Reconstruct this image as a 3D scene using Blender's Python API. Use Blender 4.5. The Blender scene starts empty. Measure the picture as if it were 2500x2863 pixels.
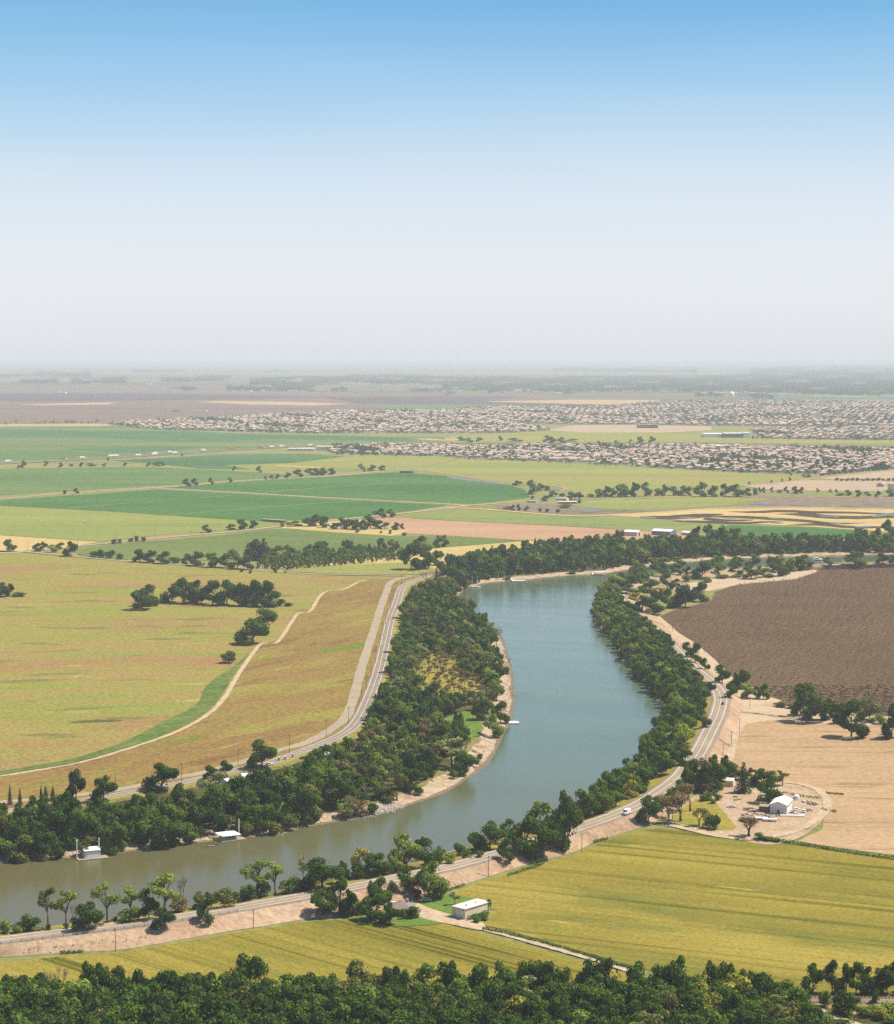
import bpy, math, random
import numpy as np
from mathutils import Vector, Matrix
from mathutils.bvhtree import BVHTree
from mathutils.geometry import tessellate_polygon
random.seed(7)
rng = np.random.default_rng(11)
sc = bpy.context.scene
COL = sc.collection

# ------------------------------------------------------------------ camera, sky, sun, exposure
F, CX, CY, YH, CAMH = 5800.0, 1250.0, 1431.5, 990.0, 229.0
PITCH = math.atan((CY - YH) / F)
cd = bpy.data.cameras.new('camera'); cam = bpy.data.objects.new('camera', cd); COL.objects.link(cam)
cam.location = (0, 0, CAMH); cam.rotation_euler = (math.pi / 2 - PITCH, 0, 0)
cd.sensor_fit = 'HORIZONTAL'; cd.sensor_width = 36.0; cd.lens = 36.0 * F / 2500.0
cd.clip_start = 1.0; cd.clip_end = 300000.0
sc.camera = cam
SUN_EL, SUN_AZ = math.radians(57), math.radians(77)      # azimuth clockwise from +Y (far side), to the right
SUN_STRENGTH, SKY_STRENGTH, HAZE_DENSITY, EXPOSURE = 5.0, 0.095, 5.0e-5, 0.66
sc.view_settings.view_transform = 'Standard'; sc.view_settings.look = 'None'
sc.view_settings.gamma = 1.0; sc.view_settings.exposure = EXPOSURE
sc.cycles.use_denoising = False
sc.cycles.max_bounces = 5; sc.cycles.diffuse_bounces = 2; sc.cycles.glossy_bounces = 2
sc.cycles.transmission_bounces = 2; sc.cycles.volume_bounces = 1; sc.cycles.transparent_max_bounces = 4

def lin(c):
    c = c / 255.0
    return c / 12.92 if c <= 0.04045 else ((c + 0.055) / 1.055) ** 2.4
def RGB(r, g, b, k=1.0): return (lin(r) * k, lin(g) * k, lin(b) * k, 1.0)
ALB = 1 / 1.95
def A(r, g, b): return RGB(r, g, b, ALB)                  # sunlit colour in the photograph -> surface albedo

W = bpy.data.worlds.new('World'); sc.world = W; W.use_nodes = True
nt = W.node_tree; nt.nodes.clear()
def N(t, ty, **kw):
    n = t.nodes.new(ty)
    for k, v in kw.items(): setattr(n, k, v)
    return n
out = N(nt, 'ShaderNodeOutputWorld'); bg = N(nt, 'ShaderNodeBackground')
sky = N(nt, 'ShaderNodeTexSky', sky_type='NISHITA', sun_disc=False)
sky.sun_elevation = SUN_EL; sky.sun_rotation = SUN_AZ; sky.air_density = 1.0; sky.dust_density = 1.6; sky.altitude = 200
sm = N(nt, 'ShaderNodeVectorMath', operation='SCALE'); sm.inputs[3].default_value = SKY_STRENGTH
nt.links.new(sky.outputs[0], sm.inputs[0])
tc = N(nt, 'ShaderNodeTexCoord'); sx = N(nt, 'ShaderNodeSeparateXYZ'); nt.links.new(tc.outputs['Generated'], sx.inputs[0])
mr = N(nt, 'ShaderNodeMapRange'); mr.inputs['From Max'].default_value = 0.2
wm_ = N(nt, 'ShaderNodeMapping'); wm_.inputs['Scale'].default_value = (3.0, 3.0, 26.0); nt.links.new(tc.outputs['Generated'], wm_.inputs[0])
wn_ = N(nt, 'ShaderNodeTexNoise'); wn_.inputs['Scale'].default_value = 1.0; wn_.inputs['Detail'].default_value = 3; nt.links.new(wm_.outputs[0], wn_.inputs['Vector'])
wa_ = N(nt, 'ShaderNodeMath', operation='MULTIPLY_ADD'); wa_.inputs[1].default_value = .016; wa_.inputs[2].default_value = -.008; nt.links.new(wn_.outputs[0], wa_.inputs[0])
wb_ = N(nt, 'ShaderNodeMath', operation='ADD'); nt.links.new(wa_.outputs[0], wb_.inputs[0]); nt.links.new(sx.outputs[2], wb_.inputs[1])
nt.links.new(wb_.outputs[0], mr.inputs['Value'])
cr = N(nt, 'ShaderNodeValToRGB'); nt.links.new(mr.outputs[0], cr.inputs[0])
SKYROWS = [(0.0, (221, 226, 231)), (.007, (226, 230, 235)), (.026, (231, 235, 240)), (.050, (229, 236, 242)), (.0745, (219, 232, 243)),
           (.0985, (199, 223, 242)), (.1226, (172, 210, 239)), (.1466, (144, 195, 234)), (.1707, (120, 180, 227)), (.2, (94, 164, 219))]
e = cr.color_ramp.elements
while len(e) < len(SKYROWS): e.new(0.5)
for el, (p, c) in zip(e, SKYROWS): el.position = p / 0.2; el.color = RGB(*c, 2 ** -EXPOSURE)
m2 = N(nt, 'ShaderNodeMapRange', interpolation_type='SMOOTHSTEP')
m2.inputs['From Min'].default_value = 0.19; m2.inputs['From Max'].default_value = 0.42
nt.links.new(sx.outputs[2], m2.inputs['Value'])
mx = N(nt, 'ShaderNodeMix', data_type='RGBA')
nt.links.new(m2.outputs[0], mx.inputs[0]); nt.links.new(cr.outputs[0], mx.inputs[6]); nt.links.new(sm.outputs[0], mx.inputs[7])
nt.links.new(mx.outputs[2], bg.inputs[0]); bg.inputs[1].default_value = 1.0
nt.links.new(bg.outputs[0], out.inputs[0])

sl = bpy.data.lights.new('sun', 'SUN'); so = bpy.data.objects.new('sun', sl); COL.objects.link(so)
sl.energy = SUN_STRENGTH; sl.angle = math.radians(0.5); sl.color = (1.0, 0.93, 0.80)
sdir = Vector((math.sin(SUN_AZ) * math.cos(SUN_EL), math.cos(SUN_AZ) * math.cos(SUN_EL), math.sin(SUN_EL)))
so.rotation_euler = sdir.to_track_quat('Z', 'Y').to_euler(); so.location = (0, 0, 2000)

# ------------------------------------------------------------------ picture ray <-> ground
CP, SP = math.cos(PITCH), math.sin(PITCH)
def ray(x, y):
    u, v = (x - CX) / F, -(y - CY) / F
    return Vector((u, CP + v * SP, -SP + v * CP))
def PX(x, y, z=0.0):
    d = ray(x, y); t = (z - CAMH) / d.z
    return Vector((d.x * t, d.y * t, z))
BVH = None
def hit(x, y):
    if BVH is not None:
        r = BVH.ray_cast(Vector((0, 0, CAMH)), ray(x, y).normalized(), 1e6)
        if r[0] is not None: return r[0]
    return PX(x, y, 0)
def drop(x, y):
    r = BVH.ray_cast(Vector((x, y, 100)), Vector((0, 0, -1)), 1e4)
    return r[0] if r[0] is not None else Vector((x, y, 0))
def hgt(P, x, yt):
    d = ray(x, yt); return CAMH + d.z * (P.y / d.y) - P.z
def mpx(P): return P.y * CP / F                            # metres per photograph pixel at P

# ------------------------------------------------------------------ mesh helpers
class MB:
    def __init__(s): s.v = []; s.f = []; s.m = []; s.uv = []
    def add(s, vs, fs, m=0):
        b = len(s.v); s.v += [tuple(v) for v in vs]
        for f in fs: s.f.append(tuple(b + i for i in f)); s.m.append(m)
    def box(s, c, d, rz=0.0, m=0, taper=1.0):
        hx, hy, hz = d[0] / 2, d[1] / 2, d[2] / 2; ca, sa = math.cos(rz), math.sin(rz); vs = []
        for z, k in ((-hz, 1.0), (hz, taper)):
            for x, y in ((-hx, -hy), (hx, -hy), (hx, hy), (-hx, hy)):
                x *= k; y *= k
                vs.append((c[0] + x * ca - y * sa, c[1] + x * sa + y * ca, c[2] + z))
        s.add(vs, [(3, 2, 1, 0), (4, 5, 6, 7), (0, 1, 5, 4), (1, 2, 6, 5), (2, 3, 7, 6), (3, 0, 4, 7)], m)
    def tube(s, p, q, r0, r1, n=6, m=0):
        p, q = Vector(p), Vector(q); ax = (q - p)
        if ax.length < 1e-6: return
        ax.normalize(); a = ax.orthogonal().normalized(); b = ax.cross(a); vs = []
        for c, r in ((p, r0), (q, r1)):
            for i in range(n):
                t = 2 * math.pi * i / n; vs.append(c + a * (r * math.cos(t)) + b * (r * math.sin(t)))
        fs = [(i, (i + 1) % n, n + (i + 1) % n, n + i) for i in range(n)] + [tuple(range(n))[::-1], tuple(range(n, 2 * n))]
        s.add(vs, fs, m)
    def mesh(s, name, mats, smooth=False):
        me = bpy.data.meshes.new(name); me.from_pydata(s.v, [], s.f)
        for m in mats: me.materials.append(m)
        if len(mats) > 1: me.polygons.foreach_set('material_index', s.m)
        if smooth: me.polygons.foreach_set('use_smooth', [True] * len(s.f))
        me.update(); return me
def link(name, me, parent=None):
    o = bpy.data.objects.new(name, me); COL.objects.link(o)
    if parent is not None: o.parent = parent
    return o
def tag(o, label=None, cat=None, group=None, kind=None):
    if label: o['label'] = label
    if cat: o['category'] = cat
    if group: o['group'] = group
    if kind: o['kind'] = kind
    return o
def empty(name, loc, rz=0.0, sc_=None):
    o = bpy.data.objects.new(name, None); COL.objects.link(o); o.location = loc; o.rotation_euler = (0, 0, rz)
    o.empty_display_size = 0.5
    if sc_: o.scale = sc_
    return o
def copy_thing(r, loc, rz, scale=None):
    c = r.copy(); COL.objects.link(c); c.location = loc; c.rotation_euler = (0, 0, rz)
    if scale: c.scale = scale
    for ch in r.children:
        d = ch.copy(); COL.objects.link(d); d.parent = c
        for g in ch.children:
            k = g.copy(); COL.objects.link(k); k.parent = d
    return c
ORD = 'first second third fourth fifth sixth seventh eighth ninth tenth eleventh twelfth thirteenth fourteenth fifteenth sixteenth seventeenth eighteenth nineteenth twentieth'.split()
def ordn(i):
    if i < 20: return ORD[i]
    return ('twenty-' if i < 29 else 'thirty-' if 29 < i < 39 else 'forty-') + ORD[(i + 1) % 10 - 1] if (i + 1) % 10 else {30: 'thirtieth', 40: 'fortieth', 50: 'fiftieth'}[i + 1]

# ------------------------------------------------------------------ materials
def newmat(name):
    m = bpy.data.materials.new(name); m.use_nodes = True; t = m.node_tree; t.nodes.clear()
    o = N(t, 'ShaderNodeOutputMaterial'); b = N(t, 'ShaderNodeBsdfPrincipled'); t.links.new(b.outputs[0], o.inputs[0])
    b.inputs['Roughness'].default_value = 0.9; b.inputs['Specular IOR Level'].default_value = 0.15
    return m, t, b
def ramp(t, src, stops):
    r = N(t, 'ShaderNodeValToRGB'); t.links.new(src, r.inputs[0]); e = r.color_ramp.elements
    while len(e) < len(stops): e.new(0.5)
    for el, (p, c) in zip(e, stops): el.position = p; el.color = c
    return r.outputs[0]
def mixc(t, fac, a, b, mode='MIX'):
    n = N(t, 'ShaderNodeMix', data_type='RGBA', blend_type=mode)
    for i, v in ((0, fac), (6, a), (7, b)):
        if isinstance(v, (int, float, tuple)): n.inputs[i].default_value = v
        else: t.links.new(v, n.inputs[i])
    return n.outputs[2]
def math_(t, op, a, b=None, c=None):
    n = N(t, 'ShaderNodeMath', operation=op)
    for i, v in enumerate((a, b, c)):
        if v is None: continue
        if isinstance(v, (int, float)): n.inputs[i].default_value = v
        else: t.links.new(v, n.inputs[i])
    return n.outputs[0]
def coords(t, rot=0.0, scale=(1, 1, 1), src='Position'):
    if src == 'Position': g = N(t, 'ShaderNodeNewGeometry').outputs['Position']
    else: g = N(t, 'ShaderNodeTexCoord').outputs[src]
    if rot:
        m0 = N(t, 'ShaderNodeMapping'); m0.inputs['Rotation'].default_value = (0, 0, math.radians(rot)); t.links.new(g, m0.inputs[0]); g = m0.outputs[0]
    mp = N(t, 'ShaderNodeMapping'); mp.inputs['Scale'].default_value = scale
    t.links.new(g, mp.inputs[0]); return mp.outputs[0]
def noise(t, vec, s, d=4, r=0.55):
    n = N(t, 'ShaderNodeTexNoise'); n.inputs['Scale'].default_value = s; n.inputs['Detail'].default_value = d
    n.inputs['Roughness'].default_value = r; t.links.new(vec, n.inputs['Vector']); return n.outputs[0]
def ground_mat(name, cols, s=0.01, rot=0, st=(1, 1), fine=0.18, fs=0.35, rows=None, patches=(), bump=0.0, lo=.36, hi=.64):
    """cols: 2-3 albedo stops driven by a stretched noise; rows: (spacing m, strength, duty); patches: (colour, scale, threshold, softness, stretch)"""
    m, t, b = newmat(name)
    v = coords(t, rot, (st[0], st[1], 1))
    k = len(cols); stops = [(lo + (hi - lo) * i / max(1, k - 1), c) for i, c in enumerate(cols)]
    c = ramp(t, noise(t, v, s, 6, .62), stops)
    for pc, ps, th, so_, pst in patches:
        pn = noise(t, coords(t, rot, (pst[0], pst[1], 1)), ps, 5, .6)
        c = mixc(t, ramp(t, pn, [(th, (0, 0, 0, 1)), (min(.999, th + so_), (1, 1, 1, 1))]), c, pc)
    if rows:
        sp = rows[0]
        n1 = noise(t, coords(t, rot, (.0012, 1 / sp, 1)), 1.0, 3, .7)          # irregular drill rows and wheelings
        f = ramp(t, n1, [(.47 + rows[2] * .2, (0, 0, 0, 1)), (.47 + rows[2] * .2 + .07, (1, 1, 1, 1))])
        brk = ramp(t, noise(t, coords(t, rot, (.01, .08, 1)), 1.0, 4), [(.36, (.2, .2, .2, 1)), (.62, (1, 1, 1, 1))])
        c = mixc(t, math_(t, 'MULTIPLY', math_(t, 'MULTIPLY', f, brk), rows[1]), c, (.40, .48, .34, 1), 'MULTIPLY')
        n2 = noise(t, coords(t, rot, (.0012, 1.6 / sp, 1)), 1.0, 2, .6)
        c = mixc(t, rows[1] * .6, c, ramp(t, n2, [(.35, (.84, .86, .82, 1)), (.65, (1.12, 1.1, 1.08, 1))]), 'MULTIPLY')
    fn = noise(t, coords(t, rot, (st[0] ** .5, st[1] ** .5, 1)), fs, 5, .75)
    c = mixc(t, 1.0, c, ramp(t, fn, [(.3, (1 - fine * 2.6,) * 3 + (1,)), (.7, (1 + fine * 1.9,) * 3 + (1,))]), 'MULTIPLY')
    t.links.new(c, b.inputs['Base Color']); b.inputs['Roughness'].default_value = 1.0; b.inputs['Specular IOR Level'].default_value = 0.0
    if bump:
        bp = N(t, 'ShaderNodeBump'); bp.inputs['Strength'].default_value = 1.0; bp.inputs['Distance'].default_value = bump
        t.links.new(fn, bp.inputs['Height']); t.links.new(bp.outputs[0], b.inputs['Normal'])
    return m
def paint(name, c, rough=.6, spec=.3, var=.12, s=.6, metal=0.0, dirt=None):
    m, t, b = newmat(name)
    n = noise(t, coords(t, 0, (1, 1, 1), 'Object'), s, 5, .65)
    col = mixc(t, 1.0, c, ramp(t, n, [(.3, (1 - var * 1.5,) * 3 + (1,)), (.7, (1 + var * .6,) * 3 + (1,))]), 'MULTIPLY')
    if dirt: col = mixc(t, ramp(t, noise(t, coords(t, 0, (1, 1, .35), 'Object'), s * 1.7, 4), [(.52, (0, 0, 0, 1)), (.72, (.8, .8, .8, 1))]), col, dirt)
    t.links.new(col, b.inputs['Base Color']); b.inputs['Roughness'].default_value = rough
    b.inputs['Specular IOR Level'].default_value = spec; b.inputs['Metallic'].default_value = metal
    return m
def leaf_mat(name, ca, cb, cc=None, trans=.25):
    m = bpy.data.materials.new(name); m.use_nodes = True; t = m.node_tree; t.nodes.clear()
    o = N(t, 'ShaderNodeOutputMaterial'); d = N(t, 'ShaderNodeBsdfDiffuse'); tr = N(t, 'ShaderNodeBsdfTranslucent'); mxs = N(t, 'ShaderNodeMixShader')
    oi = N(t, 'ShaderNodeObjectInfo')
    n1 = noise(t, coords(t, 0, (1, 1, 1), 'Object'), 5.0, 3, .6)
    k = math_(t, 'ADD', math_(t, 'MULTIPLY', oi.outputs['Random'], .6), math_(t, 'MULTIPLY', n1, .5))
    c = ramp(t, k, [(.12, ca), (.85, cb)] + ([(.98, cc)] if cc else []))
    gi = N(t, 'ShaderNodeNewGeometry').outputs['Random Per Island']
    c = mixc(t, 1.0, c, ramp(t, gi, [(0, (.62, .66, .66, 1)), (1, (1.35, 1.3, 1.15, 1))]), 'MULTIPLY')
    t.links.new(c, d.inputs[0]); t.links.new(mixc(t, 1.0, c, (1.25, 1.3, .6, 1), 'MULTIPLY'), tr.inputs[0]); mxs.inputs[0].default_value = trans
    t.links.new(d.outputs[0], mxs.inputs[1]); t.links.new(tr.outputs[0], mxs.inputs[2]); t.links.new(mxs.outputs[0], o.inputs[0])
    return m
# ------------------------------------------------------------------ ground materials (albedos)
M = {}
M['ground'] = None
def far_ground():
    m, t, b = newmat('far_plain')
    v = coords(t, 8, (.00022, .0011, 1))
    vo = N(t, 'ShaderNodeTexVoronoi', feature='F1'); vo.inputs['Scale'].default_value = 1.0; t.links.new(v, vo.inputs['Vector'])
    sp = N(t, 'ShaderNodeSeparateColor'); t.links.new(vo.outputs['Color'], sp.inputs[0])
    c = ramp(t, sp.outputs[0], [(.0, A(150, 132, 108)), (.25, A(120, 124, 92)), (.5, A(172, 150, 120)), (.75, A(118, 98, 90)), (1, A(140, 144, 104))])
    n = noise(t, coords(t, 0, (.0005, .003, 1)), 1.0, 5)
    c = mixc(t, ramp(t, n, [(.4, (0, 0, 0, 1)), (.65, (.7, .7, .7, 1))]), c, A(104, 112, 88))
    t.links.new(c, b.inputs['Base Color']); b.inputs['Roughness'].default_value = 1; b.inputs['Specular IOR Level'].default_value = 0
    return m
M['ground'] = far_ground()
G = ground_mat
M['grassland'] = G('dry_grassland', [A(178, 158, 108), A(160, 160, 98), A(140, 152, 92)], .008, 5, (.4, 1), .16, .25)
M['wheat'] = G('ripening_wheat', [A(148, 138, 60), A(172, 156, 70), A(186, 168, 80)], .010, 23, (.35, 1.2), .17, .9, rows=(6.0, .75, .3), patches=[(A(132, 134, 60), .012, .53, .16, (.5, 1.4)), (A(200, 186, 102), .05, .66, .05, (.3, 1.2)), (A(108, 116, 54), .09, .68, .04, (.25, 1.2))], bump=.25)
M['wheat2'] = G('ripening_wheat_rows', [A(148, 138, 58), A(168, 154, 68), A(182, 164, 78)], .012, 43, (.35, 1.2), .17, .9, rows=(5.5, 1.0, .32), patches=[(A(134, 134, 60), .02, .58, .12, (.25, 1.6)), (A(108, 116, 54), .09, .68, .04, (.25, 1.2))], bump=.25)
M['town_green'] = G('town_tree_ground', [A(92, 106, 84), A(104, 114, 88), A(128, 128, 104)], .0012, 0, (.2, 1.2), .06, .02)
M['tan_field'] = G('tilled_tan_soil', [A(192, 158, 120), A(206, 172, 132), A(216, 182, 142)], .012, 3, (.3, 1.2), .16, .6, rows=(4.0, .5, .5), patches=[(A(170, 146, 100), .05, .6, .07, (.3, 1.3)), (A(180, 146, 110), .02, .58, .1, (.15, 1.4))])
M['pink_field'] = G('tilled_pink_soil', [A(196, 152, 120), A(206, 164, 130), A(212, 174, 138)], .006, 3, (.3, 1.3), .08, .2, rows=(8.0, .2, .4))
M['orchard_soil'] = G('orchard_soil', [A(118, 96, 74), A(126, 102, 78), A(132, 108, 82)], .01, 0, (1, 1), .2, .5, patches=[(A(118, 108, 74), .008, .6, .15, (.5, 1))])
M['pasture'] = G('dry_pasture', [A(178, 158, 94), A(174, 162, 88), A(164, 162, 84)], .011, -6, (.5, 1.1), .22, .5, lo=.38, hi=.62,
                 patches=[(A(182, 142, 98), .0055, .50, .13, (.5, 1.1)), (A(158, 166, 78), .012, .54, .1, (.45, 1.3)), (A(146, 140, 80), .035, .58, .07, (.35, 1.2)), (A(104, 114, 62), .022, .655, .05, (.4, 1.1)), (A(196, 180, 108), .05, .63, .06, (.3, 1.1))])
M['slope_grass'] = G('dry_levee_grass', [A(162, 132, 80), A(170, 142, 82), A(164, 146, 80)], .012, -55, (.45, 1.2), .22, .5, lo=.38, hi=.62,
                 patches=[(A(172, 162, 82), .013, .55, .12, (.4, 1.2)), (A(150, 118, 74), .03, .58, .08, (.3, 1.2)), (A(132, 148, 58), .018, .60, .06, (.45, 1.1)), (A(190, 164, 98), .05, .63, .06, (.3, 1.1))])
M['green_strip'] = G('dense_green_strip', [A(104, 128, 66), A(118, 138, 72), A(134, 146, 78)], .03, -35, (.4, 1), .22, .3)
M['crop_a'] = G('emerald_crop', [A(80, 124, 64), A(90, 132, 70), A(100, 140, 76)], .005, 8, (.3, 1), .12, .15, rows=(11., .25, .3))
M['crop_b'] = G('bright_green_crop', [A(102, 134, 76), A(114, 142, 82), A(126, 148, 86)], .004, 8, (.3, 1), .12, .15, rows=(11., .25, .3), patches=[(A(128, 150, 86), .006, .62, .1, (.2, 1.4))])
M['crop_c'] = G('yellow_green_crop', [A(144, 158, 84), A(160, 166, 90), A(172, 172, 94)], .0035, -10, (.3, 1.2), .1, .15, rows=(12., .2, .3))
M['crop_d'] = G('patchy_green_crop', [A(106, 134, 80), A(120, 142, 86), A(138, 148, 92)], .004, 4, (.2, 1.5), .1, .12, patches=[(A(150, 160, 102), .006, .57, .1, (.15, 1.5))])
M['teal_crop'] = G('far_teal_crop', [A(82, 122, 74), A(92, 130, 80), A(100, 136, 82)], .003, 3, (.2, 1.5), .06, .05)
M['vineyard'] = G('vineyard_rows', [A(110, 132, 74), A(126, 142, 82), A(138, 148, 86)], .004, 3, (.4, 1), .1, .2, rows=(14., .75, .5))
M['straw'] = G('straw_stubble', [A(212, 182, 118), A(224, 196, 132), A(206, 184, 110)], .01, 5, (.4, 1), .1, .2)
M['pale_green'] = G('pale_green_meadow', [A(134, 150, 86), A(150, 160, 92), A(162, 166, 98)], .004, -3, (.2, 1.5), .1, .15, patches=[(A(110, 150, 82), .005, .55, .15, (.15, 1.2))])
M['olive_meadow'] = G('olive_meadow', [A(150, 160, 86), A(164, 166, 88), A(176, 170, 96)], .004, 0, (.2, 1.5), .1, .15, patches=[(A(180, 158, 104), .003, .55, .12, (.2, 1.5)), (A(118, 148, 80), .004, .6, .12, (.2, 1.2))])
M['marsh'] = G('mauve_marsh', [A(150, 132, 118), A(160, 142, 124), A(142, 140, 100)], .012, 0, (.3, 1), .2, .12, patches=[(A(120, 134, 84), .006, .6, .1, (.3, 1.2))])
M['lot'] = G('graded_lot', [A(200, 172, 144), A(210, 184, 154), A(196, 174, 146)], .006, -8, (.3, 1), .08, .1, rows=(30., .15, .3))
M['wet_straw'] = G('straw_bank', [A(218, 186, 126), A(230, 200, 140), A(214, 186, 122)], .01, 0, (.3, 1), .1, .1)
M['wet_dark'] = G('dark_channel_bed', [A(88, 76, 62), A(96, 86, 66), A(84, 88, 56)], .015, 0, (.3, 1), .15, .1)
M['far_brown'] = G('far_ploughed', [A(140, 116, 106), A(148, 124, 112), A(134, 114, 108)], .0012, 2, (.15, 1.5), .06, .02, patches=[(A(156, 126, 104), .0015, .6, .1, (.12, 1.5))])
M['far_purple'] = G('far_dark_soil', [A(108, 94, 98), A(116, 102, 102)], .0015, 0, (.2, 1.5), .05, .02)
M['far_tan'] = G('far_tan_soil', [A(206, 174, 132), A(214, 182, 142)], .002, 0, (.2, 1.5), .05, .02)
M['far_green'] = G('far_green', [A(112, 136, 92), A(124, 140, 96)], .002, 0, (.2, 1.5), .06, .02)
M['suburb'] = G('suburb_ground', [A(178, 158, 134), A(132, 140, 98), A(190, 168, 144)], .012, 0, (.5, 1), .1, .05)
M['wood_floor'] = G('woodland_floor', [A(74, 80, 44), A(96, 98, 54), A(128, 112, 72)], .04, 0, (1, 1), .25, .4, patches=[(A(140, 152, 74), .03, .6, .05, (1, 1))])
M['lawn'] = G('mown_lawn', [A(110, 142, 60), A(124, 152, 68)], .05, 0, (1, 1), .12, .4)
M['dirt'] = G('pale_dirt', [A(214, 186, 152), A(226, 200, 166), A(206, 182, 150)], .04, 0, (1, 1), .1, .4)
M['yard'] = G('farmyard_dirt', [A(198, 168, 136), A(210, 182, 150), A(220, 194, 160)], .05, 0, (1, 1), .12, .4, patches=[(A(174, 152, 128), .06, .58, .1, (1, 1))])
M['gravel'] = G('grey_gravel', [A(188, 172, 146), A(200, 184, 158)], .05, 0, (1, 1), .1, .5)
M['slope_tan'] = G('bare_levee_slope', [A(190, 158, 128), A(208, 176, 144), A(220, 190, 158)], .04, 30, (.4, 1), .14, .5, patches=[(A(168, 140, 122), .05, .6, .06, (.5, 1.2)), (A(150, 142, 82), .12, .7, .03, (.6, 1))], bump=.4)
M['verge'] = G('dry_yellow_verge', [A(166, 156, 70), A(184, 166, 80), A(148, 152, 66)], .06, 0, (.5, 1), .16, .5, bump=.2)
M['shoulder'] = G('grey_shoulder', [A(164, 144, 128), A(178, 156, 138)], .06, 0, (1, 1), .12, .5)
M['sand'] = G('pale_bank_sand', [A(206, 180, 150), A(222, 198, 166), A(186, 158, 128)], .08, 0, (1, 1), .18, .6, patches=[(A(120, 104, 78), .15, .6, .05, (1, 1))], bump=.5)
M['mud'] = G('wet_bank_mud', [A(142, 124, 100), A(156, 136, 110)], .1, 0, (1, 1), .12, .6)
M['bank_grass'] = G('rough_bank_grass', [A(112, 118, 58), A(150, 144, 84), A(180, 154, 112)], .06, 0, (1, 1), .25, .5, bump=.4)
def water_mat(name, c1, c2, rough=.12, bs=.6, wav=1.0, reflection_tint=None, spec=.5):
    m, t, b = newmat(name)
    n1 = noise(t, coords(t, 20, (.006, .02, 1)), 1.0, 4)
    c = ramp(t, n1, [(.35, c1), (.65, c2)])
    if reflection_tint:  # browner base colour at the near end stands in for weaker sky reflection
        yy = N(t, 'ShaderNodeSeparateXYZ'); t.links.new(N(t, 'ShaderNodeNewGeometry').outputs['Position'], yy.inputs[0])
        k = N(t, 'ShaderNodeMapRange', interpolation_type='SMOOTHSTEP'); k.inputs['From Min'].default_value = 1350; k.inputs['From Max'].default_value = 900
        t.links.new(math_(t, 'MULTIPLY_ADD', n1, 160, yy.outputs[1]), k.inputs['Value'])
        c = mixc(t, k.outputs[0], c, reflection_tint)
    t.links.new(c, b.inputs['Base Color'])
    n2 = noise(t, coords(t, 20, (.22, .5, 1)), wav, 5, .65)
    n3 = noise(t, coords(t, 70, (.02, .06, 1)), 1.0, 3)
    h = math_(t, 'MULTIPLY_ADD', n3, .0, n2)
    bp = N(t, 'ShaderNodeBump'); bp.inputs['Strength'].default_value = 1.0; bp.inputs['Distance'].default_value = bs
    t.links.new(h, bp.inputs['Height']); t.links.new(bp.outputs[0], b.inputs['Normal'])
    rr = ramp(t, noise(t, coords(t, 20, (.007, .035, 1)), 1.0, 5, .65), [(.42, (rough,) * 3 + (1,)), (.6, (rough * 3.2,) * 3 + (1,))])
    t.links.new(rr, b.inputs['Roughness']); b.inputs['IOR'].default_value = 1.33; b.inputs['Specular IOR Level'].default_value = spec
    return m
M['water'] = water_mat('river_water', (.074, .100, .058, 1), (.088, .114, .068, 1), .055, .09, 1.0, (.092, .080, .030, 1), .36)
M['pond'] = water_mat('pond_water', (.10, .115, .105, 1), (.12, .13, .12, 1), .35, .1, 1.0, None, .15)
def road_mat(name, half, base, centre=True, gravel_edge=True):
    m, t, b = newmat(name)
    uv = N(t, 'ShaderNodeUVMap', uv_map='UVMap'); s = N(t, 'ShaderNodeSeparateXYZ'); t.links.new(uv.outputs[0], s.inputs[0])
    n = noise(t, coords(t, 0), .25, 5, .7); n2 = noise(t, coords(t, 0, (.05, .05, 1)), 1.0, 4)
    c = mixc(t, 1.0, base, ramp(t, n, [(.3, (.86, .86, .86, 1)), (.7, (1.1, 1.1, 1.1, 1))]), 'MULTIPLY')
    c = mixc(t, 1.0, c, ramp(t, n2, [(.3, (.88, .88, .88, 1)), (.7, (1.08, 1.08, 1.08, 1))]), 'MULTIPLY')
    wear = ramp(t, n, [(.25, (.45, .45, .45, 1)), (.5, (1, 1, 1, 1))])
    def line(off, w, col, c):
        a = math_(t, 'ABSOLUTE', math_(t, 'SUBTRACT', s.outputs[0], off))
        k = math_(t, 'LESS_THAN', a, w)
        return mixc(t, math_(t, 'MULTIPLY', k, wear), c, col)
    # darker wheel paths
    for o in (-2.7, -1.0, 1.0, 2.7):
        a = math_(t, 'ABSOLUTE', math_(t, 'SUBTRACT', s.outputs[0], o))
        c = mixc(t, ramp(t, a, [(.1, (.35, .35, .35, 1)), (.5, (0, 0, 0, 1))]), c, (base[0] * .75, base[1] * .75, base[2] * .75, 1))
    c = line(-half, .13, (.62, .59, .52, 1), c); c = line(half, .13, (.62, .59, .52, 1), c)
    if centre:
        c = line(0, .14, (.56, .48, .30, 1), c)
    t.links.new(c, b.inputs['Base Color']); b.inputs['Roughness'].default_value = .95; b.inputs['Specular IOR Level'].default_value = .1
    return m
M['road'] = road_mat('levee_road_asphalt', 3.75, A(186, 168, 146))
M['road_l'] = road_mat('left_road_asphalt', 3.3, A(170, 154, 138))
M['freeway'] = paint('freeway_asphalt', A(140, 136, 130), .95, .1, .1, .01)
M['track'] = M['gravel']

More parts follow.
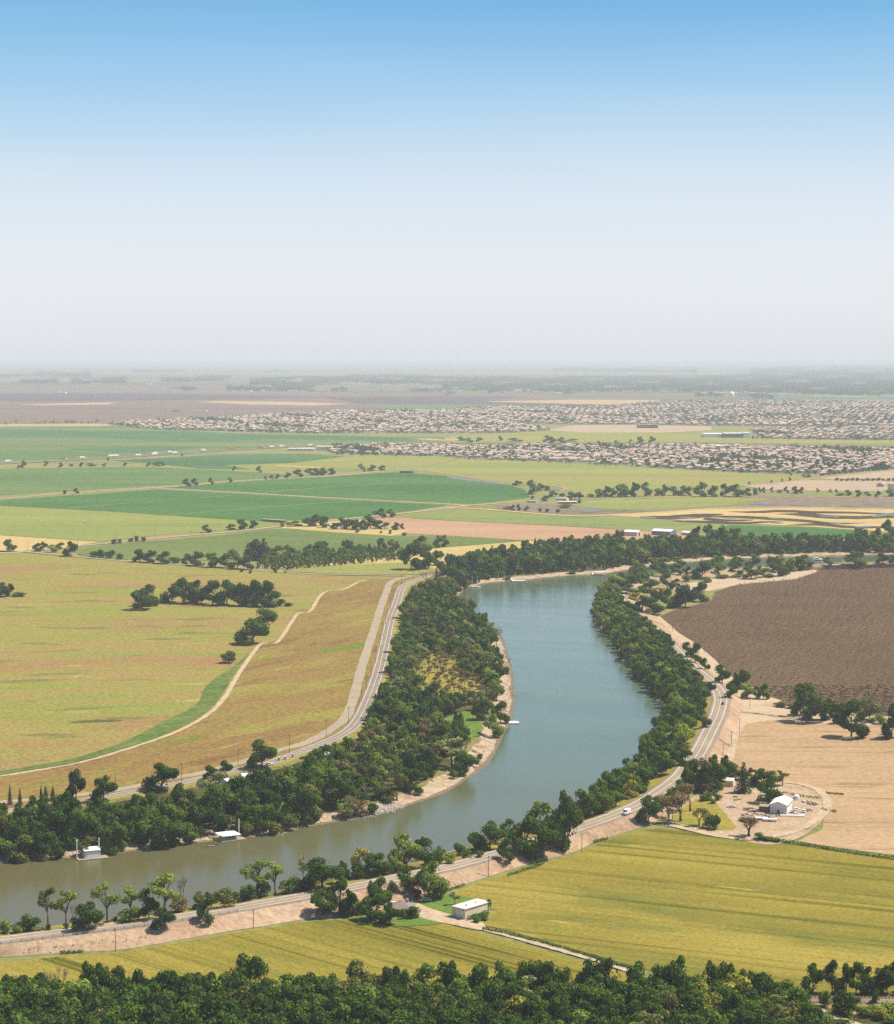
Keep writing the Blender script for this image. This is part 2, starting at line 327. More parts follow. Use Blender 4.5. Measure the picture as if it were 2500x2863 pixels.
# ------------------------------------------------------------------ ground geometry
STRUCT = []
def structure(name, me, label, cat):
    o = link(name, me); tag(o, label, cat, None, 'structure'); STRUCT.append(o); return o
def smooth_px(pts, step=None, n=None, closed=False):
    P = [Vector((p[0], p[1])) for p in pts]; outp = []
    k = len(P)
    for i in range(k - (0 if closed else 1)):
        if closed: p0, p1, p2, p3 = P[i - 1], P[i], P[(i + 1) % k], P[(i + 2) % k]
        else: p0, p1, p2, p3 = P[max(0, i - 1)], P[i], P[i + 1], P[min(k - 1, i + 2)]
        m = max(2, int((p2 - p1).length / (step or 12)))
        for j in range(m):
            t = j / m
            outp.append(0.5 * ((2 * p1) + (p2 - p0) * t + (2 * p0 - 5 * p1 + 4 * p2 - p3) * t * t + (3 * p1 - p0 - 3 * p2 + p3) * t ** 3))
    if not closed: outp.append(P[-1])
    return [(p.x, p.y) for p in outp]
def rough_edge(pts, amp=.8, step=14):
    outp = []; k = len(pts)
    for i in range(k):
        a, b = Vector(pts[i]), Vector(pts[(i + 1) % k]); m = max(1, int((b - a).length / step))
        for j in range(m):
            p = a.lerp(b, j / m)
            if j: p = p + Vector((random.uniform(-amp, amp), random.uniform(-amp, amp) * .5))
            outp.append((p.x, p.y))
    return outp
def field(name, pts, mat, z, label, cat='field', amp=.8, step=14, smooth=False):
    p = smooth_px(pts, 12, closed=True) if smooth else rough_edge(pts, amp, step)
    vs = [PX(x, y, z) for x, y in p]
    return structure(name, poly_mesh(name, vs, mat), label, cat)
def poly_mesh(name, vs, mat):
    tris = tessellate_polygon([[Vector((v.x, v.y, 0)) for v in vs]])
    fs = []
    for a, b, c in tris:
        n = (vs[b] - vs[a]).cross(vs[c] - vs[a])
        fs.append((a, b, c) if n.z > 0 else (a, c, b))
    mb = MB(); mb.add(vs, fs); return mb.mesh(name, [M[mat]])
def resample(P, n):
    d = [0]
    for a, b in zip(P, P[1:]): d.append(d[-1] + (b - a).length)
    outp = []; j = 0
    for i in range(n):
        s = d[-1] * i / (n - 1)
        while j < len(d) - 2 and d[j + 1] < s: j += 1
        t = (s - d[j]) / max(1e-9, d[j + 1] - d[j]); outp.append(P[j].lerp(P[j + 1], min(1, max(0, t))))
    return outp
def length(P): return sum((b - a).length for a, b in zip(P, P[1:]))
def line_w(pts, z, step=6.0, smooth=True):
    P = [PX(x, y, z) for x, y in pts]
    if smooth:
        # catmull in world space
        Q = []
        for i in range(len(P) - 1):
            p0, p1, p2, p3 = P[max(0, i - 1)], P[i], P[i + 1], P[min(len(P) - 1, i + 2)]
            for j in range(10):
                t = j / 10
                Q.append(0.5 * ((2 * p1) + (p2 - p0) * t + (2 * p0 - 5 * p1 + 4 * p2 - p3) * t * t + (3 * p1 - p0 - 3 * p2 + p3) * t ** 3))
        Q.append(P[-1]); P = Q
    return resample(P, max(3, int(length(P) / step)))
def normals(P):
    ns = []
    for i in range(len(P)):
        t = P[min(i + 1, len(P) - 1)] - P[max(i - 1, 0)]; t.z = 0
        if t.length < 1e-9: t = Vector((1, 0, 0))
        t.normalize(); ns.append(Vector((-t.y, t.x, 0)))
    # average over a window so offsets do not fold in tight bends
    k = 3; r = []
    for i in range(len(ns)):
        s = Vector((0, 0, 0))
        for j in range(max(0, i - k), min(len(ns), i + k + 1)): s += ns[j]
        r.append(s.normalized())
    return r
def offs(P, d, z=None, jit=0.0):
    ns = normals(P); r = []
    ph = random.uniform(0, 50)
    for i, (p, n) in enumerate(zip(P, ns)):
        q = p + n * (d + (jit * (math.sin(i * .37 + ph) + math.sin(i * .91 + ph * 2) * .6 + random.uniform(-.5, .5)) if jit else 0))
        if z is not None: q.z = z + (random.uniform(-.12, .12) if jit else 0)
        r.append(q)
    return r
def loft(name, lines, mats, label, cat, us=None):
    n = len(lines[0]); mb = MB(); L = [0]
    for i in range(1, n): L.append(L[-1] + (lines[0][i] - lines[0][i - 1]).length)
    for l in lines: mb.v += [tuple(p) for p in l]
    ms = sorted(set(mats)); uvs = []
    for k in range(len(lines) - 1):
        for i in range(n - 1):
            a, b, c, d = k * n + i, k * n + i + 1, (k + 1) * n + i + 1, (k + 1) * n + i
            va, vb, vc = (Vector(mb.v[q]) for q in (a, b, d))
            q = [(a, i, k), (b, i + 1, k), (c, i + 1, k + 1), (d, i, k + 1)]
            if ((vb - va).cross(vc - va)).z < 0: q = q[::-1]
            mb.f.append(tuple(w[0] for w in q)); mb.m.append(ms.index(mats[k]))
            if us: uvs += [(us[w[2]], L[w[1]]) for w in q]
    me = mb.mesh(name, [M[m] for m in ms], smooth=not us)
    if us:
        u = me.uv_layers.new(name='UVMap'); u.data.foreach_set('uv', np.array(uvs, dtype=np.float32).ravel())
    return structure(name, me, label, cat)
def ribbon(name, pts, w, z, mat, label, cat='track', step=6.0, jit=0.0, uv=False, smooth=True):
    P = line_w(pts, z, step, smooth)
    return loft(name, [offs(P, -w / 2, z, jit), offs(P, w / 2, z, jit)], [mat], label, cat, us=[-w / 2, w / 2] if uv else None)

# base sheet to the horizon
mb = MB(); mb.add([(-60000, 300, 0), (60000, 300, 0), (60000, 74000, 0), (-60000, 74000, 0)], [(0, 1, 2, 3)])
structure('ground', mb.mesh('ground', [M['ground']]), 'flat hazy valley floor of patchwork farmland running to the horizon', 'ground')
field('ground', [(-500, 3300), (-420, 1186), (1300, 1186), (2900, 1190), (3000, 3300)], 'grassland', .03, 'olive and tan dry grassland between the fields', 'ground')

# --- far fields
Z = .10
field('ploughed_field', [(-300, 1086), (460, 1083), (800, 1096), (1250, 1101), (1560, 1103), (1500, 1130), (1250, 1146), (800, 1157), (349, 1180), (-300, 1187)], 'far_brown', Z, 'far brown ploughed field left of the suburb')
field('fallow_field', [(-300, 1102), (300, 1099), (700, 1104), (950, 1111), (700, 1116), (200, 1121), (-300, 1122)], 'far_purple', Z + .3, 'dark purple strip of bare soil across the far brown field')
field('fallow_field', [(900, 1110), (1250, 1107), (1480, 1110), (1350, 1118), (1700, 1133), (1690, 1140), (1250, 1131), (1000, 1128)], 'far_purple', Z + .3, 'dark wedge of bare soil behind the suburb')
field('stubble_field', [(545, 1124), (625, 1121), (800, 1123), (991, 1129), (870, 1134), (700, 1131)], 'far_tan', Z + .5, 'bright tan sliver of stubble in the far brown field')
field('stubble_field', [(40, 1131), (200, 1127), (330, 1125), (300, 1131), (120, 1133)], 'far_tan', Z + .5, 'faint pale streak of stubble at far left')
field('stubble_field', [(1350, 1123), (1600, 1117), (1850, 1118), (1800, 1128), (1680, 1131)], 'far_tan', Z + .5, 'tan stubble field behind the right suburb')
field('meadow', [(1000, 1134), (1300, 1130), (1560, 1134), (1450, 1142), (1100, 1147)], 'far_green', Z + .5, 'thin green meadow just behind the suburb')
field('meadow', [(1250, 1080), (1500, 1086), (1900, 1096), (2500, 1118), (2700, 1122), (2600, 1108), (2000, 1090), (1600, 1098), (1250, 1098)], 'far_green', Z + .2, 'green strip in front of the hazy town')
field('dirt_strip', [(-300, 1187), (60, 1185), (270, 1184), (340, 1188), (270, 1192), (-300, 1193)], 'far_tan', .5, 'pale bare strip along the far canal at left')
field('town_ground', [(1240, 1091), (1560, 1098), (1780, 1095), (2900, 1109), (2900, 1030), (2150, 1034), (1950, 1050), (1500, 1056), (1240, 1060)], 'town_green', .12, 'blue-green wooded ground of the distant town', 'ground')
# --- suburbs
SUB_A = [(1290, 1252), (1500, 1247), (1875, 1247), (2200, 1253), (2560, 1260), (2560, 1306), (2440, 1316), (2311, 1326), (2084, 1320), (1875, 1309), (1620, 1292), (1340, 1283), (1225, 1274)]
SUB_B = [(930, 1249), (1100, 1245), (1290, 1249), (1225, 1274), (1060, 1271), (930, 1265)]
SUB_C = [(303, 1187), (349, 1180), (625, 1170), (800, 1158), (1250, 1147), (1424, 1139), (1640, 1141), (1875, 1124), (2200, 1123), (2560, 1128), (2560, 1190), (2119, 1192), (1875, 1188), (1581, 1186), (1424, 1180), (1530, 1203), (1390, 1212), (1078, 1209), (869, 1211), (625, 1205), (436, 1200)]
SUB_D = [(2100, 1200), (2250, 1197), (2560, 1194), (2560, 1230), (2300, 1228), (2120, 1224)]
for s_, lb in ((SUB_A, 'paved and planted ground under the near suburb'), (SUB_B, 'ground under the small suburb beside the freeway'), (SUB_C, 'ground under the far suburb'), (SUB_D, 'ground under the right-hand far suburb')):
    field('suburb_ground', s_, 'suburb', .35, lb, 'ground')
field('graded_field', [(1530, 1203), (1600, 1189), (1780, 1187), (1860, 1190), (1990, 1192), (1990, 1203), (1890, 1209), (1640, 1209)], 'lot', .5, 'pale graded building land between the suburbs')
field('meadow', [(1260, 1216), (1560, 1205), (1880, 1210), (2120, 1226), (2560, 1232), (2560, 1243), (1900, 1236), (1500, 1238), (1250, 1236)], 'olive_meadow', .45, 'olive meadow between the two suburbs')
# --- left middle distance
field('meadow', [(-300, 1193), (303, 1190), (625, 1210), (870, 1215), (1240, 1222), (1240, 1236), (1008, 1240), (775, 1249), (625, 1257), (300, 1279), (-300, 1302)], 'crop_d', .2, 'patchy green field beyond the freeway')
field('crop_field', [(-300, 1200), (0, 1199), (230, 1204), (480, 1207), (625, 1213), (870, 1217), (1130, 1224), (1170, 1232), (960, 1230), (760, 1226), (620, 1234), (450, 1232), (250, 1221), (-300, 1216)], 'teal_crop', .45, 'long teal green crop strip beyond the freeway')
field('crop_field', [(-300, 1262), (0, 1257), (180, 1258), (330, 1272), (180, 1277), (-300, 1288)], 'crop_b', .45, 'bright green crop corner beyond the freeway at left')
field('crop_field', [(180, 1255), (420, 1246), (560, 1248), (500, 1258), (380, 1266), (300, 1264)], 'teal_crop', .5, 'small dark green plot beyond the freeway')
field('crop_field', [(307, 1287), (625, 1271), (848, 1268), (968, 1276), (813, 1294), (625, 1300), (700, 1312), (560, 1310), (408, 1294)], 'teal_crop', .25, 'green wedge of crop just below the freeway')
field('meadow', [(625, 1301), (813, 1295), (968, 1277), (1000, 1270), (1225, 1276), (1285, 1282), (1150, 1311), (1080, 1314), (860, 1306), (720, 1312)], 'olive_meadow', .22, 'pale olive meadow left of the near suburb')
field('stubble_field', [(770, 1300), (900, 1306), (940, 1309), (860, 1308), (770, 1303)], 'straw', .6, 'thin straw streak in the olive meadow')
field('crop_field', [(-300, 1313), (296, 1307), (453, 1307), (625, 1316), (800, 1326), (817, 1331), (625, 1343), (506, 1354), (244, 1369), (-300, 1404)], 'crop_b', .25, 'green field behind the upper dirt road at left')
field('crop_field', [(-300, 1418), (0, 1398), (244, 1382), (436, 1368), (625, 1378), (904, 1394), (1250, 1412), (1150, 1428), (1061, 1438), (974, 1449), (730, 1457), (625, 1451), (314, 1430), (0, 1413), (-300, 1408)], 'crop_a', .25, 'emerald green field in the middle distance at left')
field('crop_field', [(460, 1363), (625, 1350), (817, 1338), (937, 1331), (1100, 1320), (1260, 1331), (1424, 1357), (1466, 1368), (1484, 1390), (1420, 1398), (1325, 1409), (1250, 1406), (904, 1388), (625, 1372)], 'crop_a', .27, 'long emerald field reaching to the ditch and mast')
for a, b_, l in (((180, 1421), (640, 1386), 'upper'), ((470, 1440), (1000, 1399), 'middle'), ((740, 1376), (1100, 1350), 'far')):
    ribbon('field_track', [a, ((a[0] + b_[0]) / 2, (a[1] + b_[1]) / 2 - 1), b_], 5, .4, 'olive_meadow', l + ' pale track across the emerald field')
field('crop_field', [(-300, 1409), (0, 1415), (314, 1432), (730, 1458), (1000, 1451), (1061, 1444), (880, 1466), (770, 1470), (625, 1484), (474, 1493), (279, 1513), (209, 1509), (0, 1495), (-300, 1480)], 'crop_c', .25, 'yellow-green field in front of the emerald field')
field('stubble_field', [(-300, 1481), (0, 1497), (209, 1511), (279, 1515), (209, 1527), (60, 1541), (-300, 1536)], 'straw', .28, 'tan stubble strip at the left edge')
field('vineyard', [(200, 1538), (314, 1522), (418, 1513), (625, 1496), (760, 1479), (974, 1484), (1113, 1499), (1250, 1497), (1390, 1504), (1477, 1511), (1390, 1517), (1250, 1530), (1113, 1545), (1000, 1562), (625, 1568), (240, 1562)], 'vineyard', .3, 'green field of close crop rows behind the tree line')
field('stubble_field', [(900, 1580), (1080, 1547), (1250, 1530), (1480, 1512), (1560, 1516), (1420, 1548), (1260, 1585), (1200, 1600), (1120, 1590)], 'straw', .32, 'yellow straw strip behind the north bank trees')
field('farmyard', [(785, 1476), (800, 1469), (900, 1459), (1010, 1452), (1100, 1470), (1140, 1490), (1100, 1498), (950, 1489)], 'straw', .36, 'dry farmyard under the far farmstead', 'ground')
field('ploughed_field', [(1040, 1452), (1061, 1446), (1250, 1456), (1564, 1471), (1738, 1481), (1960, 1490), (1970, 1518), (1700, 1523), (1477, 1511), (1250, 1497), (1130, 1492), (1090, 1468)], 'pink_field', .34, 'pinkish tilled field beside the white barns')
field('crop_field', [(1100, 1440), (1250, 1427), (1400, 1430), (1560, 1442), (1700, 1449), (1875, 1458), (2050, 1466), (2080, 1480), (1940, 1489), (1738, 1480), (1564, 1470), (1250, 1455)], 'pale_green', .3, 'bright green strip behind the pinkish tilled field')
field('meadow', [(1150, 1312), (1285, 1284), (1355, 1287), (1620, 1297), (1875, 1312), (2084, 1323), (2265, 1330), (2240, 1340), (2074, 1357), (1890, 1362), (1700, 1376), (1640, 1388), (1590, 1372), (1560, 1360), (1424, 1350), (1337, 1337), (1250, 1323)], 'olive_meadow', .28, 'broad pale green meadow in front of the near suburb')
field('crop_field', [(1600, 1412), (1640, 1402), (1875, 1391), (2010, 1389), (2165, 1395), (2100, 1403), (2040, 1413), (1930, 1421), (1875, 1426), (1700, 1424)], 'crop_c', .32, 'yellow-green field in front of the poplar row')
field('marsh', [(1380, 1412), (1500, 1408), (1640, 1414), (1700, 1426), (1900, 1424), (2050, 1415), (2160, 1396), (2070, 1390), (2084, 1382), (2300, 1386), (2900, 1388), (2900, 1428), (2190, 1420), (1980, 1426), (1700, 1436), (1560, 1437), (1400, 1426)], 'marsh', .3, 'mauve marshy scrubland right of the mast', 'ground')
field('building_lot', [(2074, 1358), (2245, 1342), (2310, 1343), (2900, 1347), (2900, 1376), (2300, 1373), (2160, 1370)], 'lot', .45, 'graded pinkish building lot in front of the suburb at right', 'ground')
field('building_lot', [(2285, 1337), (2468, 1317), (2560, 1310), (2900, 1340), (2330, 1341)], 'lot', .5, 'smaller graded lot behind the hedge at right', 'ground')
field('wetland', [(1690, 1440), (1875, 1430), (1980, 1423), (2189, 1419), (2400, 1423), (2640, 1427), (2640, 1500), (2398, 1481), (2259, 1472), (2119, 1465), (1980, 1462), (1875, 1452)], 'wet_straw', .4, 'straw coloured banks of the winding wetland channels', 'ground')
def swirl(pts, w, lab, mat='wet_dark', z=.55, name='channel'):
    P = [PX(x, y, z) for x, y in smooth_px(pts, 6)]
    P = resample(P, max(10, int(length(P) / 25)))
    # width given in picture pixels of depth, tapered at the ends
    a, b_ = [], []
    ns = normals(P)
    for i, p in enumerate(P):
        t = i / (len(P) - 1); k = min(1, 6 * t, 6 * (1 - t)) ** .5 * (1 + .25 * math.sin(i * .5))
        d = w * .68 * (p.y ** 2 / (F * CAMH)) * .5 * max(.05, k)
        n = ns[i]; d = d * (abs(n.y) + .28 * abs(n.x))
        a.append(p - n * d); b_.append(p + n * d)
    return loft(name, [a, b_], [mat], lab, 'channel')
swirl([(2035, 1430), (2110, 1432), (2189, 1428), (2270, 1432), (2380, 1433), (2480, 1437), (2600, 1438)], 8, 'dark winding channel nearest the marsh')
swirl([(2170, 1437), (2240, 1437), (2300, 1444), (2390, 1447), (2460, 1445), (2600, 1442)], 11, 'second dark winding channel from the marsh')
swirl([(1800, 1444), (1875, 1447), (1940, 1442), (1990, 1438), (2025, 1437)], 11, 'short dark channel at the left end of the wetland')
swirl([(1965, 1446), (2010, 1444), (2090, 1446), (2170, 1451), (2250, 1456), (2330, 1464), (2420, 1462)], 8, 'dark channel arcing over the straw loop')
swirl([(1975, 1447), (2000, 1453), (2060, 1455), (2110, 1453)], 7, 'small dark oval channel in the straw loop')
swirl([(1880, 1456), (1980, 1459), (2080, 1462), (2140, 1459), (2190, 1458)], 7, 'front dark channel along the green plot')
swirl([(2200, 1468), (2290, 1466), (2380, 1474), (2470, 1474), (2600, 1476)], 8, 'dark channel at the right front of the wetland')
for i, (p, w) in enumerate([([(1910, 1449), (1935, 1446)], 6), ([(2150, 1446), (2185, 1452)], 4), ([(2290, 1444), (2325, 1443), (2345, 1447)], 4), ([(2440, 1446), (2490, 1436), (2560, 1430)], 4),
                            ([(2030, 1449), (2060, 1447)], 4), ([(2160, 1462), (2190, 1461)], 3), ([(2320, 1464), (2360, 1463)], 3), ([(2120, 1411), (2150, 1407)], 8), ([(2230, 1413), (2250, 1411)], 6), ([(2370, 1415), (2385, 1413)], 5), ([(2440, 1411), (2460, 1409)], 6),
                            ([(1640, 1433), (1660, 1427), (1672, 1421)], 8), ([(1800, 1447), (1830, 1446)], 7), ([(2395, 1474), (2440, 1470)], 4)]):
    swirl(p, w, 'shallow pool of water, %s of those scattered over the marsh and wetland' % ordn(i), 'pond', .75, 'pool')
swirl([(1250, 1331), (1300, 1340), (1390, 1352), (1430, 1356)], 5, 'brown water ditch beside the emerald field', 'pond', .5, 'ditch')
swirl([(1530, 1371), (1552, 1368), (1566, 1366)], 9, 'brown pond by the ditch', 'pond', .5, 'ditch')
ribbon('dirt_track', [(1148, 1313), (1250, 1324), (1337, 1339), (1424, 1352), (1500, 1356), (1555, 1359), (1582, 1365), (1568, 1372)], 9, .55, 'pink_field', 'reddish dirt bank along the ditch')
field('crop_field', [(2040, 1468), (2259, 1474), (2400, 1483), (2420, 1506), (2080, 1506), (1990, 1490)], 'crop_a', .42, 'dark green plot between the wetland and the woods')
# --- far roads and tracks
FW = [(-300, 1312), (0, 1296), (300, 1281), (625, 1259.5), (775, 1251), (1008, 1242.5), (1250, 1239), (1494, 1240), (1875, 1238.5), (2200, 1243), (2600, 1249)]
ribbon('freeway', FW, 30, .9, 'freeway', 'grey freeway carrying trucks across the plain', 'road', 60)
ribbon('dirt_road', [(-300, 1412), (0, 1393), (244, 1375), (506, 1359), (625, 1348), (800, 1337), (937, 1330), (1078, 1316), (1148, 1313)], 9, .5, 'dirt', 'upper dirt road between the green fields', 'road', 20)
ribbon('dirt_road', [(436, 1366), (625, 1375), (904, 1391), (1250, 1409), (1300, 1414)], 8, .55, 'dirt', 'straight dirt road between the two emerald fields', 'road', 20)
ribbon('dirt_road', [(-60, 1546), (70, 1543), (209, 1527), (314, 1517), (418, 1506), (625, 1488), (782, 1471), (900, 1457), (1061, 1441), (1160, 1431), (1250, 1420), (1340, 1411), (1465, 1402), (1520, 1398)], 8, .6, 'dirt', 'long dirt road from the farmstead to the mast', 'road', 20)
ribbon('dirt_road', [(1230, 1421), (1310, 1421), (1424, 1429), (1564, 1440), (1650, 1443), (1740, 1437), (1875, 1430), (2000, 1421), (2189, 1418), (2600, 1425)], 13, .62, 'wet_straw', 'sandy road along the marsh edge', 'road', 20)
ribbon('dirt_road', [(1640, 1405), (1700, 1399), (1800, 1392), (2000, 1388), (2300, 1388), (2600, 1394)], 8, .62, 'straw', 'pale farm lane under the poplar row', 'road', 20)
ribbon('dirt_road', [(2020, 1360), (2160, 1350), (2270, 1339), (2400, 1325), (2600, 1305)], 9, .7, 'lot', 'straight pinkish road past the hedge at right', 'road', 20)
ribbon('canal_bank', [(-300, 1313), (150, 1308), (300, 1305), (408, 1298), (453, 1300)], 10, .5, 'straw', 'straw coloured bank below the freeway', 'track', 20)
ribbon('dirt_mound', [(1180, 1226), (1220, 1230), (1262, 1231), (1280, 1226)], 60, .8, 'far_tan', 'bare tan earth at the freeway interchange', 'ground', 20)
# --- left pasture, slope, tracks
P1 = [(-250, 2215), (0, 2170), (209, 2135), (349, 2096), (488, 2048), (579, 1999), (628, 1950), (670, 1880), (723, 1806), (747, 1798), (778, 1793), (827, 1722), (843, 1713), (869, 1707), (904, 1658), (965, 1646), (1009, 1625), (1060, 1621)]
P2 = [(-250, 2262), (60, 2238), (300, 2212), (400, 2194), (506, 2172), (572, 2159), (694, 2126), (781, 2098), (834, 2084), (886, 2063), (938, 2031), (970, 2000), (991, 1944), (1012, 1864), (1044, 1766), (1064, 1700), (1082, 1651), (1090, 1631), (1115, 1618), (1148, 1611)]
R1 = [(-250, 2292), (60, 2262), (300, 2226), (420, 2204), (520, 2186), (659, 2153), (746, 2136), (799, 2116), (903, 2078), (973, 2043), (1006, 2006), (1027, 1962), (1042, 1925), (1061, 1866), (1078, 1794), (1092, 1731), (1110, 1683), (1127, 1640), (1176, 1616), (1215, 1606), (1262, 1597), (1330, 1580)]
field('pasture', [(-400, 1556), (-60, 1548), (49, 1544), (181, 1556), (366, 1571), (625, 1588), (820, 1603), (939, 1609), (1060, 1616)] + P1[::-1][1:], 'pasture', .3, 'broad dry pasture of yellow and reddish grass at left', amp=.3)
P1w = line_w(P1, .32, 8)
GS = [p for p in line_w([(-250, 2215), (0, 2170), (209, 2135), (349, 2096), (488, 2048), (579, 1999), (628, 1950), (670, 1880), (705, 1830)], .5, 6)]
_l = len(GS)
loft('green_strip', [[p + n * (3.0) for p, n in zip(GS, normals(GS))], [p + n * (3.0 + (15 + 3 * math.sin(i * .21)) * min(1, (_l - i) / 30, .35 + i / 60)) for i, (p, n) in enumerate(zip(GS, normals(GS)))]], ['green_strip'], 'dense green weed strip along the curving path', 'grass')
n_ = 160
a_ = resample(line_w(P1, .34, 5), n_); p2c = line_w(P2, 3.6, 5); c_ = resample(offs(p2c, 3.0, 3.55), n_)
mid = [a.lerp(c, .5) for a, c in zip(a_, c_)]
for a, m_, c in zip(a_, mid, c_): m_.z = 1.6
loft('levee_field', [a_, mid, c_], ['slope_grass', 'slope_grass'], 'brown dry grass slope between the two curving paths', 'field')
ribbon('footpath', P1, 3.2, .62, 'dirt', 'narrow pale footpath curving along the pasture', 'path', 4, .12)
loft('gravel_track', [offs(p2c, 3.4, 3.7, .2), offs(p2c, -3.4, 3.7, .2)], ['gravel'], 'wide grey gravel track beside the left road', 'track')
r1c = line_w(R1, 4.0, 5)
loft('road', [offs(r1c, -4.6, 4.0), offs(r1c, 4.6, 4.0)], ['road_l'], 'two-lane asphalt road along the left levee', 'road', us=[-4.6, 4.6])
n_ = 220
ra = resample(offs(r1c, 4.5, 3.96), n_)
pa = offs(line_w(P2, 3.6, 3), -3.3, 3.66)
near = []
for p in ra:
    q = min(pa, key=lambda w: (w - p).length_squared); near.append(q if (q - p).length < 60 else p + Vector((0, 6, 0)))
loft('grass_verge', [ra, near], ['slope_grass'], 'dry grass verge between the road and the gravel track', 'grass')
loft('road_shoulder', [offs(r1c, -4.5, 3.94), offs(r1c, -7.0, 3.6), offs(r1c, -12, 2.95)], ['verge', 'bank_grass'], 'grassy river-side shoulder of the left road', 'grass')
ribbon('road', [(-250, 1528), (-60, 1539), (49, 1541), (181, 1553), (366, 1569), (625, 1586), (820, 1601), (939, 1606), (1060, 1608), (1150, 1609)], 6.5, .7, 'gravel', 'narrow pale road along the top of the pasture', 'road', 8)
field('meadow', [(800, 1598), (880, 1585), (1000, 1578), (1120, 1572), (1240, 1592), (1180, 1606), (940, 1604)], 'olive_meadow', .4, 'pale grass triangle at the road junction')

# --- river and its banks
LW = [(-250, 2452), (-60, 2424), (56, 2410), (206, 2397), (293, 2391), (370, 2380), (474, 2367), (516, 2360), (617, 2350), (694, 2340), (785, 2335), (810, 2325), (886, 2307), (938, 2299), (1008, 2288), (1075, 2273), (1130, 2256), (1215, 2228), (1264, 2206), (1309, 2176), (1355, 2143), (1379, 2115), (1400, 2073), (1414, 2042), (1432, 2010), (1438, 1965), (1436, 1920), (1432, 1870), (1416, 1815), (1400, 1775), (1366, 1735), (1330, 1713), (1300, 1697), (1286, 1680), (1284, 1668), (1294, 1655), (1315, 1643), (1346, 1634), (1385, 1628), (1469, 1621), (1538, 1614), (1600, 1609), (1663, 1606), (1700, 1603), (1760, 1593), (1850, 1579), (1980, 1567), (2130, 1559), (2300, 1554), (2500, 1550), (2800, 1546)]
RW = [(2800, 1568), (2500, 1572), (2300, 1577), (2100, 1586), (1950, 1595), (1850, 1603), (1770, 1613), (1720, 1624), (1690, 1642), (1672, 1662), (1661, 1690), (1656, 1715), (1660, 1735), (1675, 1756), (1705, 1784), (1731, 1818), (1757, 1854), (1776, 1887), (1809, 1918), (1835, 1948), (1855, 1978), (1850, 2012), (1824, 2052), (1806, 2090), (1786, 2120), (1750, 2150), (1710, 2190), (1650, 2235), (1560, 2278), (1430, 2325), (1340, 2356), (1240, 2387), (1150, 2408), (1000, 2442), (870, 2468), (740, 2500), (600, 2524), (390, 2570), (200, 2600), (100, 2612), (0, 2622), (-250, 2650)]
lw = line_w(LW, .3, 5); rw = line_w(RW, .3, 5)
wv = offs(lw, 0, .3) + offs(rw, 0, .3)
structure('river', poly_mesh('river', wv, 'water'), 'wide green-blue river winding between wooded banks', 'water')
def bank(name, w, prof, mats, label):
    ls = [offs(w, d, z, j) for d, z, j in prof]
    return loft(name, ls, mats, label, 'bank'), ls
_, lb = bank('river_bank', lw, [(-3, -.3, 0), (2.5, .45, .6), (6, 1.0, 1.0), (13, 2.4, 1.4), (18, 3.2, 1.6)], ['mud', 'sand', 'sand', 'bank_grass'], 'sandy left bank of the river')
_, rb = bank('river_bank', rw, [(-2, -.3, 0), (1.2, .7, .5), (4.5, 2.0, .8), (8, 2.6, .6)], ['mud', 'sand', 'bank_grass'], 'low stony right bank of the river')
R2 = [(-250, 2664), (-60, 2638), (0, 2628), (314, 2589), (433, 2574), (600, 2548), (809, 2512), (984, 2480), (1119, 2452), (1251, 2424), (1384, 2388), (1453, 2366), (1621, 2312), (1705, 2283), (1788, 2248), (1844, 2213), (1896, 2174), (1928, 2136), (1952, 2105), (1980, 2052), (2005, 2000), (2014, 1968), (2016, 1955), (2008, 1930), (1983, 1902), (1945, 1873), (1896, 1826), (1851, 1777), (1816, 1749), (1770, 1718), (1742, 1690), (1734, 1665), (1741, 1645), (1767, 1630), (1809, 1618), (1851, 1609), (1914, 1601), (1984, 1595), (2071, 1590), (2224, 1582), (2500, 1574), (2800, 1568)]
r2c = line_w(R2, 4.5, 5)
# left terrace (woods) and right terrace sheets
def sheet(name, a, b, z, mat, label, cat='ground'):
    v = [Vector((p.x, p.y, z)) for p in a] + [Vector((p.x, p.y, z)) for p in b]
    return structure(name, poly_mesh(name, v, mat), label, cat)
far_back = [PX(x, y, 3.0) for x, y in ((2800, 1528), (2500, 1532), (2100, 1534), (1900, 1536), (1700, 1537), (1500, 1542), (1420, 1560), (1330, 1578))]
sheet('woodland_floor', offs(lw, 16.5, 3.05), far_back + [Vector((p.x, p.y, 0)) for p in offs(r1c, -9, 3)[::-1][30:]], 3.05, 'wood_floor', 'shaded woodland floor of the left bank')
sheet('river_terrace', offs(rw, 7.5, 2.55), offs(r2c, 9, 0), 2.55, 'bank_grass', 'grassy shelf between the right levee road and the river')
loft('road', [offs(r2c, -5.0, 4.5), offs(r2c, 5.0, 4.5)], ['road'], 'two-lane levee road curving along the right bank', 'road', us=[-5.0, 5.0])
loft('grass_verge', [offs(r2c, 4.9, 4.45), offs(r2c, 6.4, 4.2, .1), offs(r2c, 11, 2.9, .3), offs(r2c, 17, 2.62, .5)], ['shoulder', 'verge', 'verge'], 'yellow grass verge on the river side of the right levee road', 'grass')
